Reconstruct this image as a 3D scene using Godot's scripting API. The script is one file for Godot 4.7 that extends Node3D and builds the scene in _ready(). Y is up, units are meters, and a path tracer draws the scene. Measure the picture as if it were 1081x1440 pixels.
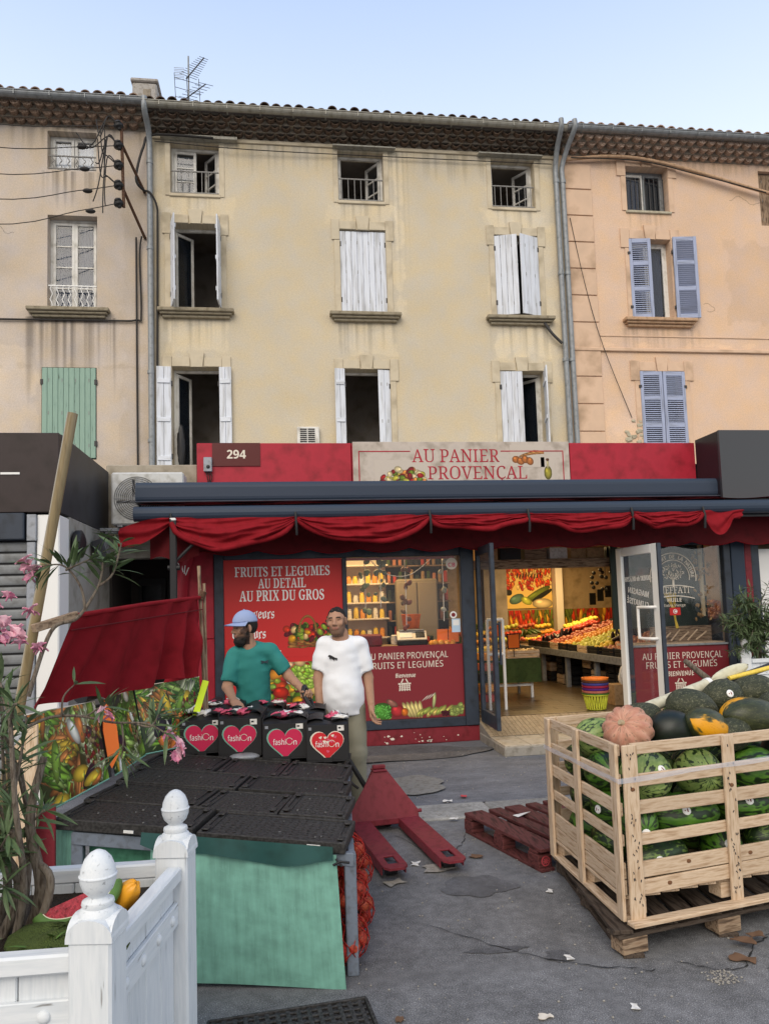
extends Node3D

class MB:
	var v := PackedVector3Array()
	var n := PackedVector3Array()
	var c := PackedColorArray()
	var u := PackedVector2Array()
	var col := Color.WHITE
	var x := Transform3D.IDENTITY
	func put(p: Vector3,nn: Vector3,uv := Vector2.ZERO) -> void:
		v.append(x * p)
		n.append((x.basis * nn).normalized())
		c.append(col)
		u.append(uv)
	func tri(a: Vector3,b: Vector3,d: Vector3,out: Vector3) -> void:
		var nn := (b - a).cross(d - a)
		if nn.dot(out) > 0.0:
			var t := b
			b = d
			d = t
			nn = -nn
		nn = -nn.normalized()
		put(a,nn)
		put(b,nn)
		put(d,nn)
	func tris(a: Vector3,b: Vector3,d: Vector3,na: Vector3,nb: Vector3,nd: Vector3,ua := Vector2.ZERO,ub := Vector2.ZERO,ud := Vector2.ZERO) -> void:
		if (b - a).cross(d - a).dot(na + nb + nd) > 0.0:
			put(a,na,ua)
			put(d,nd,ud)
			put(b,nb,ub)
		else:
			put(a,na,ua)
			put(b,nb,ub)
			put(d,nd,ud)
	func quad(a: Vector3,b: Vector3,d: Vector3,e: Vector3,out: Vector3) -> void:
		tri(a,b,d,out)
		tri(a,d,e,out)
	func quaduv(a: Vector3,b: Vector3,d: Vector3,e: Vector3,nn: Vector3,ua := Vector2(0,1),ub := Vector2(1,1),ud := Vector2(1,0),ue := Vector2(0,0)) -> void:
		tris(a,b,d,nn,nn,nn,ua,ub,ud)
		tris(a,d,e,nn,nn,nn,ua,ud,ue)
	func box(ce: Vector3,s: Vector3,b := 0.0,bs := Basis.IDENTITY) -> void:
		var h := s * 0.5
		b = minf(b,minf(h.x,minf(h.y,h.z)) * 0.9)
		var i := h - Vector3(b,b,b)
		var ax := [Vector3.RIGHT,Vector3.UP,Vector3.BACK]
		for a in 3:
			var p: int = (a + 1) % 3
			var q: int = (a + 2) % 3
			for sg in [-1.0,1.0]:
				var o: Vector3 = ax[a] * (h[a] * sg)
				var U: Vector3 = ax[p] * i[p]
				var W: Vector3 = ax[q] * i[q]
				quad(ce + bs * (o - U - W),ce + bs * (o + U - W),ce + bs * (o + U + W),ce + bs * (o - U + W),bs * (ax[a] * sg))
		if b > 0.0:
			for a in 3:
				var p2: int = (a + 1) % 3
				var q2: int = (a + 2) % 3
				for s1 in [-1.0,1.0]:
					for s2 in [-1.0,1.0]:
						var L: Vector3 = ax[a] * i[a]
						var A: Vector3 = ax[p2] * (h[p2] * s1) + ax[q2] * (i[q2] * s2)
						var B: Vector3 = ax[p2] * (i[p2] * s1) + ax[q2] * (h[q2] * s2)
						quad(ce + bs * (A - L),ce + bs * (A + L),ce + bs * (B + L),ce + bs * (B - L),bs * (ax[p2] * s1 + ax[q2] * s2))
			for s1 in [-1.0,1.0]:
				for s2 in [-1.0,1.0]:
					for s3 in [-1.0,1.0]:
						var sv := Vector3(s1,s2,s3)
						tri(ce + bs * (sv * Vector3(h.x,i.y,i.z)),ce + bs * (sv * Vector3(i.x,h.y,i.z)),ce + bs * (sv * Vector3(i.x,i.y,h.z)),bs * sv)
	func span(a: Vector3,b: Vector3,bev := 0.0) -> void:
		box((a + b) * 0.5,(b - a).abs(),bev)
	func tube(pts: Array,r0: float,r1 := -1.0,seg := 8,caps := true) -> void:
		if r1 < 0.0:
			r1 = r0
		var rings := []
		var nrm := []
		var up := Vector3.UP
		var m := pts.size()
		for i in m:
			var d: Vector3 = (pts[mini(i + 1,m - 1)] - pts[maxi(i - 1,0)]).normalized()
			if absf(d.dot(up)) > 0.95:
				up = Vector3.RIGHT if absf(d.x) < 0.9 else Vector3.BACK
			var e1 := d.cross(up).normalized()
			var e2 := e1.cross(d).normalized()
			up = e2
			var r := lerpf(r0,r1,float(i) / maxf(m - 1,1))
			var ring := PackedVector3Array()
			var nr := PackedVector3Array()
			for k in seg:
				var a := TAU * k / seg
				var q := e1 * cos(a) + e2 * sin(a)
				nr.append(q)
				ring.append(pts[i] + q * r)
			rings.append(ring)
			nrm.append(nr)
		for i in m - 1:
			for k in seg:
				var l := (k + 1) % seg
				tris(rings[i][k],rings[i + 1][k],rings[i + 1][l],nrm[i][k],nrm[i + 1][k],nrm[i + 1][l])
				tris(rings[i][k],rings[i + 1][l],rings[i][l],nrm[i][k],nrm[i + 1][l],nrm[i][l])
		if caps:
			for e in [0,m - 1]:
				var o: Vector3 = (pts[0] - pts[1]) if e == 0 else (pts[m - 1] - pts[m - 2])
				for k in range(1,seg - 1):
					tri(rings[e][0],rings[e][k],rings[e][k + 1],o)
	func lathe(prof: Array,seg := 16,t := Transform3D.IDENTITY) -> void:
		var m := prof.size()
		for i in m - 1:
			var p: Vector2 = prof[i]
			var q: Vector2 = prof[i + 1]
			var d0: Vector2 = q - (prof[i - 1] if i > 0 else p)
			var d1: Vector2 = (prof[i + 2] if i + 2 < m else q) - p
			var f := (q - p).normalized()
			if d0.normalized().dot(f) < 0.8:
				d0 = f
			if d1.normalized().dot(f) < 0.8:
				d1 = f
			for k in seg:
				var a := TAU * k / seg
				var b := TAU * (k + 1) / seg
				var ca := Vector3(cos(a),0,sin(a))
				var cb := Vector3(cos(b),0,sin(b))
				var n0a := t.basis * (ca * d0.y - Vector3.UP * d0.x).normalized()
				var n0b := t.basis * (cb * d0.y - Vector3.UP * d0.x).normalized()
				var n1a := t.basis * (ca * d1.y - Vector3.UP * d1.x).normalized()
				var n1b := t.basis * (cb * d1.y - Vector3.UP * d1.x).normalized()
				var A := t * (ca * p.x + Vector3.UP * p.y)
				var B := t * (cb * p.x + Vector3.UP * p.y)
				var D := t * (cb * q.x + Vector3.UP * q.y)
				var E := t * (ca * q.x + Vector3.UP * q.y)
				if p.x > 0.0001:
					tris(A,B,D,n0a,n0b,n1b)
				if q.x > 0.0001:
					tris(A,D,E,n0a,n1b,n1a)
	func ball(ce: Vector3,r: Vector3,nu := 16,nv := 10,bs := Basis.IDENTITY,shape: Variant = null,tint: Variant = null) -> void:
		var P := []
		for j in nv + 1:
			var row := PackedVector3Array()
			var ph := PI * j / nv
			for i in nu + 1:
				var th := TAU * i / nu
				var k := 1.0
				if shape != null:
					k = shape.call(th,ph)
				row.append(Vector3(sin(ph) * cos(th) * r.x,cos(ph) * r.y,sin(ph) * sin(th) * r.z) * k)
			P.append(row)
		var N := []
		for j in nv + 1:
			var rn := PackedVector3Array()
			for i in nu + 1:
				var ii := i % nu
				var du: Vector3 = P[j][(ii + 1) % nu] - P[j][(ii + nu - 1) % nu]
				var dv: Vector3 = P[mini(j + 1,nv)][ii] - P[maxi(j - 1,0)][ii]
				var w := dv.cross(du)
				if j == 0 or j == nv or w.length() < 1e-9:
					w = P[j][i]
				if w.dot(P[j][i]) < 0.0:
					w = -w
				rn.append(bs * w.normalized())
			N.append(rn)
		for j in nv:
			for i in nu:
				var a: Vector3 = ce + bs * P[j][i]
				var b: Vector3 = ce + bs * P[j][i + 1]
				var d: Vector3 = ce + bs * P[j + 1][i + 1]
				var e: Vector3 = ce + bs * P[j + 1][i]
				var ua := Vector2(float(i) / nu,float(j) / nv)
				var ud := Vector2(float(i + 1) / nu,float(j + 1) / nv)
				if tint != null:
					col = tint.call(P[j][i],float(i) / nu,float(j) / nv)
				if j > 0:
					tris(a,b,d,N[j][i],N[j][i + 1],N[j + 1][i + 1],ua,Vector2(ud.x,ua.y),ud)
				if j < nv - 1:
					tris(a,d,e,N[j][i],N[j + 1][i + 1],N[j + 1][i],ua,ud,Vector2(ua.x,ud.y))
	func sheet(f: Callable,nu: int,nv: int,facing: Vector3,thick := 0.0) -> void:
		var P := []
		for j in nv + 1:
			var row := PackedVector3Array()
			for i in nu + 1:
				row.append(f.call(float(i) / nu,float(j) / nv))
			P.append(row)
		var N := []
		for j in nv + 1:
			var rn := PackedVector3Array()
			for i in nu + 1:
				var w: Vector3 = (P[j][mini(i + 1,nu)] - P[j][maxi(i - 1,0)]).cross(P[mini(j + 1,nv)][i] - P[maxi(j - 1,0)][i])
				w = w.normalized()
				rn.append(w)
			N.append(rn)
		var mid: Vector3 = N[nv / 2][nu / 2]
		var sg := 1.0 if mid.dot(facing) >= 0.0 else -1.0
		for side in ([1.0,-1.0] if thick > 0.0 else [1.0]):
			for j in nv:
				for i in nu:
					var q := [[i,j],[i + 1,j],[i + 1,j + 1],[i,j + 1]]
					var a := []
					var m := []
					var w := []
					for k in q:
						var nn: Vector3 = N[k[1]][k[0]] * sg * side
						m.append(nn)
						a.append(P[k[1]][k[0]] + nn * thick * 0.5)
						w.append(Vector2(float(k[0]) / nu,float(k[1]) / nv))
					tris(a[0],a[1],a[2],m[0],m[1],m[2],w[0],w[1],w[2])
					tris(a[0],a[2],a[3],m[0],m[2],m[3],w[0],w[2],w[3])
	func prism(poly: PackedVector2Array,depth: float,t := Transform3D.IDENTITY) -> void:
		var idx := Geometry2D.triangulate_polygon(poly)
		for k in range(0,idx.size(),3):
			for z in [0.0,depth]:
				var o := t.basis * Vector3(0,0,1 if z > 0.0 else -1)
				tri(t * Vector3(poly[idx[k]].x,poly[idx[k]].y,z),t * Vector3(poly[idx[k + 1]].x,poly[idx[k + 1]].y,z),t * Vector3(poly[idx[k + 2]].x,poly[idx[k + 2]].y,z),o)
		var cw := Geometry2D.is_polygon_clockwise(poly)
		for k in poly.size():
			var a := poly[k]
			var b := poly[(k + 1) % poly.size()]
			var e := b - a
			var o2 := Vector3(e.y,-e.x,0) * (-1.0 if cw else 1.0)
			quad(t * Vector3(a.x,a.y,0),t * Vector3(b.x,b.y,0),t * Vector3(b.x,b.y,depth),t * Vector3(a.x,a.y,depth),t.basis * o2)
	func mesh() -> ArrayMesh:
		var arr := []
		arr.resize(Mesh.ARRAY_MAX)
		arr[Mesh.ARRAY_VERTEX] = v
		arr[Mesh.ARRAY_NORMAL] = n
		arr[Mesh.ARRAY_COLOR] = c
		arr[Mesh.ARRAY_TEX_UV] = u
		var m := ArrayMesh.new()
		m.add_surface_from_arrays(Mesh.PRIMITIVE_TRIANGLES,arr)
		return m

var used := {}

var M := {}

var T := {}

var rng := RandomNumberGenerator.new()

var box_cache := {}

func numbered(called: String) -> String:
	used[called] = used.get(called,-1) + 1
	return called if used[called] == 0 else "%s_%03d" % [called,used[called]]

func tag(o: Node3D,label := "",category := "",group := "",kind := "") -> Node3D:
	for k in [["label",label],["category",category],["group",group],["kind",kind]]:
		if k[1] != "":
			o.set_meta(k[0],k[1])
	return o

func thing(called: String,label: String,category: String,at := Vector3.ZERO,turn := 0.0,group := "") -> Node3D:
	var o := Node3D.new()
	o.name = numbered(called)
	add_child(o)
	o.position = at
	o.rotation.y = turn
	tag(o,label,category,group)
	return o

func inst(called: String,m: Mesh,material: Material,parent: Node3D = null,t := Transform3D.IDENTITY) -> MeshInstance3D:
	var o := MeshInstance3D.new()
	o.mesh = m
	o.material_override = material
	o.transform = t
	if parent == null:
		o.name = numbered(called)
		add_child(o)
	else:
		var k := 0
		var nm := called
		while parent.has_node(NodePath(nm)):
			k += 1
			nm = "%s_%03d" % [called,k]
		o.name = nm
		parent.add_child(o)
	return o

var counts := {}

func part(called: String,b: Variant,material: Material,parent: Node3D,t := Transform3D.IDENTITY) -> MeshInstance3D:
	var m: Mesh = b.mesh() if b is MB else b
	var o := MeshInstance3D.new()
	o.mesh = m
	o.material_override = material
	o.transform = t
	var key := [parent,called]
	counts[key] = counts.get(key,-1) + 1
	o.name = called if counts[key] == 0 else "%s_%03d" % [called,counts[key]]
	parent.add_child(o)
	return o

func obj(called: String,b: Variant,material: Material,label: String,category: String,group := "",at := Transform3D.IDENTITY) -> MeshInstance3D:
	var m: Mesh = b.mesh() if b is MB else b
	var o := inst(called,m,material,null,at)
	tag(o,label,category,group)
	return o

func struct(called: String,b: Variant,material: Material) -> MeshInstance3D:
	var m: Mesh = b.mesh() if b is MB else b
	var o := inst(called,m,material)
	o.set_meta("kind","structure")
	return o

func dup(o: Node3D,called: String,label: String,t: Transform3D) -> Node3D:
	var r: Node3D = o.duplicate()
	r.name = numbered(called)
	add_child(r)
	r.transform = t
	r.set_meta("label",label)
	return r

func boxm(s: Vector3,bev := 0.003,tint := Color.WHITE) -> ArrayMesh:
	var key := [s.snapped(Vector3.ONE * 0.0005),bev,tint]
	if not box_cache.has(key):
		var b := MB.new()
		b.col = tint
		b.box(Vector3.ZERO,s,bev)
		box_cache[key] = b.mesh()
	return box_cache[key]

func bx(called: String,a: Vector3,b: Vector3,material: Material,parent: Node3D,bev := 0.003,tint := Color.WHITE) -> MeshInstance3D:
	return part(called,boxm((b - a).abs(),bev,tint),material,parent,Transform3D(Basis.IDENTITY,(a + b) * 0.5))

func beam(called: String,a: Vector3,b: Vector3,w: float,h: float,material: Material,parent: Node3D,bev := 0.003,tint := Color.WHITE,upv := Vector3.UP) -> MeshInstance3D:
	var d := (b - a)
	var ex := d.normalized()
	var ez := ex.cross(upv).normalized()
	var ey := ez.cross(ex).normalized()
	return part(called,boxm(Vector3(d.length(),h,w),bev,tint),material,parent,Transform3D(Basis(ex,ey,ez),(a + b) * 0.5))

func tubem(pts: Array,r: float,seg := 8,r1 := -1.0) -> MB:
	var b := MB.new()
	b.tube(pts,r,r1,seg)
	return b

func rnd(a: float,b: float) -> float:
	return rng.randf_range(a,b)

func grey(a: float,b: float) -> Color:
	var k := rnd(a,b)
	return Color(k,k,k)

func smooth(pts: Array,sub := 6) -> Array:
	var out := []
	for i in pts.size() - 1:
		var p0: Vector3 = pts[maxi(i - 1,0)]
		var p1: Vector3 = pts[i]
		var p2: Vector3 = pts[i + 1]
		var p3: Vector3 = pts[mini(i + 2,pts.size() - 1)]
		for k in sub:
			out.append(p1.cubic_interpolate(p2,p0,p3,float(k) / sub))
	out.append(pts[-1])
	return out

var fonts := {}

func font(face: String,weight := 400,italic := false) -> Font:
	var key := [face,weight,italic]
	if not fonts.has(key):
		var f := SystemFont.new()
		f.font_names = PackedStringArray([face])
		f.font_weight = weight
		if italic:
			var fv := FontVariation.new()
			fv.base_font = f
			fv.variation_transform = Transform2D(Vector2(1,0),Vector2(0.28,1),Vector2.ZERO)
			fonts[key] = fv
		else:
			fonts[key] = f
	return fonts[key]

func text(called: String,s: String,h: float,at: Vector3,material: Material,parent: Node3D,f: Font,width := 0.0,depth := 0.002,bs := Basis.IDENTITY) -> MeshInstance3D:
	var t := TextMesh.new()
	t.text = s
	t.font = f
	t.font_size = 64
	t.pixel_size = h / 64.0 * 1.4
	t.depth = depth
	t.curve_step = 2.0
	var sx := 1.0
	if width > 0.0:
		var w := t.get_aabb().size.x
		if w > 0.001:
			sx = width / w
	return part(called,t,material,parent,Transform3D(bs * Basis.from_scale(Vector3(sx,1,1)),at))

func noise(freq: float,octaves: int,sd: int,kind := FastNoiseLite.TYPE_SIMPLEX_SMOOTH) -> FastNoiseLite:
	var f := FastNoiseLite.new()
	f.seed = sd
	f.noise_type = kind
	f.frequency = freq
	f.fractal_octaves = octaves
	f.fractal_type = FastNoiseLite.FRACTAL_FBM if octaves > 1 else FastNoiseLite.FRACTAL_NONE
	return f

func bytes_of(im: Image) -> PackedByteArray:
	im.convert(Image.FORMAT_L8)
	return im.get_data()

func ramp_tex(size: int,freq: float,octaves: int,sd: int,stops: Array,kind := FastNoiseLite.TYPE_SIMPLEX_SMOOTH) -> ImageTexture:
	var d := bytes_of(noise(freq,octaves,sd,kind).get_seamless_image(size,size))
	var lut := []
	for k in 256:
		var x := k / 255.0
		var cc: Color = stops[0][1]
		for i in stops.size() - 1:
			if x >= stops[i][0]:
				cc = (stops[i][1] as Color).lerp(stops[i + 1][1],clampf((x - stops[i][0]) / maxf(stops[i + 1][0] - stops[i][0],0.001),0,1))
		lut.append([int(cc.r * 255),int(cc.g * 255),int(cc.b * 255)])
	var o := PackedByteArray()
	o.resize(size * size * 3)
	for i in size * size:
		var l: Array = lut[d[i]]
		o[i * 3] = l[0]
		o[i * 3 + 1] = l[1]
		o[i * 3 + 2] = l[2]
	return ImageTexture.create_from_image(Image.create_from_data(size,size,false,Image.FORMAT_RGB8,o))

func bump_tex(size: int,freq: float,octaves: int,sd: int,kind := FastNoiseLite.TYPE_SIMPLEX_SMOOTH) -> ImageTexture:
	var im := noise(freq,octaves,sd,kind).get_seamless_image(size,size)
	im.convert(Image.FORMAT_RGB8)
	return ImageTexture.create_from_image(im)

func lin(r: float,g: float,b: float) -> Color:
	return Color(r,g,b).linear_to_srgb()

func mk(key: String,albedo: Color,rough := 0.8,o := {}) -> StandardMaterial3D:
	var m := StandardMaterial3D.new()
	m.resource_name = key
	m.albedo_color = albedo
	m.roughness = rough
	m.vertex_color_use_as_albedo = o.get("vc",true)
	m.metallic = o.get("metal",0.0)
	m.metallic_specular = o.get("spec",0.4)
	if o.has("tex"):
		m.albedo_texture = o.tex
	if o.has("bump"):
		m.heightmap_enabled = true
		m.heightmap_texture = o.bump
		m.heightmap_scale = o.get("height",0.3)
	if o.has("scale"):
		m.uv1_triplanar = true
		m.uv1_world_triplanar = o.get("world",true)
		m.uv1_scale = o.scale if o.scale is Vector3 else Vector3.ONE * float(o.scale)
	if o.has("rt"):
		m.roughness_texture = o.rt
	if o.has("emit"):
		m.emission_enabled = true
		m.emission = o.emit
		m.emission_energy_multiplier = o.get("power",1.0)
	if o.has("back"):
		m.backlight_enabled = true
		m.backlight = o.back
	if o.has("coat"):
		m.clearcoat_enabled = true
		m.clearcoat = o.coat
		m.clearcoat_roughness = 0.15
	if o.has("rim"):
		m.rim_enabled = true
		m.rim = o.rim
	M[key] = m
	return m

func glass(key: String,tint: Color,alpha: float,rough := 0.03) -> StandardMaterial3D:
	var m := mk(key,Color(tint.r,tint.g,tint.b,alpha),rough,{"vc": false,"spec": 0.42})
	m.transparency = BaseMaterial3D.TRANSPARENCY_ALPHA
	return m

func disc(im: Image,cx: float,cy: float,rx: float,ry: float,ang: float,co: Color,shade := 0.45) -> void:
	var r := ceili(maxf(rx,ry))
	var ca := cos(ang)
	var sa := sin(ang)
	for y in range(maxi(0,int(cy) - r),mini(im.get_height(),int(cy) + r + 1)):
		for x in range(maxi(0,int(cx) - r),mini(im.get_width(),int(cx) + r + 1)):
			var dx := x - cx
			var dy := y - cy
			var px := (dx * ca + dy * sa) / rx
			var py := (-dx * sa + dy * ca) / ry
			var q := px * px + py * py
			if q < 1.0:
				var l := 1.0 - shade * q + 0.35 * maxf(0.0,1.0 - 6.0 * ((px + 0.35) * (px + 0.35) + (py + 0.4) * (py + 0.4)))
				im.set_pixel(x,y,Color(minf(1,co.r * l),minf(1,co.g * l),minf(1,co.b * l)))

func print_of(key: String,im: Image,rough := 0.45) -> StandardMaterial3D:
	var m := mk(key,Color.WHITE,rough,{"tex": ImageTexture.create_from_image(im),"vc": false})
	return m

func heap_print(w: int,h: int,sd: int,cols: Array,count: int,r0: float,r1: float,long := 1.0,bg := Color(0.05,0.06,0.04)) -> Image:
	var im := Image.create(w,h,false,Image.FORMAT_RGB8)
	im.fill(bg)
	var g := RandomNumberGenerator.new()
	g.seed = sd
	for k in count:
		var cc: Color = cols[g.randi() % cols.size()]
		cc = cc.lerp(Color(g.randf(),g.randf(),g.randf()),0.08)
		var r := g.randf_range(r0,r1)
		disc(im,g.randf() * w,g.randf() * h,r * g.randf_range(1.0,long),r,g.randf() * PI,cc)
	return im

func _ready() -> void:
	rng.seed = 4711
	var cam := Camera3D.new()
	cam.name = "camera"
	add_child(cam)
	cam.position = Vector3(0,1.65,0)
	cam.rotation_order = EULER_ORDER_YXZ
	cam.rotation = Vector3(deg_to_rad(4.6),deg_to_rad(-7.7),deg_to_rad(-1.8))
	cam.projection = Camera3D.PROJECTION_FRUSTUM
	cam.near = 0.05
	cam.far = 400.0
	cam.keep_aspect = Camera3D.KEEP_HEIGHT
	cam.size = 0.05 * 1440.0 / 1040.0
	cam.frustum_offset = Vector2(0,0.05 * 56.0 / 1040.0)
	cam.current = true
	var we := WorldEnvironment.new()
	we.name = "world"
	var env := Environment.new()
	env.background_mode = Environment.BG_SKY
	var sm := ProceduralSkyMaterial.new()
	sm.sky_top_color = lin(0.05,0.155,0.385)
	sm.sky_horizon_color = lin(0.98,1.0,0.96)
	sm.sky_curve = 0.5
	sm.ground_bottom_color = lin(0.12,0.12,0.12)
	sm.ground_horizon_color = lin(0.3,0.3,0.3)
	sm.sun_angle_max = 30.0
	sm.energy_multiplier = 1.0
	var sky := Sky.new()
	sky.sky_material = sm
	env.sky = sky
	env.tonemap_mode = Environment.TONE_MAPPER_LINEAR
	env.tonemap_exposure = 1.85
	env.sdfgi_enabled = true
	env.ssao_enabled = true
	env.ssil_enabled = true
	we.environment = env
	add_child(we)
	var sun := DirectionalLight3D.new()
	sun.name = "sun"
	sun.light_energy = 0.42
	sun.light_color = Color(1.0,0.965,0.92)
	sun.light_angular_distance = 50.0
	sun.shadow_enabled = true
	sun.rotation_degrees = Vector3(-38,-22,0)
	add_child(sun)
	materials()
	ground()
	facades()
	wires()
	shop_front()
	awning()
	interior()
	neighbours()
	stall()
	people()
	pallets()
	melon_crate()
	planters()
	litter()

func materials() -> void:
	T.grain = bump_tex(512,0.05,4,5)
	T.fine = bump_tex(512,0.16,3,6)
	T.rough = bump_tex(512,0.075,3,7,FastNoiseLite.TYPE_CELLULAR)
	T.wood = ramp_tex(512,0.02,5,11,[[0.0,Color(0.74,0.66,0.58)],[0.4,Color(0.93,0.89,0.84)],[0.6,Color(1,0.985,0.96)],[1.0,Color(0.88,0.82,0.75)]])
	T.dirt = ramp_tex(512,0.012,5,12,[[0.0,Color(0.78,0.77,0.75)],[0.33,Color(0.93,0.925,0.915)],[0.55,Color(1,1,1)],[1.0,Color(0.95,0.955,0.96)]])
	T.flake = ramp_tex(512,0.025,5,13,[[0.0,Color(0.5,0.48,0.46)],[0.10,Color(0.68,0.67,0.66)],[0.15,Color(0.93,0.94,0.95)],[0.6,Color(1,1,1)],[1.0,Color(0.9,0.92,0.93)]])
	T.scuff = ramp_tex(512,0.03,5,14,[[0.0,Color(0.75,0.8,0.78)],[0.45,Color(0.92,0.94,0.93)],[0.6,Color(1,1,1)],[0.74,Color(1,1,1)],[0.84,Color(1,1,1)]])
	T.worn = ramp_tex(512,0.02,5,15,[[0.0,Color(0.35,0.33,0.33)],[0.3,Color(0.7,0.66,0.64)],[0.5,Color(1,1,1)],[0.8,Color(0.9,0.86,0.84)],[1.0,Color(0.6,0.55,0.52)]])
	T.black = ramp_tex(512,0.035,5,16,[[0.0,Color(0.5,0.48,0.46)],[0.45,Color(0.75,0.75,0.75)],[0.62,Color(1,1,1)],[0.75,Color(2.0,1.9,1.8).clamp()],[1.0,Color(1,1,1)]])
	T.clay = ramp_tex(256,0.04,4,17,[[0.0,Color(0.35,0.32,0.3)],[0.4,Color(0.8,0.75,0.7)],[1.0,Color(1,1,1)]])
	T.cloth = bump_tex(256,0.3,2,18)
	var wb := {"bump": T.fine,"height": 0.06}
	for a in [["x",Vector3(0.55,5.0,5.0)],["y",Vector3(5.0,0.55,5.0)],["z",Vector3(5.0,5.0,0.55)]]:
		mk("pine_" + a[0],lin(0.63,0.51,0.39),0.7,{"tex": T.wood,"scale": a[1],"bump": T.wood,"height": 0.05})
		mk("red_wood_" + a[0],lin(0.125,0.036,0.036),0.75,{"tex": T.worn,"scale": a[1] * 0.8,"bump": T.wood,"height": 0.08})
		mk("dark_wood_" + a[0],lin(0.085,0.065,0.05),0.85,{"tex": T.worn,"scale": a[1] * 0.8,"bump": T.wood,"height": 0.08})
		mk("old_wood_" + a[0],lin(0.34,0.25,0.17),0.85,{"tex": T.worn,"scale": a[1] * 0.8,"bump": T.wood,"height": 0.08})
		mk("white_paint_" + a[0],lin(0.70,0.73,0.76),0.55,{"tex": T.flake,"scale": a[1] * 0.55,"bump": T.flake,"height": 0.015})
		mk("shutter_white_" + a[0],lin(0.68,0.72,0.80),0.6,{"tex": T.dirt,"scale": a[1] * 0.3,"bump": T.wood,"height": 0.04})
		mk("shutter_blue_" + a[0],lin(0.35,0.40,0.56),0.65,{"tex": T.dirt,"scale": a[1] * 0.4,"bump": T.wood,"height": 0.04})
		mk("shutter_green_" + a[0],lin(0.27,0.40,0.33),0.7,{"tex": T.flake,"scale": a[1] * 0.3,"bump": T.wood,"height": 0.05})
	T.chips = ramp_tex(512,0.03,4,19,[[0.0,Color(0.5,0.5,0.5)],[0.16,Color(0.62,0.62,0.62)],[0.19,Color(0.95,0.96,0.97)],[0.6,Color(1,1,1)],[1.0,Color(0.9,0.92,0.94)]])
	mk("chipped_white",lin(0.70,0.73,0.76),0.55,{"tex": T.chips,"scale": 3.2,"bump": T.chips,"height": 0.04})
	mk("window_white",lin(0.70,0.69,0.66),0.5,{"tex": T.dirt,"scale": 0.6})
	mk("stone",lin(0.47,0.43,0.33),0.9,{"tex": T.dirt,"scale": 0.9,"bump": T.rough,"height": 0.4})
	mk("stone_trim",lin(0.56,0.49,0.37),0.92,{"tex": T.dirt,"scale": 0.22,"bump": T.rough,"height": 0.45})
	mk("sill_stone",lin(0.30,0.26,0.19),0.92,{"tex": T.dirt,"scale": 1.2,"bump": T.rough,"height": 0.4})
	mk("sill_orange",lin(0.50,0.33,0.21),0.92,{"tex": T.dirt,"scale": 1.2,"bump": T.rough,"height": 0.3})
	mk("trim_orange",lin(0.65,0.465,0.335),0.92,{"tex": T.dirt,"scale": 0.2,"bump": T.rough,"height": 0.25})
	mk("tile_dark",lin(0.20,0.15,0.12),0.9,{"tex": T.clay,"scale": 2.3,"bump": T.fine,"height": 0.3})
	mk("tile_grey",lin(0.62,0.50,0.43),0.9,{"tex": T.clay,"scale": 2.3,"bump": T.fine,"height": 0.3})
	mk("tile_brown",lin(0.40,0.31,0.255),0.9,{"tex": T.clay,"scale": 2.3,"bump": T.fine,"height": 0.3})
	mk("mortar",lin(0.3,0.26,0.21),0.95,{"tex": T.dirt,"scale": 1.5,"bump": T.rough,"height": 0.4})
	mk("zinc",lin(0.27,0.29,0.31),0.5,{"metal": 0.25,"tex": T.dirt,"scale": 1.3})
	mk("zinc_old",lin(0.34,0.33,0.29),0.6,{"metal": 0.2,"tex": T.dirt,"scale": 1.3})
	mk("iron",lin(0.05,0.048,0.05),0.6,{"tex": T.dirt,"scale": 3.0})
	mk("rail_iron",lin(0.25,0.245,0.24),0.6,{"tex": T.dirt,"scale": 3.0})
	mk("rust",lin(0.12,0.065,0.04),0.85,{"tex": T.worn,"scale": 3.0})
	mk("cable",lin(0.022,0.02,0.02),0.6)
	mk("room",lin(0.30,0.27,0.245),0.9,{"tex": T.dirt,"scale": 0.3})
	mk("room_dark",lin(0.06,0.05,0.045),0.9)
	mk("black",lin(0.018,0.018,0.02),0.5)
	mk("black_plastic",lin(0.046,0.044,0.043),0.62,{"tex": T.black,"scale": 2.6,"bump": T.fine,"height": 0.05})
	mk("white",lin(0.78,0.78,0.77),0.5)
	mk("cream",lin(0.70,0.64,0.55),0.5)
	mk("navy",lin(0.035,0.045,0.065),0.4,{"tex": T.dirt,"scale": 0.8})
	mk("slate",lin(0.032,0.047,0.075),0.5,{"spec": 0.35})
	mk("charcoal",lin(0.032,0.034,0.041),0.45,{"tex": T.dirt,"scale": 0.5})
	mk("brown_panel",lin(0.032,0.021,0.021),0.5,{"tex": T.dirt,"scale": 0.6})
	mk("red_panel",lin(0.38,0.015,0.034),0.5,{"tex": T.dirt,"scale": 0.5})
	mk("red_print",lin(0.52,0.025,0.025),0.4)
	mk("wine_print",lin(0.20,0.022,0.030),0.4)
	mk("wine_paint",lin(0.20,0.018,0.028),0.55,{"tex": T.dirt,"scale": 0.9,"bump": T.rough,"height": 0.15})
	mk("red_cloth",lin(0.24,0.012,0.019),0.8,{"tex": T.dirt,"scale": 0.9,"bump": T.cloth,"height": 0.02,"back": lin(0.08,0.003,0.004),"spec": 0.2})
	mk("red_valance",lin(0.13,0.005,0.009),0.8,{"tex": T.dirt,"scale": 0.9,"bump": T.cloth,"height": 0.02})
	mk("pink_fabric",lin(0.46,0.06,0.075),0.75,{"tex": T.dirt,"scale": 0.9})
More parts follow.
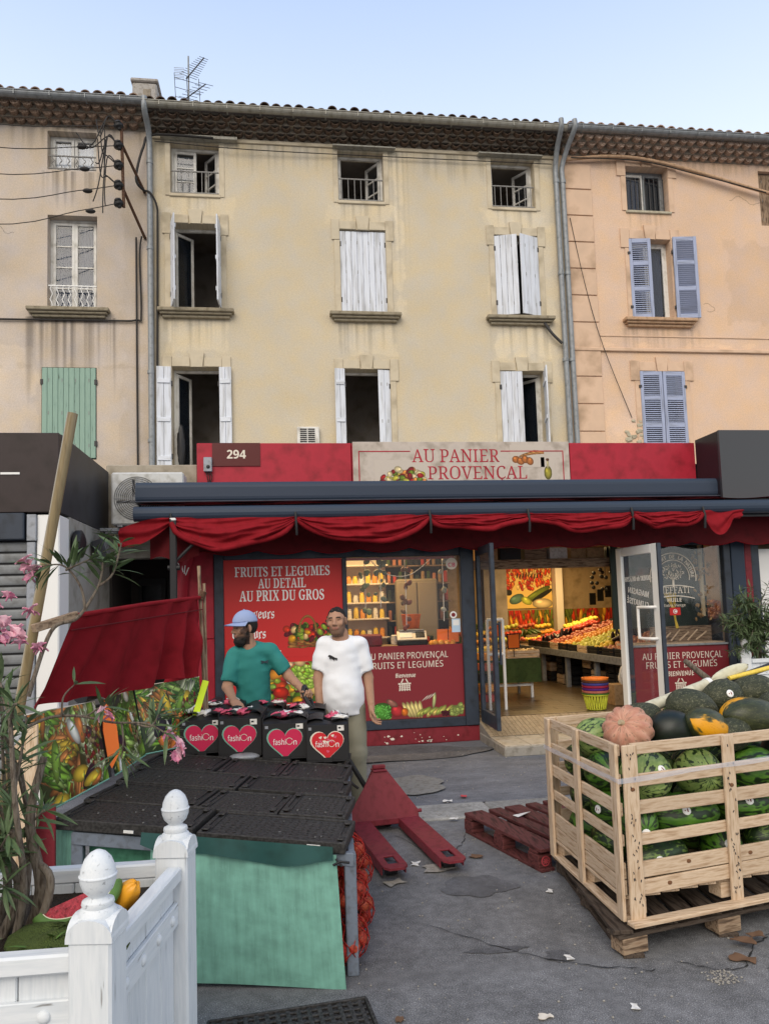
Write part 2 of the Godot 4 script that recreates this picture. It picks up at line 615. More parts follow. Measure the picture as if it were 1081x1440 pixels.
	mk("render_grey",lin(0.33,0.32,0.29),0.9,{"tex": T.dirt,"scale": 0.5,"bump": T.rough,"height": 0.2})
	mk("render_beige",lin(0.36,0.32,0.26),0.9,{"tex": T.dirt,"scale": 0.5,"bump": T.rough,"height": 0.2})
	mk("steel",lin(0.30,0.32,0.36),0.5,{"metal": 0.3,"tex": T.dirt,"scale": 1.5})
	mk("blue_steel",lin(0.17,0.20,0.25),0.55,{"tex": T.dirt,"scale": 3.0})
	mk("paper",lin(0.75,0.74,0.72),0.8,{"tex": T.dirt,"scale": 3.0})
	mk("pink_paper",lin(0.62,0.10,0.18),0.6)
	mk("neon_orange",lin(0.95,0.20,0.03),0.6)
	mk("neon_yellow",lin(0.72,0.95,0.04),0.6)
	mk("green_board",lin(0.24,0.53,0.43),0.5,{"tex": board_tex()})
	mk("green_tarp",lin(0.015,0.07,0.065),0.7,{"tex": T.dirt,"scale": 1.2})
	mk("brass_wood",lin(0.24,0.18,0.09),0.3,{"tex": T.dirt,"scale": Vector3(6,0.7,6),"coat": 0.5})
	mk("jack_red",lin(0.20,0.026,0.038),0.55,{"tex": T.dirt,"scale": 2.2,"bump": T.fine,"height": 0.03})
	mk("asphalt_dust",lin(0.21,0.21,0.205),0.95,{"tex": T.dirt,"scale": 2.0,"bump": T.fine,"height": 0.2})
	mk("leaf",Color.WHITE,0.5,{"back": lin(0.03,0.06,0.015),"tex": T.dirt,"scale": 4.0})
	mk("bark",lin(0.21,0.18,0.145),0.9,{"tex": T.worn,"scale": Vector3(9,1.6,9),"bump": T.fine,"height": 0.3})
	mk("petal",Color.WHITE,0.6,{"back": lin(0.25,0.1,0.14)})
	mk("skin",Color.WHITE,0.55,{"spec": 0.35})
	mk("hair",lin(0.012,0.010,0.009),0.7,{"bump": T.fine,"height": 0.4,"scale": 9.0})
	mk("tint",Color.WHITE,0.6,{"tex": T.dirt,"scale": 2.0})
	mk("tint_gloss",Color.WHITE,0.3,{})
	mk("jute",lin(0.42,0.34,0.22),0.9)
	glass("pane",Color(0.3,0.35,0.4),0.04,0.02)
	glass("dark_pane",Color(0.10,0.13,0.17),0.55,0.05)

func wall_mesh(x0: float,x1: float,y0: float,y1: float,z: float,th: float,holes: Array) -> MB:
	var b := MB.new()
	var xs := [x0,x1]
	var ys := [y0,y1]
	for h in holes:
		for q in [h.position.x,h.end.x]:
			if q > x0 and q < x1 and not xs.has(q): xs.append(q)
		for q in [h.position.y,h.end.y]:
			if q > y0 and q < y1 and not ys.has(q): ys.append(q)
	xs.sort()
	ys.sort()
	var uv := func(p: Vector3) -> Vector2: return Vector2((p.x - x0) / (x1 - x0),1.0 - (p.y - y0) / (y1 - y0))
	var face := func(a: Vector3,c: Vector3,d: Vector3,e: Vector3,nn: Vector3) -> void:
		b.quaduv(a,c,d,e,nn,uv.call(a),uv.call(c),uv.call(d),uv.call(e))
	for i in xs.size() - 1:
		for j in ys.size() - 1:
			var mid := Vector2((xs[i] + xs[i + 1]) * 0.5,(ys[j] + ys[j + 1]) * 0.5)
			var open := false
			for h in holes:
				if h.has_point(mid): open = true
			if open:
				continue
			for zz in [z,z - th]:
				face.call(Vector3(xs[i],ys[j],zz),Vector3(xs[i + 1],ys[j],zz),Vector3(xs[i + 1],ys[j + 1],zz),Vector3(xs[i],ys[j + 1],zz),Vector3(0,0,1 if zz == z else -1))
	for h in holes:
		var l: float = h.position.x
		var r: float = h.end.x
		var bo: float = maxf(h.position.y,y0)
		var tp: float = minf(h.end.y,y1)
		face.call(Vector3(l,bo,z),Vector3(l,bo,z - th),Vector3(l,tp,z - th),Vector3(l,tp,z),Vector3(1,0,0))
		face.call(Vector3(r,bo,z),Vector3(r,bo,z - th),Vector3(r,tp,z - th),Vector3(r,tp,z),Vector3(-1,0,0))
		face.call(Vector3(l,bo,z),Vector3(r,bo,z),Vector3(r,bo,z - th),Vector3(l,bo,z - th),Vector3(0,1,0))
		face.call(Vector3(l,tp,z),Vector3(r,tp,z),Vector3(r,tp,z - th),Vector3(l,tp,z - th),Vector3(0,-1,0))
	for e in [[Vector3(x0,y0,z),Vector3(x0,y1,z),Vector3(-1,0,0)],[Vector3(x1,y0,z),Vector3(x1,y1,z),Vector3(1,0,0)],[Vector3(x0,y1,z),Vector3(x1,y1,z),Vector3(0,1,0)]]:
		face.call(e[0],e[0] + Vector3(0,0,-th),e[1] + Vector3(0,0,-th),e[1],e[2])
	return b

func plaster(key: String,x0: float,x1: float,y0: float,y1: float,base: Color,sd: int,drips: Array,repairs: Array,mottle: float,bump_h: float,cracks := 0) -> void:
	var ppm := 88.0
	var w := int((x1 - x0) * ppm)
	var h := int((y1 - y0) * ppm)
	var a := bytes_of(noise(0.006,5,sd).get_image(w,h))
	var dn := noise(0.42,3,sd + 1).get_image(w,h)
	var d := bytes_of(dn)
	var st := bytes_of(noise(0.07,3,sd + 2).get_image(w,8))
	var sp := bytes_of(noise(0.02,5,sd + 3).get_image(w,h))
	var o := PackedFloat32Array()
	o.resize(w * h)
	var warm := PackedFloat32Array()
	warm.resize(w * h)
	for i in w * h:
		o[i] = 1.0 + mottle * ((a[i] - 128) / 128.0) + 0.075 * ((d[i] - 128) / 128.0)
		warm[i] = ((sp[i] - 128) / 128.0) * 0.05
	for q in repairs:
		for yy in range(maxi(0,int((y1 - q[1] - q[3]) * ppm)),mini(h,int((y1 - q[1]) * ppm))):
			for xx in range(maxi(0,int((q[0] - x0) * ppm)),mini(w,int((q[0] + q[2] - x0) * ppm))):
				var i := yy * w + xx
				var ex := minf(xx - (q[0] - x0) * ppm,(q[0] + q[2] - x0) * ppm - xx)
				var ey := minf(yy - (y1 - q[1] - q[3]) * ppm,(y1 - q[1]) * ppm - yy)
				var k := clampf((minf(ex,ey) - 3.0 + (sp[i] - 128) * 0.12) / 5.0,0,1)
				o[i] *= lerpf(1.0,q[4],k)
	for q in drips:
		for xx in range(maxi(0,int((q[0] - x0) * ppm)),mini(w,int((q[0] + q[2] - x0) * ppm))):
			var s := clampf((st[xx] - 105) / 90.0,0,1)
			var L: float = q[3] * (0.35 + 0.9 * st[w + xx] / 255.0) * ppm
			var edge := clampf(minf(xx - (q[0] - x0) * ppm,(q[0] + q[2] - x0) * ppm - xx) / 8.0,0,1)
			for k in int(L):
				var yy := int((y1 - q[1]) * ppm) + k
				if yy >= 0 and yy < h:
					o[yy * w + xx] *= 1.0 - q[4] * s * edge * pow(1.0 - k / L,0.8)
	var g := RandomNumberGenerator.new()
	g.seed = sd
	for k in cracks:
		var cx := g.randf() * w
		var cy := g.randf() * h
		var ang := g.randf_range(-0.6,0.6) + (PI / 2 if g.randf() < 0.35 else 0.0)
		for s in g.randi_range(25,90):
			ang += g.randf_range(-0.35,0.35)
			ang *= 0.98 if absf(ang) < 1.0 else 1.0
			cx += cos(ang)
			cy += sin(ang)
			if cx >= 1 and cy >= 0 and cx < w and cy < h:
				o[int(cy) * w + int(cx)] *= 0.74
	var out := PackedByteArray()
	out.resize(w * h * 3)
	for i in w * h:
		out[i * 3] = clampi(int(base.r * 255 * o[i] * (1 + warm[i] * 0.4)),0,255)
		out[i * 3 + 1] = clampi(int(base.g * 255 * o[i]),0,255)
		out[i * 3 + 2] = clampi(int(base.b * 255 * o[i] * (1 - warm[i])),0,255)
	var tex := ImageTexture.create_from_image(Image.create_from_data(w,h,false,Image.FORMAT_RGB8,out))
	var m := mk(key,Color.WHITE,0.93,{"tex": tex,"vc": false,"spec": 0.25})
	m.heightmap_enabled = true
	dn.convert(Image.FORMAT_RGB8)
	m.heightmap_texture = ImageTexture.create_from_image(dn)
	m.heightmap_scale = bump_h

func board_tex() -> ImageTexture:
	var n := 512
	var st := noise(0.05,4,91)
	var e := bytes_of(noise(0.012,5,92).get_image(n,n))
	var im := Image.create(n,n,false,Image.FORMAT_RGB8)
	for y in n:
		for x in n:
			var k := 0.86 + 0.07 * st.get_noise_2d(x,y * 0.06) + 0.07 * (e[y * n + x] - 128) / 128.0
			im.set_pixel(x,y,Color(k,k,k))
	var g := RandomNumberGenerator.new()
	g.seed = 93
	for i in 420:
		var x := g.randi() % n
		var y := g.randi() % n
		var up := g.randf() < 0.85
		var c := Color(1,1,1) if g.randf() < 0.9 else Color(0.7,0.72,0.7)
		for k in g.randi_range(2,34):
			var px := clampi(x + (0 if up else k),0,n - 1)
			var py := clampi(y + (k if up else int(k * 0.2)),0,n - 1)
			im.set_pixel(px,py,im.get_pixel(px,py).lerp(c,0.4))
	return ImageTexture.create_from_image(im)

func asphalt_tex() -> ImageTexture:
	var n := 1024
	var a := bytes_of(noise(0.005,5,71).get_seamless_image(n,n))
	var d := bytes_of(noise(0.35,2,72).get_seamless_image(n,n))
	var e := bytes_of(noise(0.03,4,73).get_seamless_image(n,n))
	var o := PackedByteArray()
	o.resize(n * n * 3)
	for i in n * n:
		var k := 0.425 + 0.05 * (a[i] - 128) / 128.0 + 0.20 * (d[i] - 128) / 128.0 + 0.05 * (e[i] - 128) / 128.0
		if d[i] > 212:
			k += 0.14
		o[i * 3] = clampi(int(k * 251),0,255)
		o[i * 3 + 1] = clampi(int(k * 252),0,255)
		o[i * 3 + 2] = clampi(int(k * 257),0,255)
	return ImageTexture.create_from_image(Image.create_from_data(n,n,false,Image.FORMAT_RGB8,o))

func ground() -> void:
	var at := asphalt_tex()
	mk("asphalt",Color(1.0,1.0,1.0),0.92,{"tex": at,"scale": 0.42,"bump": T.fine,"height": 0.25})
	mk("asphalt_patch",Color(0.94,0.96,1.0),0.9,{"tex": at,"scale": Vector3(0.25,0.4,0.6),"bump": T.fine,"height": 0.2})
	mk("asphalt_wet",Color(0.84,0.84,0.85),0.8,{"tex": at,"scale": 0.5,"bump": T.fine,"height": 0.15})
	mk("kerb_stone",Color(1.3,1.29,1.25),0.92,{"tex": at,"scale": 0.55,"bump": T.rough,"height": 0.3})
	var b := MB.new()
	b.quad(Vector3(-150,0,60),Vector3(150,0,60),Vector3(150,0,-9.05),Vector3(-150,0,-9.05),Vector3.UP)
	b.quad(Vector3(-150,-0.02,-9.05),Vector3(150,-0.02,-9.05),Vector3(150,-0.02,-200),Vector3(-150,-0.02,-200),Vector3.UP)
	struct("ground",b,M.asphalt)
	b = MB.new()
	var f := func(s: float,t: float) -> Vector3: return Vector3(lerpf(-4.0,9.0,s),0.010 + 0.006 * sin(s * 40.0) * sin(t * 7.0),lerpf(-6.28,-9.15,t))
	b.sheet(f,60,14,Vector3.UP)
	struct("pavement",b,M.asphalt_patch)
	var kb := Node3D.new()
	kb.name = numbered("kerb")
	add_child(kb)
	kb.set_meta("kind","structure")
	var xk := -4.0
	while xk < 8.0:
		var L := rnd(0.85,1.05)
		bx("kerb_stone",Vector3(xk + 0.006,-0.1,-6.27),Vector3(xk + L,0.018 + rnd(-0.003,0.003),-5.86 + rnd(-0.01,0.01)),M.kerb_stone,kb,0.012,grey(0.8,1.0))
		xk += L
	blot("damp_patch",Vector3(1.15,0.024,-8.55),Vector2(1.15,0.45),31,M.asphalt_wet)
	blot("damp_patch",Vector3(-0.2,0.024,-8.75),Vector2(1.0,0.3),32,M.asphalt_wet)
	blot("pale_patch",Vector3(1.05,0.024,-7.0),Vector2(0.42,0.38),33,M.asphalt_dust)
	blot("oil_stain",Vector3(1.09,0.004,-4.45),Vector2(0.22,0.16),34,M.asphalt_wet)
	blot("oil_stain",Vector3(0.98,0.004,-3.62),Vector2(0.14,0.035),35,M.asphalt_wet)
	blot("oil_stain",Vector3(1.24,0.004,-3.5),Vector2(0.06,0.06),36,M.asphalt_wet)
	mk("fissure",lin(0.018,0.018,0.018),0.95)
	for q in [[Vector3(0.72,0,-3.95),Vector3(1.02,0,-3.62),Vector3(1.28,0,-3.42),Vector3(1.62,0,-3.28)],[Vector3(1.72,0,-3.38),Vector3(1.95,0,-3.22),Vector3(2.2,0,-3.42),Vector3(2.4,0,-3.55)],[Vector3(2.1,0,-3.2),Vector3(2.35,0,-3.05),Vector3(2.6,0,-2.95)],[Vector3(0.75,0,-5.6),Vector3(0.95,0,-5.0),Vector3(1.05,0,-4.75)],[Vector3(1.1,0,-5.1),Vector3(1.22,0,-5.3),Vector3(1.28,0,-5.5)]]:
		var pts := smooth(q,10)
		var cb := MB.new()
		var prev := []
		for i in pts.size():
			var p: Vector3 = pts[i] + Vector3(rnd(-0.012,0.012),0.006,rnd(-0.012,0.012))
			var w := rnd(0.002,0.008) * (1.0 - 0.6 * absf(2.0 * i / pts.size() - 1.0))
			var cur := [p + Vector3(0,0,-w),p + Vector3(0,0,w)]
			if prev:
				cb.quad(prev[0],cur[0],cur[1],prev[1],Vector3.UP)
			prev = cur
		struct("pavement_crack",cb,M.fissure)

func blot(called: String,ce: Vector3,r: Vector2,sd: int,m: Material) -> void:
	var g := noise(0.5,2,sd)
	var b := MB.new()
	var k := 72
	for i in k:
		var p := []
		for j in 2:
			var a := TAU * (i + j) / k
			var q := 1.0 + 0.35 * g.get_noise_2d(cos(a) * 1.6,sin(a) * 1.6)
			p.append(ce + Vector3(cos(a) * r.x * q,0,sin(a) * r.y * q))
		b.tri(ce,p[0],p[1],Vector3.UP)
	struct(called,b,m)

func half_tile(r: float,length: float,tint: Color,filled := false) -> ArrayMesh:
	var b := MB.new()
	b.col = tint
	var k := 8
	var dp := 0.99 if filled else 0.7
	for i in k:
		var a := PI + PI * i / k
		var c := PI + PI * (i + 1) / k
		var na := Vector3(cos(a),sin(a),0)
		var nc := Vector3(cos(c),sin(c),0)
		var fz := Vector3(0,0,length)
		b.tris(na * r,nc * r,nc * r + fz,na,nc,nc)
		b.tris(na * r,nc * r + fz,na * r + fz,na,nc,na)
		b.quad(na * r + fz,nc * r + fz,nc * r * 0.8 + fz,na * r * 0.8 + fz,Vector3.BACK)
		b.tris(na * r * 0.8 + fz,nc * r * 0.8 + fz,nc * r * 0.8 + fz * dp,-na,-nc,-nc)
		b.tris(na * r * 0.8 + fz,nc * r * 0.8 + fz * dp,na * r * 0.8 + fz * dp,-na,-nc,-na)
		b.tri(Vector3(0,0,length * dp),na * r * 0.8 + fz * dp,nc * r * 0.8 + fz * dp,Vector3.BACK)
	b.quad(Vector3(-r,0,0),Vector3(r,0,0),Vector3(r,0,length * dp),Vector3(-r,0,length * dp),Vector3.UP)
	return b.mesh()

func cover_tile(r0: float,r1: float,length: float,slope: float,tint: Color) -> ArrayMesh:
	var b := MB.new()
	b.col = tint
	var k := 8
	for i in k:
		var a := PI * i / k
		var c := PI * (i + 1) / k
		for rr in [1.0,0.8]:
			var q := []
			for e in [[a,0.0],[c,0.0],[c,1.0],[a,1.0]]:
				var r: float = lerpf(r0,r1,e[1]) * rr
				q.append(Vector3(cos(e[0]) * r,sin(e[0]) * r + e[1] * length * slope,-e[1] * length))
			var s := 1.0 if rr == 1.0 else -1.0
			b.quad(q[0],q[1],q[2],q[3],Vector3(cos((a + c) / 2),sin((a + c) / 2),0) * s)
		b.quad(Vector3(cos(a),sin(a),0) * r0,Vector3(cos(c),sin(c),0) * r0,Vector3(cos(c),sin(c),0) * r0 * 0.8,Vector3(cos(a),sin(a),0) * r0 * 0.8,Vector3.BACK)
	return b.mesh()

func eaves(h: Node3D,x0: float,x1: float,y: float,rows: int,tile: Material,mortar: Material,gutter: Material,tone: Vector2) -> void:
	var variants := []
	for k in 5:
		variants.append(half_tile(0.088,0.42,grey(tone.x,tone.y),tone.x > 0.6))
	var step := 0.205
	for row in rows:
		var zf := -14.0 + 0.125 * (row + 1)
		var yy := y + 0.078 * row + 0.085
		var x := x0 + 0.1 + (0.5 * step if row % 2 else 0.0)
		while x < x1 - 0.05:
			part("eave_tile",variants[rng.randi() % 5],tile,h,Transform3D(Basis(Vector3.BACK,rnd(-0.05,0.05)) * Basis(Vector3.UP,rnd(-0.05,0.05)),Vector3(x + rnd(-0.008,0.008),yy + rnd(-0.006,0.006),zf - 0.42 + rnd(-0.015,0.01))))
			x += step
		bx("mortar_band",Vector3(x0,yy - 0.004,-14.0),Vector3(x1,yy + 0.024,zf - 0.025),mortar,h,0.004)
		bx("mortar_bed",Vector3(x0,yy - 0.09,-14.05),Vector3(x1,yy - 0.006,zf - 0.11),mortar,h,0.004)
	var yr := y + 0.078 * rows + 0.02
	var gz := -14.0 + 0.125 * rows + 0.09
	var b := MB.new()
	var prof := []
	for i in 9:
		var a := PI + PI * i / 8
		prof.append(Vector3(0,sin(a) * 0.08,-cos(a) * 0.08))
	for i in 8:
		for e in [1.0,0.94]:
			b.quad(Vector3(x0,yr + 0.06,gz) + prof[i] * e,Vector3(x1,yr + 0.06,gz) + prof[i] * e,Vector3(x1,yr + 0.06,gz) + prof[i + 1] * e,Vector3(x0,yr + 0.06,gz) + prof[i + 1] * e,prof[i] * (1.0 if e == 1.0 else -1.0))
	b.tube([Vector3(x0,yr + 0.065,gz + 0.082),Vector3(x1,yr + 0.065,gz + 0.082)],0.012,-1,8)
	part("gutter",b,gutter,h)
	var gx := x0 + 0.3
	while gx < x1:
		bx("gutter_strap",Vector3(gx,yr - 0.026,gz - 0.09),Vector3(gx + 0.025,yr - 0.021,gz + 0.05),gutter,h,0.001)
		bx("gutter_joint",Vector3(gx + 0.004,yr - 0.02,gz + 0.083),Vector3(gx + 0.021,yr + 0.06,gz + 0.089),gutter,h,0.001)
		gx += 0.62
	b = MB.new()
	b.x = Transform3D(Basis(Vector3.RIGHT,0.29),Vector3(0,yr + 0.05,gz - 0.02))
	b.span(Vector3(x0,-0.05,-5.6),Vector3(x1,0.0,0.0),0.0)
	part("roof",b,tile,h)
	var rv := []
	for k in 5:
		rv.append(cover_tile(0.095,0.08,0.95,0.3,grey(tone.x * 0.9,tone.y)))
	var rx := x0 + 0.12
	while rx < x1:
		part("roof_tile",rv[rng.randi() % 5],tile,h,Transform3D(Basis(Vector3.UP,rnd(-0.03,0.03)),Vector3(rx,yr + 0.115 + rnd(-0.01,0.03),gz - 0.03 + rnd(-0.03,0.02))))
		rx += 0.215 + rnd(-0.01,0.01)

func shell(h: Node3D,x0: float,x1: float,y0: float,floors: Array) -> void:
	var b := MB.new()
	b.span(Vector3(x0 + 0.01,y0,-19.0),Vector3(x1 - 0.01,11.15,-18.8))
	b.span(Vector3(x0 + 0.01,y0,-18.8),Vector3(x0 + 0.16,11.15,-14.36))
	b.span(Vector3(x1 - 0.16,y0,-18.8),Vector3(x1 - 0.01,11.15,-14.36))
	for y in floors:
		b.span(Vector3(x0 + 0.16,y,-18.8),Vector3(x1 - 0.16,y + 0.22,-14.36))
	b.span(Vector3(x0 + 0.16,y0,-15.9),Vector3(x1 - 0.16,11.0,-15.8))
	part("inner_wall",b,M.room,h)

func sill(h: Node3D,x0: float,x1: float,y: float,m: Material) -> void:
	var b := MB.new()
	b.span(Vector3(x0,y - 0.07,-14.01),Vector3(x1,y,-13.83),0.012)
	b.span(Vector3(x0 + 0.04,y - 0.115,-14.01),Vector3(x1 - 0.04,y - 0.072,-13.87),0.012)
	b.span(Vector3(x0 + 0.08,y - 0.17,-14.01),Vector3(x1 - 0.08,y - 0.117,-13.92),0.012)
	part("sill",b,m,h)

func surround(h: Node3D,x0: float,x1: float,y0: float,top: float,m: Material,ear := 0.16,drop := 0.22,lift := 0.2) -> void:
	var z := -13.995
	var b := MB.new()
	bx("lintel_ear",Vector3(x0 - ear,top - drop,z),Vector3(x0 - 0.004,top + lift,z + 0.022),m,h,0.006)
	bx("lintel_ear",Vector3(x1 + 0.004,top - drop,z),Vector3(x1 + ear,top + lift,z + 0.022),m,h,0.006)
	var mid := (x0 + x1) * 0.5
	bx("lintel_stone",Vector3(x0,top + 0.004,z),Vector3(mid - 0.13,top + lift - 0.03,z + 0.014),m,h,0.004)
	bx("lintel_stone",Vector3(mid + 0.13,top + 0.004,z),Vector3(x1,top + lift - 0.03,z + 0.014),m,h,0.004)
	b = MB.new()
	b.prism(PackedVector2Array([Vector2(-0.1,-0.02),Vector2(0.1,-0.02),Vector2(0.135,lift + 0.06),Vector2(-0.135,lift + 0.06)]),0.034,Transform3D(Basis.IDENTITY,Vector3(mid,top + 0.012,z)))
	part("keystone",b,m,h)
	for s in [[x0 - 0.115,x0 - 0.004],[x1 + 0.004,x1 + 0.115]]:
		bx("jamb_band",Vector3(s[0],y0,z),Vector3(s[1],top - drop - 0.002,z + 0.012),m,h,0.004)

func railing(w: Node3D,x0: float,x1: float,y: float,hgt: float,z: float,n: int,wavy := false,m: Material = null) -> void:
	m = m if m else M.rail_iron
	var b := MB.new()
	for q in [y + 0.03,y + hgt]:
		b.span(Vector3(x0,q - 0.012,z - 0.012),Vector3(x1,q + 0.012,z + 0.012),0.003)
	part("rail",b,m,w)
	for i in n:
		var xx := lerpf(x0,x1,(i + 0.5) / n)
		var pts := []
		for k in 9:
			pts.append(Vector3(xx + (0.022 * sin(k * PI / 2.0) if wavy else 0.0),lerpf(y + 0.03,y + hgt,k / 8.0),z))
		part("bar",tubem(pts,0.009,5),m,w)

func leaf(h: Node3D,hx: float,wid: float,y0: float,y1: float,z: float,rows: int,ang: float,side: float,pane: Material,fm: Material = null,curtain: Material = null) -> void:
	fm = fm if fm else M.window_white
	var w := Node3D.new()
	counts[[h,"window"]] = counts.get([h,"window"],-1) + 1
	var k: int = counts[[h,"window"]]
	w.name = "window" if k == 0 else "window_%03d" % k
	h.add_child(w)
	w.position = Vector3(hx,y0,z)
	w.rotation.y = ang * side
	var H := y1 - y0
	var x0 := 0.0 if side > 0 else -wid
	var x1 := wid if side > 0 else 0.0
	var f := 0.055
	bx("stile",Vector3(x0,0,-0.022),Vector3(x0 + f,H,0.022),fm,w,0.006)
	bx("stile",Vector3(x1 - f,0,-0.022),Vector3(x1,H,0.022),fm,w,0.006)
	bx("frame_rail",Vector3(x0 + f,H - f,-0.02),Vector3(x1 - f,H,0.02),fm,w,0.006)
	bx("frame_rail",Vector3(x0 + f,0,-0.02),Vector3(x1 - f,f * 1.4,0.02),fm,w,0.006)
	for i in range(1,rows):
		var yy := lerpf(f,H - f,float(i) / rows)
		bx("glazing_bar",Vector3(x0 + f,yy - 0.014,-0.016),Vector3(x1 - f,yy + 0.014,0.016),fm,w,0.004)
	for i in rows:
		bx("pane",Vector3(x0 + f - 0.004,lerpf(f,H - f,float(i) / rows) + 0.01,-0.003),Vector3(x1 - f + 0.004,lerpf(f,H - f,(i + 1.0) / rows) - 0.01,0.002),pane,w,0.0)
	if curtain:
		var b := MB.new()
		b.sheet(func(s: float,t: float) -> Vector3: return Vector3(lerpf(x0 + f,x1 - f,s),lerpf(0.06,H - 0.06,t),-0.06 + 0.012 * sin(s * 34.0 + sin(t * 5.0))),26,4,Vector3.BACK)
		part("curtain",b,curtain,w)

func shutter(h: Node3D,hx: float,wid: float,y0: float,y1: float,z: float,ang: float,side: float,mats: String,planks: int,hinges := true) -> void:
	var w := Node3D.new()
	counts[[h,"shutter"]] = counts.get([h,"shutter"],-1) + 1
	var k: int = counts[[h,"shutter"]]
	w.name = "shutter" if k == 0 else "shutter_%03d" % k
	h.add_child(w)
	w.position = Vector3(hx,y0,z)
	w.rotation.y = -ang * side
	var H := y1 - y0
	var pw := wid / planks
	for i in planks:
		var a := i * pw * side
		var c := (i + 1) * pw * side
		var g := grey(0.93,1.0)
		bx("plank",Vector3(minf(a,c) + 0.0025,0.004 + rnd(-0.003,0.003),-0.014),Vector3(maxf(a,c) - 0.0025,H - 0.004,0.014),M[mats + "_y"],w,0.005,g)
	for yy in [H * 0.14,H * 0.5,H * 0.86]:
		bx("batten",Vector3(minf(0.02 * side,(wid - 0.02) * side),yy - 0.04,-0.034),Vector3(maxf(0.02 * side,(wid - 0.02) * side),yy + 0.04,-0.015),M[mats + "_x"],w,0.004)
		for q in [0.25,0.75]:
			bx("bolt",Vector3(wid * q * side - 0.006,yy - 0.035,0.0142),Vector3(wid * q * side + 0.006,yy + 0.03,0.018),M.rail_iron,w,0.001)
	if hinges:
		for yy in [H * 0.16,H * 0.84]:
			bx("hinge",Vector3(-0.025,yy - 0.05,-0.012),Vector3(0.025,yy + 0.05,0.0215),M.iron,w,0.003)

func louvred(h: Node3D,hx: float,wid: float,y0: float,y1: float,z: float,ang: float,side: float,mats: String) -> void:
	var w := Node3D.new()
	counts[[h,"shutter"]] = counts.get([h,"shutter"],-1) + 1
	var k: int = counts[[h,"shutter"]]
	w.name = "shutter" if k == 0 else "shutter_%03d" % k
	h.add_child(w)
	w.position = Vector3(hx,y0,z)
	w.rotation.y = -ang * side
	var H := y1 - y0
	var x0 := minf(0,wid * side)
	var x1 := maxf(0,wid * side)
	var f := 0.07
	bx("stile",Vector3(x0 + 0.003,0,-0.018),Vector3(x0 + f,H,0.018),M[mats + "_y"],w,0.004)
	bx("stile",Vector3(x1 - f,0,-0.018),Vector3(x1 - 0.003,H,0.018),M[mats + "_y"],w,0.004)
	for yy in [0.0,H * 0.34,H * 0.66,H - 0.09]:
		bx("frame_rail",Vector3(x0 + f,yy,-0.016),Vector3(x1 - f,yy + 0.09,0.016),M[mats + "_x"],w,0.004)
	var slat := boxm(Vector3(x1 - x0 - 2 * f + 0.006,0.008,0.042),0.002)
	for r in [[0.09,H * 0.34],[H * 0.34 + 0.09,H * 0.66],[H * 0.66 + 0.09,H - 0.09]]:
		var n := int((r[1] - r[0]) / 0.042)
		for i in n:
			part("slat",slat,M[mats + "_x"],w,Transform3D(Basis(Vector3.RIGHT,0.75),Vector3((x0 + x1) / 2,lerpf(r[0],r[1],(i + 0.5) / n),0)))
	for yy in [H * 0.14,H * 0.82]:
		bx("hinge",Vector3(-0.03,yy - 0.03,-0.012),Vector3(0.03,yy + 0.03,0.022),M.iron,w,0.003)

func frame_box(h: Node3D,x0: float,x1: float,y0: float,y1: float,z: float,m: Material,t := 0.05) -> void:
	bx("window_frame",Vector3(x0,y0,z - 0.04),Vector3(x0 + t,y1,z + 0.02),m,h,0.004)
	bx("window_frame",Vector3(x1 - t,y0,z - 0.04),Vector3(x1,y1,z + 0.02),m,h,0.004)
	bx("window_frame",Vector3(x0 + t,y1 - t,z - 0.04),Vector3(x1 - t,y1,z + 0.018),m,h,0.004)

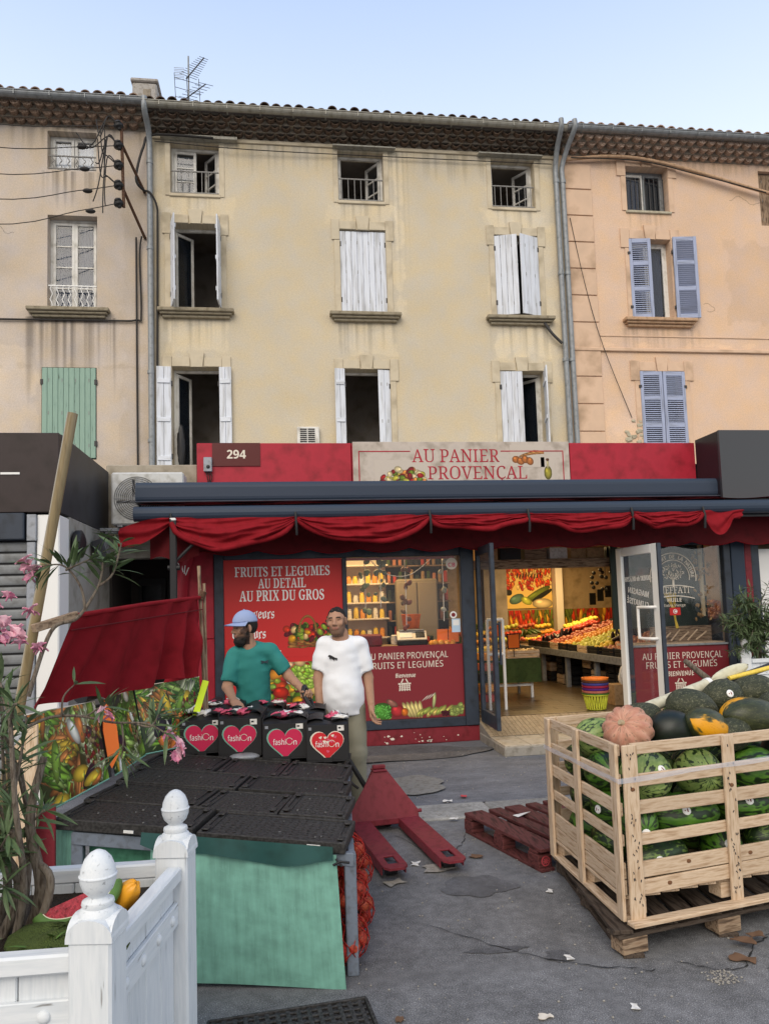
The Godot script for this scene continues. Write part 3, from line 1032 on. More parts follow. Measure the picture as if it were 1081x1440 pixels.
func facades() -> void:
	mk("net_curtain",lin(0.55,0.60,0.68),0.9)
	mk("blue_curtain",lin(0.030,0.045,0.085),0.9)
	mk("grey_curtain",lin(0.16,0.17,0.19),0.9)
	var cols := [[-2.03,-1.11],[1.2,2.11],[4.33,5.24]]
	var holes := []
	for c in cols:
		holes.append(Rect2(c[0],9.78,c[1] - c[0],1.03))
		holes.append(Rect2(c[0],7.48,c[1] - c[0],1.71))
		holes.append(Rect2(c[0],4.3,c[1] - c[0],2.07))
	var drips := []
	var reps := []
	for c in cols:
		drips.append([c[0] - 0.2,7.32,c[1] - c[0] + 0.4,0.7,0.16])
		drips.append([c[0],9.76,c[1] - c[0],0.5,0.14])
		reps.append([c[0] - 0.16,6.62,c[1] - c[0] + 0.35,0.66,1.04])
		reps.append([c[0] - 0.3,9.28,c[1] - c[0] + 0.6,0.5,1.03])
	drips.append([-2.4,10.95,8.2,0.7,0.15])
	drips.append([2.2,10.9,0.5,3.5,0.15])
	reps.append([-2.44,4.0,0.42,6.9,0.95])
	reps.append([2.2,7.4,0.3,3.4,1.05])
	reps.append([4.15,4.0,1.5,6.7,1.035])
	plaster("plaster_yellow",-2.46,5.8,3.25,11.05,lin(0.555,0.485,0.365),101,drips,reps,0.02,0.16,4)
	var h := thing("middle_house","yellow rendered terraced house with white shutters above the red shop sign","house",Vector3.ZERO)
	part("wall",wall_mesh(-2.46,5.8,3.25,11.05,-14.0,0.34,holes),M.plaster_yellow,h)
	shell(h,-2.46,5.8,3.0,[3.02,6.85,9.5,10.95])
	eaves(h,-2.46,5.8,10.95,3,M.tile_dark,M.mortar,M.zinc_old,Vector2(0.55,1.0))
	var bb := MB.new()
	bb.span(Vector3(-2.4,10.86,-14.0),Vector3(5.78,10.93,-13.965),0.006)
	part("cornice_band",bb,M.stone_trim,h)
	for i in 3:
		var x0: float = cols[i][0]
		var x1: float = cols[i][1]
		surround(h,x0,x1,7.48,9.19,M.stone_trim)
		surround(h,x0,x1,4.0,6.37,M.stone_trim,0.17,0.24,0.2)
		sill(h,x0 - 0.24,x1 + 0.25,7.47,M.sill_stone)
		for s in [[x0 - 0.1,x0 - 0.003],[x1 + 0.003,x1 + 0.1]]:
			bx("jamb_band",Vector3(s[0],9.74,-14.0),Vector3(s[1],10.85,-13.985),M.stone_trim,h,0.004)
		bx("sill",Vector3(x0 - 0.02,9.72,-14.2),Vector3(x1 + 0.02,9.785,-13.97),M.stone_trim,h,0.01)
		frame_box(h,x0,x1,9.785,10.81,-14.2,M.window_white)
		railing(h,x0 + 0.01,x1 - 0.01,9.80,0.46,-14.04,7)
		frame_box(h,x0,x1,7.48,9.19,-14.24,M.window_white)
		frame_box(h,x0,x1,4.3,6.37,-14.24,M.window_white)
	bx("drip_board",Vector3(-2.2,10.84,-13.99),Vector3(-0.75,10.90,-13.86),M.zinc_old,h,0.004)
	bx("drip_board",Vector3(1.1,10.84,-13.99),Vector3(2.35,10.87,-13.86),M.zinc_old,h,0.004)
	bx("drip_board",Vector3(4.05,10.84,-13.99),Vector3(5.4,10.87,-13.86),M.zinc_old,h,0.004)
	leaf(h,-1.98,0.42,9.8,10.75,-14.19,3,0.04,1,M.pane,null,M.grey_curtain)
	leaf(h,-1.16,0.42,9.8,10.75,-14.19,3,0.9,-1,M.pane)
	leaf(h,2.06,0.42,9.8,10.75,-14.19,3,0.95,-1,M.pane)
	leaf(h,1.25,0.42,9.8,10.75,-14.19,3,1.5,1,M.pane)
	leaf(h,5.19,0.42,9.8,10.75,-14.19,3,0.95,-1,M.pane)
	leaf(h,4.38,0.42,9.8,10.75,-14.19,3,1.5,1,M.pane)
	shutter(h,-2.03,0.44,7.5,9.17,-13.99,1.30,1,"shutter_white",4)
	shutter(h,-1.11,0.44,7.5,9.17,-13.99,1.52,-1,"shutter_white",4)
	leaf(h,-1.98,0.42,7.5,9.12,-14.22,1,0.75,1,M.dark_pane)
	shutter(h,1.2,0.455,7.5,9.17,-14.03,0.0,1,"shutter_white",4)
	shutter(h,2.11,0.455,7.5,9.17,-14.03,0.0,-1,"shutter_white",4)
	shutter(h,4.33,0.455,7.5,9.17,-14.0,0.28,1,"shutter_white",4)
	shutter(h,5.24,0.455,7.5,9.17,-14.0,0.36,-1,"shutter_white",4)
	shutter(h,-2.04,0.27,4.32,6.36,-13.96,3.05,1,"shutter_white",2)
	shutter(h,-1.16,0.23,4.32,6.36,-13.95,3.05,-1,"shutter_white",2)
	leaf(h,-1.98,0.42,4.32,6.3,-14.22,1,1.0,1,M.dark_pane)
	shutter(h,1.22,0.2,4.32,6.36,-13.95,3.0,1,"shutter_white",2)
	shutter(h,2.11,0.24,4.32,6.36,-14.02,0.1,-1,"shutter_white",2)
	shutter(h,4.33,0.455,4.32,6.36,-14.0,0.05,1,"shutter_white",4)
	shutter(h,5.24,0.455,4.32,6.36,-14.0,1.33,-1,"shutter_white",4)
	leaf(h,5.19,0.42,4.32,6.3,-14.22,1,0.9,-1,M.dark_pane)
	bb = MB.new()
	bb.ball(Vector3(-1.88,4.85,-14.06),Vector3(0.07,0.42,0.05),14,12,Basis.IDENTITY,func(th: float,ph: float) -> float: return 1.0 + 0.22 * sin(th * 5.0 + ph * 4.0) * sin(ph))
	obj("garment",bb,M.black,"black garment hanging from the open shutter above the house number plate","clothing")
	var vt := thing("air_vent","small white louvred air vent on the yellow wall above the red fascia","vent",Vector3(0.49,4.86,-14.0))
	bx("vent_frame",Vector3(-0.21,0,0),Vector3(0.21,0.34,0.10),M.window_white,vt,0.012)
	for r in 7:
		for q in 2:
			part("vent_slat",boxm(Vector3(0.13,0.024,0.012),0.002),M.black,vt,Transform3D(Basis.IDENTITY,Vector3(-0.09 + q * 0.15,0.05 + r * 0.04,0.102)))
	mk("chimney_grey",lin(0.42,0.40,0.38),0.95,{"tex": T.dirt,"scale": 1.5,"bump": T.rough,"height": 0.8})
	var ch := thing("chimney","squat cracked grey chimney stack on the roof ridge between two houses","chimney",Vector3(-2.62,11.65,-15.0))
	bx("stack",Vector3(-0.27,0,-0.3),Vector3(0.22,0.95,0.2),M.chimney_grey,ch,0.03)
	bx("cap",Vector3(-0.30,0.95,-0.33),Vector3(0.25,1.03,0.23),M.chimney_grey,ch,0.02)
	bx("render_patch",Vector3(-0.05,0.4,0.2),Vector3(0.1,0.8,0.215),M.mortar,ch,0.006)
	aerial()
	holes = [Rect2(-4.28,10.15,0.89,0.77),Rect2(-4.27,7.43,0.89,1.83),Rect2(-4.36,4.6,0.97,1.73)]
	plaster("plaster_pink",-7.5,-2.46,3.0,11.05,lin(0.52,0.445,0.375),202,[[-4.7,7.28,1.7,1.5,0.3],[-4.4,10.12,1.1,0.7,0.25],[-7.4,11.0,4.9,0.5,0.15]],[[-7.5,6.3,5.0,0.12,0.96],[-3.0,3.0,0.5,8.0,0.97],[-6.0,3.2,1.6,3.6,1.05]],0.06,0.10,2)
	h = thing("left_house","pinkish beige rendered terraced house with pale green closed shutters at left","house")
	part("wall",wall_mesh(-7.5,-2.46,3.0,11.05,-14.0,0.34,holes),M.plaster_pink,h)
	shell(h,-7.5,-2.46,3.0,[3.02,6.85,9.6,10.95])
	eaves(h,-7.5,-2.47,11.0,3,M.tile_brown,M.mortar,M.zinc,Vector2(0.7,1.0))
	sill(h,-4.6,-3.14,7.43,M.sill_stone)
	frame_box(h,-4.28,-3.39,10.15,10.92,-14.2,M.window_white)
	leaf(h,-4.24,0.40,10.17,10.88,-14.19,1,0.0,1,M.pane,null,M.net_curtain)
	leaf(h,-3.43,0.40,10.17,10.88,-14.19,1,0.0,-1,M.pane,null,M.net_curtain)
	railing(h,-4.26,-3.41,10.17,0.28,-14.04,6,true)
	frame_box(h,-4.27,-3.38,7.43,9.26,-14.2,M.window_white)
	leaf(h,-4.22,0.395,7.45,9.2,-14.19,4,0.0,1,M.pane,null,M.blue_curtain)
	leaf(h,-3.43,0.395,7.45,9.2,-14.19,4,0.0,-1,M.pane,null,M.blue_curtain)
	railing(h,-4.26,-3.39,7.45,0.45,-14.03,8,true,M.white)
	shutter(h,-4.35,0.475,4.62,6.32,-13.99,0.0,1,"shutter_green",5)
	shutter(h,-3.40,0.475,4.62,6.32,-13.99,0.0,-1,"shutter_green",5)
	holes = [Rect2(7.23,9.83,0.93,0.97),Rect2(7.2,7.5,0.93,1.72),Rect2(7.27,4.6,0.98,1.8),Rect2(10.25,9.63,0.95,1.22)]
	plaster("plaster_orange",5.8,14.0,3.0,11.05,lin(0.66,0.475,0.345),303,[[6.9,7.3,1.8,0.5,0.12],[5.9,10.95,8.0,0.3,0.1],[7.2,9.8,1.0,0.4,0.12]],[[9.3,7.4,4.0,1.9,0.96],[5.8,6.9,8.2,0.12,1.04],[6.5,5.0,0.8,0.6,1.03]],0.025,0.10,9)
	h = thing("right_house","orange rendered terraced house with blue louvred shutters at right","house")
	part("wall",wall_mesh(5.8,14.0,3.0,11.05,-14.0,0.34,holes),M.plaster_orange,h)
	shell(h,5.8,14.0,3.0,[3.02,6.85,9.4,10.95])
	eaves(h,5.81,14.0,10.98,3,M.tile_grey,M.mortar,M.zinc,Vector2(0.75,1.05))
	var yq := 4.0
	while yq < 10.8:
		if absf(yq - 6.55) > 0.2:
			bx("quoin_block",Vector3(5.86,yq + 0.011,-14.0),Vector3(6.46 + rnd(-0.006,0.006),yq + 0.555,-13.972),M.trim_orange,h,0.007,grey(0.95,1.03))
		yq += 0.567
	bx("string_course",Vector3(5.82,6.80,-14.0),Vector3(14,6.875,-13.95),M.trim_orange,h,0.012)
	bx("string_course",Vector3(6.48,7.12,-14.0),Vector3(14,7.145,-13.985),M.trim_orange,h,0.004)
	surround(h,7.23,8.13,7.5,9.22,M.trim_orange,0.2,0.2,0.22)
	surround(h,7.28,8.25,4.6,6.4,M.trim_orange,0.2,0.2,0.22)
	surround(h,7.23,8.16,9.83,10.8,M.trim_orange,0.2,0.22,0.12)
	sill(h,6.98,8.55,7.49,M.sill_orange)
	bx("sill",Vector3(7.19,9.78,-14.2),Vector3(8.2,9.835,-13.96),M.stone,h,0.01)
	frame_box(h,7.23,8.16,9.83,10.8,-14.22,M.zinc)
	leaf(h,7.27,0.42,9.85,10.74,-14.2,1,0.0,1,M.pane,M.window_white,M.blue_curtain)
	leaf(h,8.12,0.42,9.85,10.74,-14.2,1,0.0,-1,M.dark_pane,M.zinc)
	for i in 9:
		part("bar",tubem([Vector3(7.28 + i * 0.102,9.84,-14.08),Vector3(7.28 + i * 0.102,10.6,-14.08)],0.011,6),M.iron,h)
	louvred(h,7.2,0.46,7.51,9.21,-13.99,0.12,1,"shutter_blue")
	louvred(h,8.15,0.50,7.51,9.26,-13.94,PI - 0.12,-1,"shutter_blue")
	frame_box(h,7.2,8.13,7.5,9.22,-14.2,M.window_white)
	leaf(h,7.25,0.41,7.52,9.17,-14.19,1,0.0,1,M.pane,null,M.blue_curtain)
	leaf(h,8.08,0.41,7.52,9.17,-14.19,1,0.0,-1,M.pane,null,M.blue_curtain)
	louvred(h,7.27,0.485,4.62,6.39,-13.98,0.0,1,"shutter_blue")
	louvred(h,8.25,0.485,4.62,6.39,-13.98,0.0,-1,"shutter_blue")
	for sd in [[10.26,1.0],[11.19,-1.0]]:
		shutter(h,sd[0],0.46,9.65,10.83,-14.1,0.0,sd[1],"old_wood",4)
	for q in 26:
		var px := 6.82 + 0.5 * pow(rng.randf(),0.8)
		var py := rnd(4.85,5.42)
		if py > 4.95 + (px - 6.78) * 1.5:
			continue
		part("bare_stone",boxm(Vector3(0.09,0.06,0.04),0.014,grey(0.9,1.0)),M.stone,h,Transform3D(Basis(Vector3.BACK,rnd(-0.5,0.5)).scaled(Vector3.ONE * rnd(0.8,1.5)),Vector3(px,py,-13.995)))

func aerial() -> void:
	var a := thing("tv_aerial","thin metal television aerial on a mast above the tiled roof","aerial",Vector3(-1.74,11.72,-14.6))
	part("mast",tubem([Vector3(0,0,0),Vector3(0,1.35,0)],0.018,6),M.zinc,a)
	var d := Vector3(0.24,0.55,-0.25)
	var o := Vector3(0.02,0.95,0)
	part("boom",tubem([o - d * 0.25,o + d * 1.1],0.013,5),M.iron,a)
	for i in 11:
		var p := o + d * lerpf(-0.1,1.08,i / 10.0)
		var w := lerpf(0.17,0.09,i / 10.0)
		part("element",tubem([p - Vector3(w,-w * 0.35,0),p + Vector3(w,-w * 0.35,0)],0.006,4),M.iron,a)
	var o2 := Vector3(0.02,0.5,0)
	var d2 := Vector3(0.3,0.42,-0.2)
	part("boom",tubem([o2 - d2 * 0.3,o2 + d2],0.012,5),M.iron,a)
	for i in 7:
		var p := o2 + d2 * lerpf(-0.2,1.0,i / 6.0)
		part("element",tubem([p - Vector3(0.15,-0.03,0),p + Vector3(0.15,-0.03,0)],0.006,4),M.iron,a)
	for y in [0.35,0.55,0.75]:
		part("reflector",tubem([Vector3(-0.26,y + 0.05,0.1),Vector3(0.26,y - 0.08,0.1)],0.006,4),M.iron,a)
	for x in [-0.24,0.0,0.24]:
		part("reflector",tubem([Vector3(x,0.2 - x * 0.2,0.1),Vector3(x - 0.03,0.85 - x * 0.2,0.1)],0.006,4),M.iron,a)
	var b := MB.new()
	for i in 8:
		b.span(Vector3(-0.28,0.80 + i * 0.035,0.05),Vector3(-0.08,0.806 + i * 0.035,0.056))
	part("grid",b,M.zinc,a)

func wires() -> void:
	var p := thing("drain_pipe","blue-grey drain pipe between the pinkish house and the yellow house","drain pipe")
	var pts := smooth([Vector3(-2.42,11.35,-13.5),Vector3(-2.42,11.12,-13.52),Vector3(-2.40,10.92,-13.78),Vector3(-2.40,10.7,-13.9),Vector3(-2.40,10.4,-13.92)],5)
	pts.append(Vector3(-2.39,3.6,-13.92))
	part("pipe",tubem(pts,0.055,12),M.zinc,p)
	for y in [10.3,8.6,6.2,4.9]:
		part("collar",tubem([Vector3(-2.40,y,-13.92),Vector3(-2.40,y + 0.06,-13.92)],0.064,12),M.zinc,p)
	for q in [[5.66,5.60,M.zinc,"left-hand pipe of the grey pair where the yellow and orange houses meet"],[5.94,5.74,M.zinc,"right-hand pipe of the grey pair, close to the orange quoins"]]:
		p = thing("drain_pipe",q[3],"drain pipe")
		var xb: float = q[1] + 0.07
		pts = smooth([Vector3(q[0],11.38,-13.46),Vector3(q[0],11.2,-13.48),Vector3(lerpf(q[0],xb,0.5),10.95,-13.75),Vector3(xb,10.65,-13.9),Vector3(xb,10.4,-13.91)],5)
		pts.append(Vector3(xb + 0.03,3.6,-13.91))
		part("pipe",tubem(pts,0.052,12),q[2],p)
		for y in [10.3,8.35,6.55]:
			part("collar",tubem([Vector3(xb + 0.005,y,-13.91),Vector3(xb + 0.005,y + 0.07,-13.91)],0.062,12),q[2],p)
		if q[0] < 5.8:
			part("branch",tubem(smooth([Vector3(5.28,7.35,-13.93),Vector3(5.42,7.12,-13.9),Vector3(5.62,6.92,-13.9)],4),0.03,8),M.iron,p)
	var b := thing("insulator_bracket","rusty iron bracket carrying black insulators and looping wires","wire bracket")
	part("post",tubem([Vector3(-2.80,10.75,-13.35),Vector3(-2.76,9.1,-13.35)],0.03,6),M.rust,b)
	part("arm",tubem([Vector3(-2.79,10.3,-13.36),Vector3(-2.5,9.75,-13.98)],0.03,6),M.rust,b)
	part("arm",tubem([Vector3(-2.77,9.45,-13.36),Vector3(-2.5,8.85,-13.98)],0.03,6),M.rust,b)
	var ys := [10.62,10.24,9.86,9.48,9.14]
	for y in ys:
		var t := Transform3D(Basis(Vector3.BACK,0.25),Vector3(-2.84,y,-13.32))
		var l := MB.new()
		l.lathe([Vector2(0,-0.07),Vector2(0.035,-0.065),Vector2(0.04,-0.03),Vector2(0.085,-0.02),Vector2(0.09,0.02),Vector2(0.05,0.035),Vector2(0.075,0.05),Vector2(0.06,0.09),Vector2(0,0.1)],10,t)
		part("insulator",l,M.black,b)
	rng.seed = 88
	for k in 10:
		var a := Vector3(-2.86,ys[rng.randi() % 5],-13.28)
		var c := Vector3(rnd(-3.55,-3.0),ys[rng.randi() % 5] + rnd(-0.25,0.05),-13.2)
		part("loop_wire",tubem(smooth([a,a + Vector3(-0.15,0.12,0.05),(a + c) * 0.5 + Vector3(-0.1,rnd(-0.35,-0.1),0.06),c],6),0.011,5),M.cable,b)
	for k in 5:
		var y: float = ys[k] - 0.02
		var yl: float = [10.36,9.93,9.44,8.98,8.52][k]
		var w := thing("overhead_wire",["highest thin wire","second wire from the top","middle wire","fourth wire down","lowest thin wire"][k] + " running left from the insulator bracket","wire")
		var xe: float = -2.9
		part("span",tubem(smooth([Vector3(xe,y,-13.28),Vector3(-3.5,lerpf(y,yl,0.3) - 0.02,-13.2),Vector3(-5.0,yl - 0.02,-13.0),Vector3(-8.5,yl + 0.05,-12.5)],5),0.008,5),M.cable,w)
		if k > 0:
			var cb := MB.new()
			cb.ball(Vector3(-3.5 + 0.05 * k,lerpf(y,yl,0.3) - 0.02,-13.2),Vector3(0.09,0.04,0.05),8,6)
			part("clamp",cb,M.cable,w)
	var c := thing("wall_cable","black cable running down beside the left drain pipe","cable")
	part("run",tubem(smooth([Vector3(-2.5,9.75,-13.9),Vector3(-2.62,9.9,-13.75),Vector3(-2.5,10.6,-13.85),Vector3(-2.3,10.85,-13.85),Vector3(-1.2,10.84,-13.85)],6),0.024,7),M.cable,c)
	part("run",tubem(smooth([Vector3(-2.5,9.75,-13.9),Vector3(-2.38,9.68,-13.84),Vector3(-2.27,9.45,-13.9),Vector3(-2.27,9.0,-13.95),Vector3(-2.29,6.5,-13.96),Vector3(-2.30,3.6,-13.96)],6),0.02,7),M.cable,c)
	c = thing("wall_cable","pair of black cables dropping from the bracket down the pinkish wall","cable")
	part("run",tubem(smooth([Vector3(-2.55,8.85,-13.9),Vector3(-2.60,8.5,-13.96),Vector3(-2.58,7.35,-13.96),Vector3(-2.68,7.24,-13.96),Vector3(-3.4,7.22,-13.96),Vector3(-7.4,7.2,-13.96)],6),0.018,6),M.cable,c)
	part("run",tubem([Vector3(-2.66,8.85,-13.95),Vector3(-2.66,6.5,-13.97),Vector3(-2.65,3.6,-13.97)],0.018,6),M.cable,c)
	c = thing("wall_cable","thin cable under the eaves across the yellow house","cable")
	part("run",tubem(smooth([Vector3(-2.3,10.72,-13.85),Vector3(-0.5,10.68,-13.9),Vector3(2.3,10.70,-13.93),Vector3(5.6,10.72,-13.93)],5),0.009,5),M.cable,c)
	c = thing("wall_conduit","pale conduit sloping across the top of the orange house","conduit")
	part("run",tubem(smooth([Vector3(5.9,10.82,-13.9),Vector3(6.8,10.92,-13.88),Vector3(7.6,10.90,-13.88),Vector3(8.6,10.72,-13.88),Vector3(10.0,10.38,-13.88),Vector3(12.0,9.9,-13.88)],6),0.035,8),M.sill_orange,c)
	part("run",tubem(smooth([Vector3(6.0,10.84,-13.86),Vector3(7.5,10.84,-13.85),Vector3(8.8,10.6,-13.85),Vector3(10.3,10.28,-13.85)],6),0.012,5),M.cable,c)
	c = thing("wall_cable","hairline cable slanting down the orange wall to the bare stones","cable")
	part("run",tubem(smooth([Vector3(5.95,9.6,-13.96),Vector3(6.2,8.2,-13.97),Vector3(6.5,6.9,-13.94),Vector3(7.05,5.42,-13.98)],5),0.007,5),M.cable,c)

func quad_part(called: String,x0: float,x1: float,y0: float,y1: float,z: float,m: Material,parent: Node3D,th := 0.002) -> MeshInstance3D:
	var b := MB.new()
	b.quaduv(Vector3(x0,y0,z),Vector3(x1,y0,z),Vector3(x1,y1,z),Vector3(x0,y1,z),Vector3.BACK)
	b.quaduv(Vector3(x0,y0,z - th),Vector3(x1,y0,z - th),Vector3(x1,y1,z - th),Vector3(x0,y1,z - th),Vector3.FORWARD)
	return part(called,b,m,parent)

func basket_icon(parent: Node3D,cx: float,cy: float,w: float,z: float) -> void:
	var b := MB.new()
	var h := w * 0.55
	b.box(Vector3(cx,cy + h * 0.5,z),Vector3(w,h * 0.22,0.003),0.0)
	for i in 3:
		b.box(Vector3(cx,cy + h * (0.18 - 0.26 * i),z),Vector3(w * (0.9 - 0.05 * i),h * 0.1,0.003),0.0)
	for i in 5:
		var k := (i - 2) / 2.0
		b.box(Vector3(cx + k * w * 0.38,cy - 0.02 * w,z),Vector3(w * 0.07,h * 0.95,0.0025),0.0,Basis(Vector3.BACK,k * 0.12))
	for s in [-1.0,1.0]:
		b.box(Vector3(cx + s * w * 0.2,cy + h * 0.85,z),Vector3(w * 0.09,h * 0.75,0.003),0.0,Basis(Vector3.BACK,s * 0.5))
	part("basket_icon",b,M.cream,parent)

func arc_text(s: String,ce: Vector3,r: float,a0: float,a1: float,h: float,m: Material,parent: Node3D,f: Font) -> void:
	for i in s.length():
		if s[i] == " ":
			continue
		var a := deg_to_rad(lerpf(a0,a1,float(i) / (s.length() - 1)))
		text("letter",s[i],h,ce + Vector3(cos(a) * r,sin(a) * r,0),m,parent,f,0.0,0.002,Basis(Vector3.BACK,a - PI / 2))

func ring(ce: Vector3,r: float,w: float,a0: float,a1: float) -> MB:
	var b := MB.new()
	var k := 40
	for i in k:
		var p := deg_to_rad(lerpf(a0,a1,float(i) / k))
		var q := deg_to_rad(lerpf(a0,a1,float(i + 1) / k))
		for z in [0.0,0.002]:
			b.quad(ce + Vector3(cos(p) * (r - w),sin(p) * (r - w),z),ce + Vector3(cos(p) * r,sin(p) * r,z),ce + Vector3(cos(q) * r,sin(q) * r,z),ce + Vector3(cos(q) * (r - w),sin(q) * (r - w),z),Vector3(0,0,1 if z > 0 else -1))
	return b

func shop_front() -> void:
	var z := -9.2
	var slab := font("Droid Serif",700)
	var sans := font("Droid Sans",400)
	var bold := font("Droid Sans",700)
	var ital := font("Droid Serif",700,true)
	var sital := font("Droid Sans",700,true)
	var veg := [Color(0.7,0.12,0.1),Color(0.8,0.2,0.1),Color(0.3,0.5,0.12),Color(0.55,0.65,0.2),Color(0.85,0.6,0.12),Color(0.4,0.08,0.14),Color(0.2,0.3,0.08),Color(0.9,0.75,0.5)]
	var s := thing("shop_building","single-storey greengrocer shop with red fascia and navy frames","shop")
	bx("plinth",Vector3(-0.93,0,z - 0.15),Vector3(2.40,0.195,z + 0.02),M.wine_paint,s,0.01)
	for q in 22:
		var cb := MB.new()
		var cp := circle(1.0,7)
		var cr := 0.006 + 0.022 * pow(rng.randf(),3.0)
		for i in 7:
			cp[i] *= cr * Vector2(rnd(0.6,1.5),rnd(0.4,1.0))
		cb.prism(cp,0.0015)
		part("paint_chip",cb,M.cream,s,Transform3D(Basis.IDENTITY,Vector3(rnd(1.1,2.15),0.03 + 0.14 * rng.randf() * rng.randf(),z + 0.0202)))
	bx("red_pillar",Vector3(-1.30,0,z - 0.2),Vector3(-0.86,1.38,z + 0.01),M.red_panel,s,0.006)
	bx("red_pillar",Vector3(-1.30,1.386,z - 0.2),Vector3(-0.86,2.5,z + 0.01),M.red_panel,s,0.006)
	bx("post",Vector3(-0.858,0.197,z - 0.07),Vector3(-0.745,2.5,z + 0.04),M.navy,s,0.008)
	bx("post",Vector3(0.70,0.31,z - 0.07),Vector3(0.757,2.33,z + 0.03),M.navy,s,0.006)
	bx("post",Vector3(2.20,0.197,z - 0.07),Vector3(2.375,2.5,z + 0.045),M.navy,s,0.01)
	bx("frame_rail",Vector3(-0.745,0.197,z - 0.07),Vector3(2.2,0.308,z + 0.035),M.navy,s,0.008)
	bx("frame_rail",Vector3(-0.745,2.332,z - 0.07),Vector3(2.2,2.5,z + 0.035),M.navy,s,0.008)
	bx("lintel",Vector3(-0.86,2.505,z - 0.1),Vector3(6.1,2.62,z + 0.02),M.slate,s,0.006)
	bx("lintel",Vector3(2.38,2.42,z - 0.1),Vector3(4.33,2.50,z + 0.03),M.wine_paint,s,0.006)
	var po := quad_part("poster",-0.744,0.699,0.309,2.331,z + 0.008,M.red_print,s,0.02)
	text("lettering","FRUITS ET LEGUMES",0.118,Vector3(-0.03,2.18,z + 0.010),M.white,po,slab,1.16)
	text("lettering","AU DETAIL",0.118,Vector3(-0.04,2.035,z + 0.010),M.white,po,slab,0.58)
	text("lettering","AU PRIX DU GROS",0.128,Vector3(-0.04,1.885,z + 0.010),M.white,po,slab,1.03)
	text("lettering","Saveurs",0.105,Vector3(-0.32,1.65,z + 0.010),M.white,po,ital,0.36)
	text("lettering","Couleurs",0.105,Vector3(-0.45,1.41,z + 0.010),M.white,po,ital,0.40)
	text("lettering","Fraîcheur",0.105,Vector3(-0.30,1.17,z + 0.010),M.white,po,ital,0.46)
	var red := lin(0.52,0.025,0.025)
	var im := Image.create(256,192,false,Image.FORMAT_RGB8)
	im.fill(red)
	var g := RandomNumberGenerator.new()
	g.seed = 9
	for k in 60:
		disc(im,55 + g.randf() * 120,118 + g.randf() * 48 * (1.0 - absf(g.randf() - 0.5)),20,4,g.randf_range(-0.2,0.25),Color(0.45,0.28,0.12).lerp(Color(0.7,0.5,0.25),g.randf()))
	for k in 46:
		disc(im,32 + g.randf() * 160,62 + g.randf() * 66,g.randf_range(9,17),g.randf_range(9,16),g.randf() * 3,veg[g.randi() % 8])
	for k in 26:
		var a := PI * k / 25.0
		disc(im,118 + cos(a) * 34,88 - sin(a) * 62,6,4,a,Color(0.62,0.42,0.2))
	for k in 34:
		disc(im,196 + g.randf() * 36,26 + g.randf() * 80,9,5,g.randf() * 3,Color(0.2,0.2,0.16).lerp(Color(0.4,0.36,0.2),g.randf()))
	for k in 8:
		disc(im,178 + g.randf() * 40,112 + g.randf() * 24,15,14,0,[Color(0.85,0.62,0.15),Color(0.55,0.66,0.25)][k % 2])
	quad_part("basket_picture",-0.10,0.68,1.13,1.70,z + 0.0105,print_of("basket_print",im),po)
	im = heap_print(320,160,12,veg,220,10,22,1.3)
	for k in 60:
		disc(im,165 + g.randf() * 60,20 + g.randf() * 85,12,7,g.randf() * 3,Color(0.55,0.75,0.2).lerp(Color(0.75,0.85,0.4),g.randf()))
	disc(im,130,118,24,22,0,Color(0.75,0.16,0.1))
	disc(im,22,90,20,26,0,Color(0.9,0.78,0.15))
	disc(im,160,78,14,10,0.4,Color(0.9,0.9,0.88))
	quad_part("vegetable_picture",-0.6,0.68,0.58,1.07,z + 0.0105,print_of("vegetable_print",im),po)
	bx("white_line",Vector3(-0.72,0.545,z + 0.009),Vector3(0.68,0.56,z + 0.011),M.white,po,0.0)
	quad_part("window_pane",0.757,2.2,0.309,2.331,z - 0.02,M.pane,s,0.006)
	var film := quad_part("window_film",0.76,2.198,0.311,1.215,z - 0.008,M.wine_print,s)
	text("lettering","AU PANIER PROVENÇAL",0.078,Vector3(1.49,1.09,z - 0.006),M.cream,film,sans,1.04)
	text("lettering","FRUITS ET LEGUMES",0.078,Vector3(1.47,0.975,z - 0.006),M.cream,film,sans,0.94)
	text("lettering","Bienvenue",0.05,Vector3(1.46,0.84,z - 0.006),M.cream,film,sital,0.25)
	basket_icon(film,1.445,0.70,0.16,z - 0.006)
	var wine := lin(0.20,0.022,0.030)
	im = Image.create(384,96,false,Image.FORMAT_RGB8)
	im.fill(wine)
	for k in 5:
		disc(im,150 + k * 14,62,9,34,-0.5 + 0.1 * k,Color(0.85,0.78,0.5))
	for k in 14:
		disc(im,205 + k * 13,66 + g.randf() * 14,22,9,-0.9 + g.randf() * 0.3,Color(0.82,0.72,0.4).lerp(Color(0.6,0.66,0.3),g.randf()))
	disc(im,52,66,42,36,0,Color(0.3,0.55,0.2))
	for k in 60:
		disc(im,52 + g.randf_range(-34,34),66 + g.randf_range(-26,26),4,2,g.randf() * 3,Color(0.45,0.8,0.35))
	disc(im,112,64,26,24,0,Color(0.75,0.2,0.22))
	disc(im,92,34,26,12,0.5,Color(0.6,0.4,0.35))
	disc(im,142,70,14,16,0,Color(0.85,0.45,0.15))
	for k in 18:
		disc(im,290 + g.randf() * 36,74 + g.randf() * 14,6,6,0,Color(0.3,0.08,0.14))
	for k in 20:
		disc(im,330 + g.randf() * 44,50 + g.randf() * 36,12,9,g.randf() * 3,Color(0.6,0.66,0.35))
	disc(im,262,30,7,32,0.15,Color(0.72,0.74,0.5))
	for k in 3:
		disc(im,226 + k * 14,20 - k * 4,2,20,0.9,Color(0.85,0.8,0.75))
	quad_part("fruit_picture",0.99,2.192,0.315,0.62,z - 0.006,print_of("fruit_print",im),film)
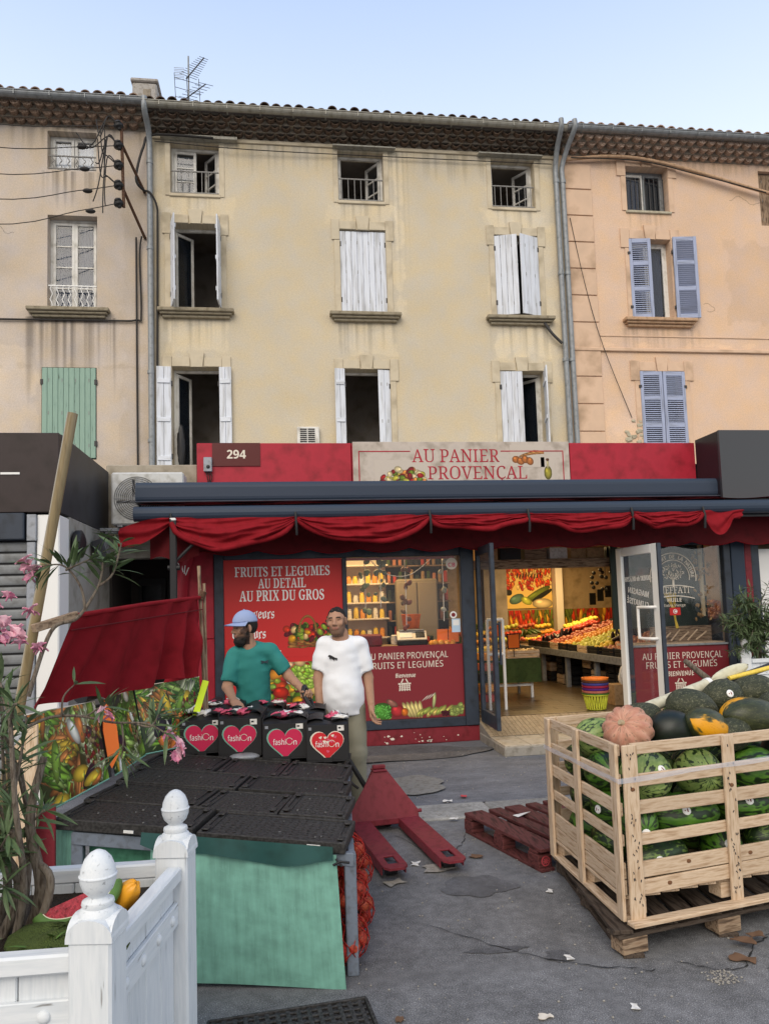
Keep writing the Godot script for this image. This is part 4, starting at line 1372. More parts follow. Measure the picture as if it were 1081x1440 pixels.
	var st := MB.new()
	st.prism(circle(0.075,20),0.003,Transform3D(Basis.IDENTITY,Vector3(2.10,2.23,z - 0.016)))
	part("round_sticker",st,M.cream,s)
	text("lettering","CB",0.05,Vector3(2.10,2.215,z - 0.0115),M.pink_paper,s,bold,0.09)
	st = MB.new()
	st.prism(circle(0.045,16),0.003,Transform3D(Basis.IDENTITY,Vector3(2.10,1.58,z - 0.016)))
	part("round_sticker",st,M.white,s)
	st = MB.new()
	st.prism(circle(0.026,14),0.002,Transform3D(Basis.IDENTITY,Vector3(2.10,1.58,z - 0.0125)))
	part("round_sticker",st,M.wine_print,s)
	mk("pale_blue",lin(0.45,0.6,0.75),0.5)
	bx("card_sticker",Vector3(2.075,1.36,z - 0.016),Vector3(2.185,1.53,z - 0.013),M.pale_blue,s,0.0)
	bx("card_sticker",Vector3(2.09,1.445,z - 0.0128),Vector3(2.17,1.515,z - 0.0115),M.white,s,0.0)
	var d := Node3D.new()
	d.name = "door"
	s.add_child(d)
	d.position = Vector3(2.42,0.24,z + 0.03)
	d.rotation.y = deg_to_rad(-92)
	bx("stile",Vector3(0,0,-0.025),Vector3(0.09,2.17,0.025),M.navy,d,0.006)
	bx("stile",Vector3(0.72,0,-0.025),Vector3(0.81,2.17,0.025),M.navy,d,0.006)
	bx("frame_rail",Vector3(0.09,0,-0.023),Vector3(0.72,0.16,0.023),M.navy,d,0.006)
	bx("frame_rail",Vector3(0.09,2.07,-0.023),Vector3(0.72,2.17,0.023),M.navy,d,0.006)
	bx("glass",Vector3(0.085,0.155,-0.004),Vector3(0.725,2.075,0.004),M.pane,d,0.0)
	part("handle",tubem([Vector3(0.74,0.75,-0.07),Vector3(0.74,1.25,-0.07)],0.016,8),M.navy,d)
	for yy in [0.78,1.22]:
		part("handle_post",tubem([Vector3(0.74,yy,-0.07),Vector3(0.74,yy,-0.02)],0.012,6),M.navy,d)
	d = Node3D.new()
	d.name = "door_001"
	s.add_child(d)
	d.position = Vector3(4.30,0.24,z + 0.03)
	d.rotation.y = deg_to_rad(-79)
	d.set_meta("label","white framed glazed door leaf swung open")
	mk("door_white",lin(0.70,0.71,0.71),0.4)
	bx("stile",Vector3(0,0,-0.03),Vector3(0.10,2.13,0.02),M.door_white,d,0.006)
	bx("stile",Vector3(0.69,0,-0.03),Vector3(0.80,2.13,0.02),M.door_white,d,0.006)
	bx("edge",Vector3(0.801,0,-0.03),Vector3(0.83,2.13,0.024),M.navy,d,0.004)
	bx("frame_rail",Vector3(0.10,0,-0.028),Vector3(0.69,0.09,0.018),M.door_white,d,0.006)
	bx("frame_rail",Vector3(0.10,2.02,-0.028),Vector3(0.69,2.13,0.018),M.door_white,d,0.006)
	bx("glass",Vector3(0.095,0.085,-0.008),Vector3(0.695,2.025,0.0),M.pane,d,0.0)
	part("handle",tubem(smooth([Vector3(0.73,0.98,0.02),Vector3(0.70,0.98,0.09),Vector3(0.52,0.985,0.1),Vector3(0.50,1.02,0.1),Vector3(0.50,1.33,0.1),Vector3(0.52,1.36,0.1),Vector3(0.70,1.36,0.09),Vector3(0.73,1.36,0.02)],4),0.019,8),M.white,d)
	var mir := Basis(Vector3.UP,PI)
	text("lettering","OUVERT de 8H à 21H",0.06,Vector3(0.38,1.72,-0.010),M.white,d,bold,0.5,0.002,mir)
	text("lettering","MAGASIN",0.07,Vector3(0.38,1.55,-0.010),M.white,d,bold,0.40,0.002,mir * Basis(Vector3.BACK,0.2))
	text("lettering","CLIMATISÉ",0.07,Vector3(0.36,1.42,-0.010),M.white,d,bold,0.42,0.002,mir * Basis(Vector3.BACK,0.2))
	bx("post",Vector3(4.36,0.24,z - 0.07),Vector3(4.46,2.5,z + 0.03),M.navy,s,0.008)
	bx("post",Vector3(5.80,0.24,z - 0.07),Vector3(5.90,2.5,z + 0.03),M.navy,s,0.008)
	bx("frame_rail",Vector3(4.46,2.41,z - 0.07),Vector3(5.8,2.5,z + 0.03),M.slate,s,0.008)
	bx("frame_rail",Vector3(4.46,0.24,z - 0.07),Vector3(5.8,0.33,z + 0.03),M.navy,s,0.008)
	bx("frame_rail",Vector3(4.46,1.075,z - 0.05),Vector3(5.8,1.10,z + 0.012),M.zinc,s,0.004)
	bx("plinth",Vector3(4.36,0.0,z - 0.15),Vector3(5.9,0.24,z + 0.02),M.wine_paint,s,0.01)
	bx("grey_pillar",Vector3(5.905,0,z - 0.2),Vector3(6.10,2.5,z + 0.04),M.slate,s,0.008)
	bx("red_pillar",Vector3(6.105,0,z - 0.2),Vector3(6.2,2.6,z + 0.03),M.wine_paint,s,0.006)
	quad_part("window_pane",4.46,5.8,1.10,2.41,z - 0.02,M.pane,s,0.006)
	film = quad_part("window_film",4.46,5.8,0.33,1.075,z - 0.008,M.wine_print,s)
	text("lettering","AU PANIER PROVENÇAL",0.085,Vector3(5.15,0.95,z - 0.006),M.cream,film,sans,1.12)
	text("lettering","FRUITS ET LEGUMES",0.085,Vector3(5.13,0.835,z - 0.006),M.cream,film,sans,0.99)
	text("lettering","BIENVENUE",0.06,Vector3(5.11,0.71,z - 0.006),M.cream,film,sital,0.36)
	basket_icon(film,5.10,0.55,0.16,z - 0.006)
	var em := Node3D.new()
	em.name = "window_emblem"
	s.add_child(em)
	var ce := Vector3(5.09,1.98,z - 0.016)
	part("ring",ring(ce,0.33,0.014,-10,190),M.cream,em)
	part("ring",ring(ce,0.235,0.010,-10,190),M.cream,em)
	arc_text("L'OR VERT DE LA NATURE",ce,0.275,178,2,0.05,M.cream,em,bold)
	var tr := MB.new()
	tr.box(ce + Vector3(0,-0.07,0),Vector3(0.028,0.12,0.002))
	for k in 5:
		tr.box(ce + Vector3((k - 2) * 0.03,0.01,0),Vector3(0.008,0.10,0.002),0.0,Basis(Vector3.BACK,-(k - 2) * 0.4))
	for k in 90:
		var a := g.randf() * TAU
		var r := sqrt(g.randf())
		tr.box(ce + Vector3(cos(a) * r * 0.16,0.075 + sin(a) * r * 0.11,0.0),Vector3(0.016,0.010,0.002),0.0,Basis(Vector3.BACK,g.randf() * 3))
	part("olive_tree",tr,M.cream,em)
	part("rule",ring(ce + Vector3(0,-1.15,0),1.05,0.012,74,106),M.cream,em)
	text("lettering","NEFFATI",0.085,ce + Vector3(0.01,-0.17,0),M.cream,em,font("Droid Serif",400),0.42)
	part("rule",ring(ce + Vector3(0,-1.29,0),1.05,0.012,74,106),M.cream,em)
	text("lettering","HUILE",0.05,ce + Vector3(0.0,-0.30,0),M.cream,em,bold,0.2)
	text("lettering","Extra Vierge",0.035,ce + Vector3(0.0,-0.37,0),M.cream,em,sans,0.3)
	bx("flag",ce + Vector3(-0.075,-0.50,0),ce + Vector3(0.075,-0.40,0.002),M.red_print,em,0.0)
	var fl := MB.new()
	fl.prism(circle(0.03,16),0.001,Transform3D(Basis.IDENTITY,ce + Vector3(0,-0.45,0.0023)))
	part("flag_disc",fl,M.white,em)
	part("crescent",ring(ce + Vector3(0.003,-0.45,0.0036),0.022,0.008,50,310),M.red_print,em)
	bx("post",Vector3(6.2,0.0,z - 0.1),Vector3(6.32,2.6,z + 0.02),M.navy,s,0.006)
	bx("frame_rail",Vector3(6.32,2.40,z - 0.1),Vector3(7.9,2.6,z + 0.02),M.navy,s,0.006)
	bx("blind",Vector3(6.32,0.6,z - 0.03),Vector3(7.9,2.33,z - 0.012),M.white,s,0.0)
	bx("wall",Vector3(6.32,0,z - 0.1),Vector3(9.2,0.6,z),M.charcoal,s,0.0)
	bx("wall",Vector3(7.9,0.6,z - 0.1),Vector3(9.2,2.6,z),M.charcoal,s,0.0)
	bx("fascia",Vector3(-1.04,2.625,z - 0.12),Vector3(0.853,3.775,z + 0.06),M.red_panel,s,0.006)
	bx("fascia",Vector3(0.86,2.625,z - 0.12),Vector3(3.71,3.775,z + 0.058),M.red_panel,s,0.006)
	bx("fascia",Vector3(3.717,2.625,z - 0.12),Vector3(5.47,3.775,z + 0.06),M.red_panel,s,0.006)
	bx("roof",Vector3(-2.2,3.3,-13.98),Vector3(9.2,3.42,z - 0.13),M.render_grey,s,0.0)
	bx("side_wall",Vector3(-1.04,0,-15.7),Vector3(-0.9,3.3,z - 0.21),M.room,s,0.0)
	bx("wall",Vector3(5.48,2.625,z - 0.12),Vector3(9.2,3.5,z),M.charcoal,s,0.0)
	mk("sign_cream",lin(0.50,0.44,0.39),0.45,{"tex": T.dirt,"scale": 0.6})
	var sg := Node3D.new()
	sg.name = "sign_board"
	s.add_child(sg)
	bx("board",Vector3(0.87,2.9,z + 0.062),Vector3(3.70,3.785,z + 0.085),M.sign_cream,sg,0.003)
	var zz := z + 0.087
	text("lettering","AU PANIER",0.165,Vector3(2.19,3.60,zz),M.red_panel,sg,font("Droid Serif",400),1.14)
	text("lettering","PROVENÇAL",0.165,Vector3(2.47,3.38,zz),M.red_panel,sg,font("Droid Serif",400),1.30)
	for q in [[0.94,1.6,3.655,3.668],[2.78,3.62,3.655,3.668]]:
		bx("red_rule",Vector3(q[0],q[2],zz - 0.002),Vector3(q[1],q[3],zz + 0.001),M.red_panel,sg,0.0)
	for q in [0.94,3.607]:
		bx("red_rule",Vector3(q,2.95,zz - 0.002),Vector3(q + 0.013,3.654,zz + 0.001),M.red_panel,sg,0.0)
	var cream := lin(0.50,0.44,0.39)
	im = Image.create(160,96,false,Image.FORMAT_RGB8)
	im.fill(cream)
	for k in 70:
		var fx := 20 + g.randf() * 120
		disc(im,fx,60 - 34 * sin(PI * (fx - 10) / 140) + g.randf() * 46,g.randf_range(6,12),g.randf_range(6,11),g.randf() * 3,[Color(0.65,0.12,0.12),Color(0.5,0.08,0.1),Color(0.75,0.72,0.25),Color(0.4,0.5,0.12),Color(0.85,0.55,0.25),Color(0.85,0.78,0.6)][g.randi() % 6])
	quad_part("fruit_picture",1.14,1.86,3.18,3.55,zz + 0.0005,print_of("sign_fruit_print",im),sg)
	im = Image.create(128,80,false,Image.FORMAT_RGB8)
	im.fill(cream)
	for k in 5:
		disc(im,60 + k * 13,34 - k * 2,28,5,-0.3 + 0.12 * k,Color(0.72,0.5,0.28))
	for k in 4:
		disc(im,22 + k * 17,52 + (k % 2) * 6,15,13,0.3 * k,Color(0.7,0.42,0.2))
	quad_part("bread_picture",2.90,3.36,3.45,3.745,zz + 0.0005,print_of("sign_bread_print",im),sg)
	im = Image.create(48,80,false,Image.FORMAT_RGB8)
	im.fill(cream)
	disc(im,24,54,14,24,0,Color(0.62,0.58,0.2),0.6)
	disc(im,24,24,4,16,0,Color(0.7,0.66,0.5),0.3)
	disc(im,24,8,6,5,0,Color(0.35,0.2,0.12))
	quad_part("oil_bottle_picture",3.31,3.49,3.28,3.58,zz + 0.0005,print_of("sign_oil_print",im),sg)
	var np := thing("number_plate","dark brown plate with the number 294 on the red fascia","number plate",Vector3(-0.565,3.63,z + 0.065))
	mk("plate_brown",lin(0.09,0.012,0.012),0.3)
	bx("plate",Vector3(-0.29,-0.145,0),Vector3(0.29,0.145,0.008),M.plate_brown,np,0.002)
	text("number","294",0.105,Vector3(0,0,0.009),M.cream,np,bold,0.23)
	var kb := thing("switch_box","small grey key switch box with wires under the number plate","switch box",Vector3(-0.905,3.5,z + 0.06))
	bx("case",Vector3(-0.05,-0.09,0),Vector3(0.05,0.09,0.06),M.steel,kb,0.008)
	var l := MB.new()
	l.lathe([Vector2(0,0),Vector2(0.022,0),Vector2(0.022,0.01),Vector2(0,0.01)],10,Transform3D(Basis(Vector3.RIGHT,PI / 2),Vector3(0.005,-0.03,0.06)))
	part("switch",l,M.black,kb)
	for k in 3:
		part("wire",tubem(smooth([Vector3(-0.02 + k * 0.02,-0.09,0.03),Vector3(-0.01 + k * 0.03,-0.15,0.03),Vector3(0.0 + k * 0.01,-0.22,0.02)],4),0.006,5),M.cable,kb)
	var fb := MB.new()
	fb.sheet(func(u: float,v: float) -> Vector3: return Vector3(-1.30 - 0.06 * sin(v * PI) + u * (0.22 - 0.05 * v),2.42 - v * 0.85,z + 0.05 + 0.10 * sin(u * PI) + 0.03 * v),8,12,Vector3.BACK,0.003)
	var fy := thing("red_flyer","curled red plastic flyer hanging on the red pillar behind the tied awning post","flyer")
	part("sheet",fb,M.red_panel,fy)
	for k in 4:
		part("white_mark",boxm(Vector3(0.012,0.10,0.002),0.0),M.white,fy,Transform3D(Basis(Vector3.BACK,0.5 - 0.3 * k),Vector3(-1.24 + k * 0.028,2.26 - k * 0.02,z + 0.152)))
	var e := Node3D.new()
	e.name = numbered("entrance_step")
	add_child(e)
	e.set_meta("kind","structure")
	mk("step_tile",lin(0.42,0.37,0.30),0.6,{"tex": T.dirt,"scale": 1.4})
	mk("step_base",lin(0.28,0.26,0.23),0.9,{"tex": T.dirt,"scale": 1.2,"bump": T.rough,"height": 0.3})
	mk("ribbed_tile",lin(0.36,0.28,0.19),0.65,{"tex": T.dirt,"scale": 2.0})
	bx("base",Vector3(2.36,0.0,-9.15),Vector3(6.2,0.108,-8.08),M.step_base,e,0.01)
	for r in 2:
		var xx := 2.37
		while xx < 6.1:
			bx("tile",Vector3(xx + 0.003,0.1,-8.10 - (r + 1) * 0.3 + 0.003),Vector3(xx + 0.297,0.122 + rnd(-0.001,0.001),-8.10 - r * 0.3 - 0.003),M.step_tile,e,0.003,grey(0.92,1.02))
			xx += 0.3
	var rb := MB.new()
	rb.quad(Vector3(2.37,0.123,-8.705),Vector3(4.36,0.123,-8.705),Vector3(4.36,0.262,-9.3),Vector3(2.37,0.262,-9.3),Vector3.UP)
	rb.quad(Vector3(2.37,0.05,-8.705),Vector3(2.37,0.123,-8.705),Vector3(2.37,0.262,-9.3),Vector3(2.37,0.05,-9.3),Vector3.LEFT)
	part("ramp",rb,M.step_base,e)
	var rr := MB.new()
	for i in 18:
		for j in 36:
			var t := (i + 0.5) / 18.0
			rr.col = grey(0.85,1.05)
			rr.box(Vector3(2.40 + j * 0.0545,lerpf(0.123,0.262,t) + 0.002,lerpf(-8.705,-9.3,t)),Vector3(0.05,0.008,0.029),0.0,Basis(Vector3.RIGHT,0.23))
	var rs := part("ribbed_tile",rr,M.ribbed_tile,e)
	rs.set_meta("kind","stuff")

func circle(r: float,k: int) -> PackedVector2Array:
	var p := PackedVector2Array()
	for i in k:
		p.append(Vector2(cos(TAU * i / k),sin(TAU * i / k)) * r)
	return p

func awning() -> void:
	var a := thing("shop_awning","folded red shop awning in a dark slate cassette with gathered valance","awning")
	var b := MB.new()
	var xf := Transform3D(Basis(Vector3(0,0,-1),Vector3.UP,Vector3.RIGHT),Vector3(-1.68,3.10,-8.85))
	var pr := PackedVector2Array()
	for q in [[0.10,0.07,-90,0],[0.10,0.07,0,90],[-0.25,0.07,90,180],[-0.25,0.07,180,270]]:
		for i in 5:
			var t := deg_to_rad(lerpf(q[2],q[3],i / 4.0))
			var cy := -0.06 if (q[2] == -90 or q[2] == 180) else 0.05
			pr.append(Vector2(-(q[0] + cos(t) * q[1]),cy + sin(t) * q[1]))
	b.prism(pr,9.6,xf)
	part("cassette",b,M.slate,a)
	bx("drip_edge",Vector3(-1.68,2.972,-8.92),Vector3(7.9,2.986,-8.63),M.navy,a,0.003)
	b = MB.new()
	pr = PackedVector2Array()
	for i in 16:
		var t := TAU * i / 16.0
		pr.append(Vector2(cos(t) * 0.075 * (1.0 if cos(t) > 0 else 1.3),sin(t) * 0.084))
	b.prism(pr,9.6,Transform3D(Basis(Vector3(0,0,1),Vector3.UP,Vector3.LEFT),Vector3(7.95,2.812,-8.46)))
	part("front_bar",b,M.slate,a)
	b = MB.new()
	b.sheet(func(u: float,v: float) -> Vector3: return Vector3(-1.60 + 9.5 * u,lerpf(3.0,2.925,v) - 0.02 * sin(v * PI) + 0.012 * sin(u * 60.0 + v * 3.0) * v,lerpf(-8.9,-8.44,v)),90,6,Vector3.UP)
	part("canopy_cloth",b,M.pink_fabric,a)
	for x in [-1.2,2.4,6.0]:
		part("folding_arm",tubem([Vector3(x,2.85,-8.95),Vector3(x + 0.35,2.82,-8.7),Vector3(x,2.82,-8.5)],0.025,8),M.slate,a)
	var ties := [[-1.24,2.735],[0.13,2.74],[1.67,2.735],[2.85,2.73],[4.14,2.735],[5.06,2.74]]
	for k in ties.size() - 1:
		var p0: Array = ties[k]
		var p1: Array = ties[k + 1]
		var sag: float = [0.29,0.24,0.11,0.15,0.12][k]
		var sk: float = [0.42,0.55,0.50,0.62,0.52][k]
		var f := func(u: float,v: float) -> Vector3:
			var m := pow(u,log(0.5) / log(sk))
			var dip: float = sag * pow(4.0 * m * (1.0 - m),0.85)
			var x := lerpf(p0[0],p1[0],u)
			var bot: float = lerpf(p0[1],p1[1],u) - dip - 0.05
			var y := lerpf(2.765,bot,v)
			var fold: float = 0.034 * sin(v * 13.0 + u * 5.0 + k * 2.0 + 1.5 * sin(u * 9.0 + k)) * (0.3 + v) * (0.4 + dip * 2.0) + 0.012 * sin(v * 33.0 + u * 9.0)
			var curl: float = 0.10 * sin(v * PI * 0.9) * (0.4 + dip) + (0.05 * v)
			return Vector3(x + 0.02 * sin(v * 9.0 + u * 20.0) * v,y + 0.018 * sin(u * 13.0 + k * 1.7) * v + 0.01 * sin(u * 47.0) * v * (1 - v),-8.42 + curl + fold)
		b = MB.new()
		b.sheet(f,44,26,Vector3.BACK)
		var pts := []
		for i in 23:
			pts.append(f.call(i / 22.0,1.0) + Vector3(0,0.01,0.0))
		b.tube(pts,0.032,0.032,7)
		part("valance",b,M.red_cloth,a)
	b = MB.new()
	b.sheet(func(u: float,v: float) -> Vector3: return Vector3(-1.24 - 0.56 * u,2.765 - 0.11 * u * u - v * (0.08 + 0.16 * sin(u * 2.6) + 0.05 * u),-8.42 + 0.08 * v + 0.03 * sin(v * 11.0 + u * 5.0)),20,14,Vector3.BACK)
	part("valance",b,M.red_cloth,a)
	b = MB.new()
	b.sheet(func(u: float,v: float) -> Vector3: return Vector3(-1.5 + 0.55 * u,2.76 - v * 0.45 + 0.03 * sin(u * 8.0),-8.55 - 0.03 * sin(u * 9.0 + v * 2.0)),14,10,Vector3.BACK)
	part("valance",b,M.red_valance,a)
	b = MB.new()
	b.sheet(func(u: float,v: float) -> Vector3: return Vector3(5.06 + 0.58 * u - 0.10 * v * u,2.77 - v * (0.12 + 0.26 * sin(clampf(u * 1.3,0,1) * PI) * (0.6 + 0.4 * u)) ,-8.42 + 0.08 * v + 0.02 * sin(v * 9.0 + u * 8.0)),20,14,Vector3.BACK)
	part("valance",b,M.red_cloth,a)
	for t in ties:
		part("tie_strap",tubem([Vector3(t[0],2.8,-8.36),Vector3(t[0] + 0.005,t[1] - 0.06,-8.33),Vector3(t[0] + 0.01,t[1] - 0.20,-8.36)],0.016,6),M.black,a)
	b = MB.new()
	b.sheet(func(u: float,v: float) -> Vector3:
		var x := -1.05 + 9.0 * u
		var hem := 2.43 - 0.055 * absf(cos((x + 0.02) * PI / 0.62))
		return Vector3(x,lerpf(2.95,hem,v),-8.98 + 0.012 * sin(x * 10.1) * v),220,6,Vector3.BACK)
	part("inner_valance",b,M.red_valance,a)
	b = MB.new()
	var hp := []
	for i in 221:
		var x := -1.05 + 9.0 * i / 220.0
		hp.append(Vector3(x,2.43 - 0.055 * absf(cos((x + 0.02) * PI / 0.62)),-8.975 + 0.012 * sin(x * 10.1)))
	b.tube(hp,0.006,-1,4)
	part("hem",b,M.red_cloth,a)
	var p := thing("awning_post","black upright post with clamps under the left end of the awning","post",Vector3(-1.215,0,-8.36))
	bx("post",Vector3(-0.035,0,-0.035),Vector3(0.035,2.72,0.035),M.black,p,0.006)
	bx("slot",Vector3(0.036,0.1,-0.008),Vector3(0.04,2.7,0.008),M.iron,p,0.0)
	for y in [1.5,2.2]:
		part("clamp",tubem([Vector3(-0.06,y,0),Vector3(0.07,y,0)],0.03,8),M.black,p)
	bx("cap",Vector3(-0.03,2.722,-0.03),Vector3(0.03,2.75,0.03),M.white,p,0.004)
	part("brace",tubem([Vector3(0.0,2.25,-0.02),Vector3(0.35,2.6,-0.02)],0.02,6),M.black,p)

func lamp(at: Vector3,energy: float,label: String) -> void:
	mk("lamp_glow",lin(0.9,0.8,0.6),0.5,{"emit": Color(1.0,0.86,0.62),"power": 1.6})
	var t := thing("ceiling_lamp",label,"lamp",at)
	bx("lamp_body",Vector3(-0.62,0.035,-0.06),Vector3(0.62,0.08,0.06),M.white,t,0.005)
	part("lamp_tube",tubem([Vector3(-0.6,0.0,0),Vector3(0.6,0.0,0)],0.025,8),M.lamp_glow,t)
	var l := AreaLight3D.new()
	l.name = "lamp_light"
	l.area_size = Vector2(1.2,0.08)
	l.light_energy = energy
	l.light_color = Color(1.0,0.84,0.58)
	l.shadow_enabled = true
	l.rotation_degrees = Vector3(-90,0,0)
	l.position = Vector3(0,-0.03,0)
	t.add_child(l)

func fruit_heap(x0: float,x1: float,z0: float,z1: float,y0: float,y1: float,r: float,mesh: Mesh,m: Material,what: String,where: String,stuff := false) -> void:
	var pts := []
	var x := x0 + r
	while x < x1 - r * 0.5:
		var z := z0 + r
		while z < z1 - r * 0.5:
			pts.append(Vector3(x + rnd(-0.3,0.3) * r,lerpf(y0,y1,(x - x0) / (x1 - x0)) + r * rnd(0.5,1.2),z + rnd(-0.3,0.3) * r))
			z += r * 1.85
		x += r * 1.75
	if stuff:
		var mm := MultiMesh.new()
		mm.transform_format = MultiMesh.TRANSFORM_3D
		mm.mesh = mesh
		mm.instance_count = pts.size()
		for i in pts.size():
			mm.set_instance_transform(i,Transform3D(Basis.from_euler(Vector3(rnd(0,6),rnd(0,6),0)) * Basis.from_scale(Vector3.ONE * rnd(0.9,1.1)),pts[i]))
		var o := MultiMeshInstance3D.new()
		o.multimesh = mm
		o.material_override = m
		o.name = numbered(what + "_heap")
		add_child(o)
		tag(o,where,what,"","stuff")
		return
	for p in pts:
		var o := inst(what,mesh,m,null,Transform3D(Basis.from_euler(Vector3(rnd(0,6),rnd(0,6),0)) * Basis.from_scale(Vector3.ONE * rnd(0.9,1.08)),p))
		tag(o,where,what,where + " (all alike)")

func ballm(r: Vector3,nu := 12,nv := 8,tint := Color.WHITE,shape: Variant = null) -> ArrayMesh:
	var b := MB.new()
	b.col = tint
	b.ball(Vector3.ZERO,r,nu,nv,Basis.IDENTITY,shape)
	return b.mesh()

func tray(called: String,label: String,s: Vector3,at: Vector3,m: Material,group := "",turn := 0.0,tint := Color.WHITE) -> Node3D:
	var t := thing(called,label,"crate",at,turn,group)
	var h := s * 0.5
	bx("bottom",Vector3(-h.x,0,-h.z),Vector3(h.x,0.012,h.z),m,t,0.002,tint)
	for sg in [-1.0,1.0]:
		for k in 2:
			var y0 := 0.02 + k * (s.y - 0.02) * 0.5
			var y1 := y0 + (s.y - 0.02) * 0.42
			bx("slat",Vector3(-h.x,y0,sg * h.z - 0.006),Vector3(h.x,y1,sg * h.z + 0.006),m,t,0.002,tint)
			bx("slat",Vector3(sg * h.x - 0.006,y0,-h.z + 0.007),Vector3(sg * h.x + 0.006,y1,h.z - 0.007),m,t,0.002,tint)
	for sx in [-1.0,1.0]:
		for sz in [-1.0,1.0]:
			bx("corner_post",Vector3(sx * (h.x - 0.02) - 0.012,0.012,sz * (h.z - 0.02) - 0.012),Vector3(sx * (h.x - 0.02) + 0.012,s.y,sz * (h.z - 0.02) + 0.012),m,t,0.002,tint)
	return t

func interior() -> void:
	rng.seed = 500
	mk("shop_wall",lin(0.30,0.225,0.135),0.85,{"tex": T.dirt,"scale": 0.5})
	mk("shop_floor",lin(0.10,0.075,0.048),0.35,{"tex": T.wood,"scale": Vector3(0.7,1,6.0)})
	mk("cardboard",lin(0.42,0.27,0.14),0.85,{"tex": T.dirt,"scale": 2.0})
	mk("olive_green",lin(0.035,0.05,0.04),0.5)
	mk("dark_crate",lin(0.02,0.02,0.022),0.5)
	mk("green_cloth",lin(0.045,0.075,0.02),0.85,{"tex": T.dirt,"scale": 1.5})
	var s: Node3D = get_node("shop_building")
	var fl := Node3D.new()
	fl.name = numbered("shop_floor")
	add_child(fl)
	fl.set_meta("kind","structure")
	bx("slab",Vector3(-0.9,0.0,-15.6),Vector3(7.4,0.255,-9.31),M.step_base,fl,0.0)
	var zt := -9.315
	var row := 0
	while zt > -14.0:
		var xt := 2.4 + (0.3 if row % 2 else 0.0)
		while xt < 4.7:
			bx("tile",Vector3(xt + 0.002,0.255,zt - 0.198),Vector3(xt + 0.598,0.27,zt),M.shop_floor,fl,0.002,grey(0.8,1.1))
			xt += 0.6
		zt -= 0.2
		row += 1
	bx("back_wall",Vector3(-0.9,0.27,-15.7),Vector3(7.5,3.0,-15.55),M.shop_wall,s,0.0)
	bx("right_wall",Vector3(7.3,0.0,-15.55),Vector3(7.45,3.0,-9.35),M.shop_wall,s,0.0)
	bx("ceiling",Vector3(-0.9,2.95,-15.55),Vector3(7.3,3.05,-9.33),M.shop_wall,s,0.0)
	bx("front_inner_wall",Vector3(5.92,0.26,-9.5),Vector3(7.3,2.95,-9.41),M.shop_wall,s,0.0)
	bx("partition",Vector3(-0.9,0.26,-11.6),Vector3(2.1,2.95,-11.5),M.room,s,0.0)
	bx("wall_pier",Vector3(4.2,0.27,-15.54),Vector3(4.7,2.95,-15.40),M.room,s,0.0)
	bx("wall_pier",Vector3(5.76,0.27,-15.54),Vector3(5.92,2.95,-15.30),M.cream,s,0.01)
	lamp(Vector3(5.3,2.86,-14.0),4.6,"ceiling tube lamp near the back wall poster of the shop")
	lamp(Vector3(3.7,2.86,-11.8),2.6,"ceiling tube lamp above the middle aisle of the shop")
	lamp(Vector3(1.1,2.86,-10.2),2.6,"ceiling tube lamp above the jar shelves behind the window")
	var g := RandomNumberGenerator.new()
	g.seed = 77
	var im := Image.create(192,168,false,Image.FORMAT_RGB8)
	im.fill(Color(0.85,0.72,0.4))
	for k in 150:
		disc(im,g.randf() * 192,g.randf() * 92,6,g.randf_range(6,16),g.randf_range(-0.4,0.4),[Color(0.85,0.25,0.1),Color(0.9,0.5,0.2),Color(0.95,0.8,0.5),Color(0.7,0.15,0.1)][g.randi() % 4])
	for k in 9:
		disc(im,50 + k * 12,38 + 4 * sin(k * 1.3),3,11,0.2,Color(0.2,0.14,0.06),0.1)
	disc(im,130,112,62,14,-0.5,Color(0.42,0.48,0.16))
	disc(im,150,118,50,9,-0.5,Color(0.08,0.09,0.05),0.1)
	disc(im,44,130,32,18,-0.4,Color(0.35,0.5,0.42))
	disc(im,84,138,24,14,0.5,Color(0.75,0.78,0.3))
	disc(im,150,150,42,20,0,Color(0.88,0.8,0.6))
	disc(im,12,104,14,12,0,Color(0.08,0.08,0.08))
	var pm := print_of("wall_poster_print",im,0.6)
	var wp := thing("wall_poster","bright warm coloured poster of a bottle and fruit on the shop's back wall","poster",Vector3(5.23,1.62,-15.53))
	quad_part("sheet",-0.52,0.52,0,0.92,0.0,pm,wp)
	for q in [[5.23,"red and orange printed strip below the poster on the back wall",0.52],[6.65,"red and yellow printed strip on the back wall, right of the pale pier",0.7]]:
		im = Image.create(128,48,false,Image.FORMAT_RGB8)
		im.fill(Color(0.5,0.35,0.12))
		for k in 70:
			disc(im,g.randf() * 128,g.randf() * 48,4,g.randf_range(10,24),g.randf_range(-0.2,0.2),[Color(0.85,0.25,0.1),Color(0.9,0.65,0.2),Color(0.7,0.15,0.1),Color(0.4,0.45,0.15)][g.randi() % 4])
		wp = thing("wall_strip",q[1],"poster",Vector3(q[0],1.18,-15.53))
		quad_part("sheet",-q[2],q[2],0,0.40,0.0,print_of("strip_print" + str(q[0]),im,0.6),wp)
	var sh := thing("overhead_shelf","long wooden shelf hanging inside above the shop entrance","shelf",Vector3(0,2.28,-10.1))
	bx("board",Vector3(2.5,0,-0.25),Vector3(5.4,0.03,0.2),M.old_wood_x,sh,0.003)
	bx("beam",Vector3(2.5,-0.10,0.14),Vector3(5.4,-0.002,0.2),M.old_wood_x,sh,0.003)
	for q in [2.6,3.9,5.2]:
		part("hanger",tubem([Vector3(q,0.03,0.0),Vector3(q,0.66,0.0)],0.012,6),M.iron,sh)
	var cx := 2.62
	var k2 := 0
	var kinds := [["cardboard","plain brown"],["dark_crate","black"],["old_wood_x","grey-brown"],["paper","white"],["cardboard","small brown"]]
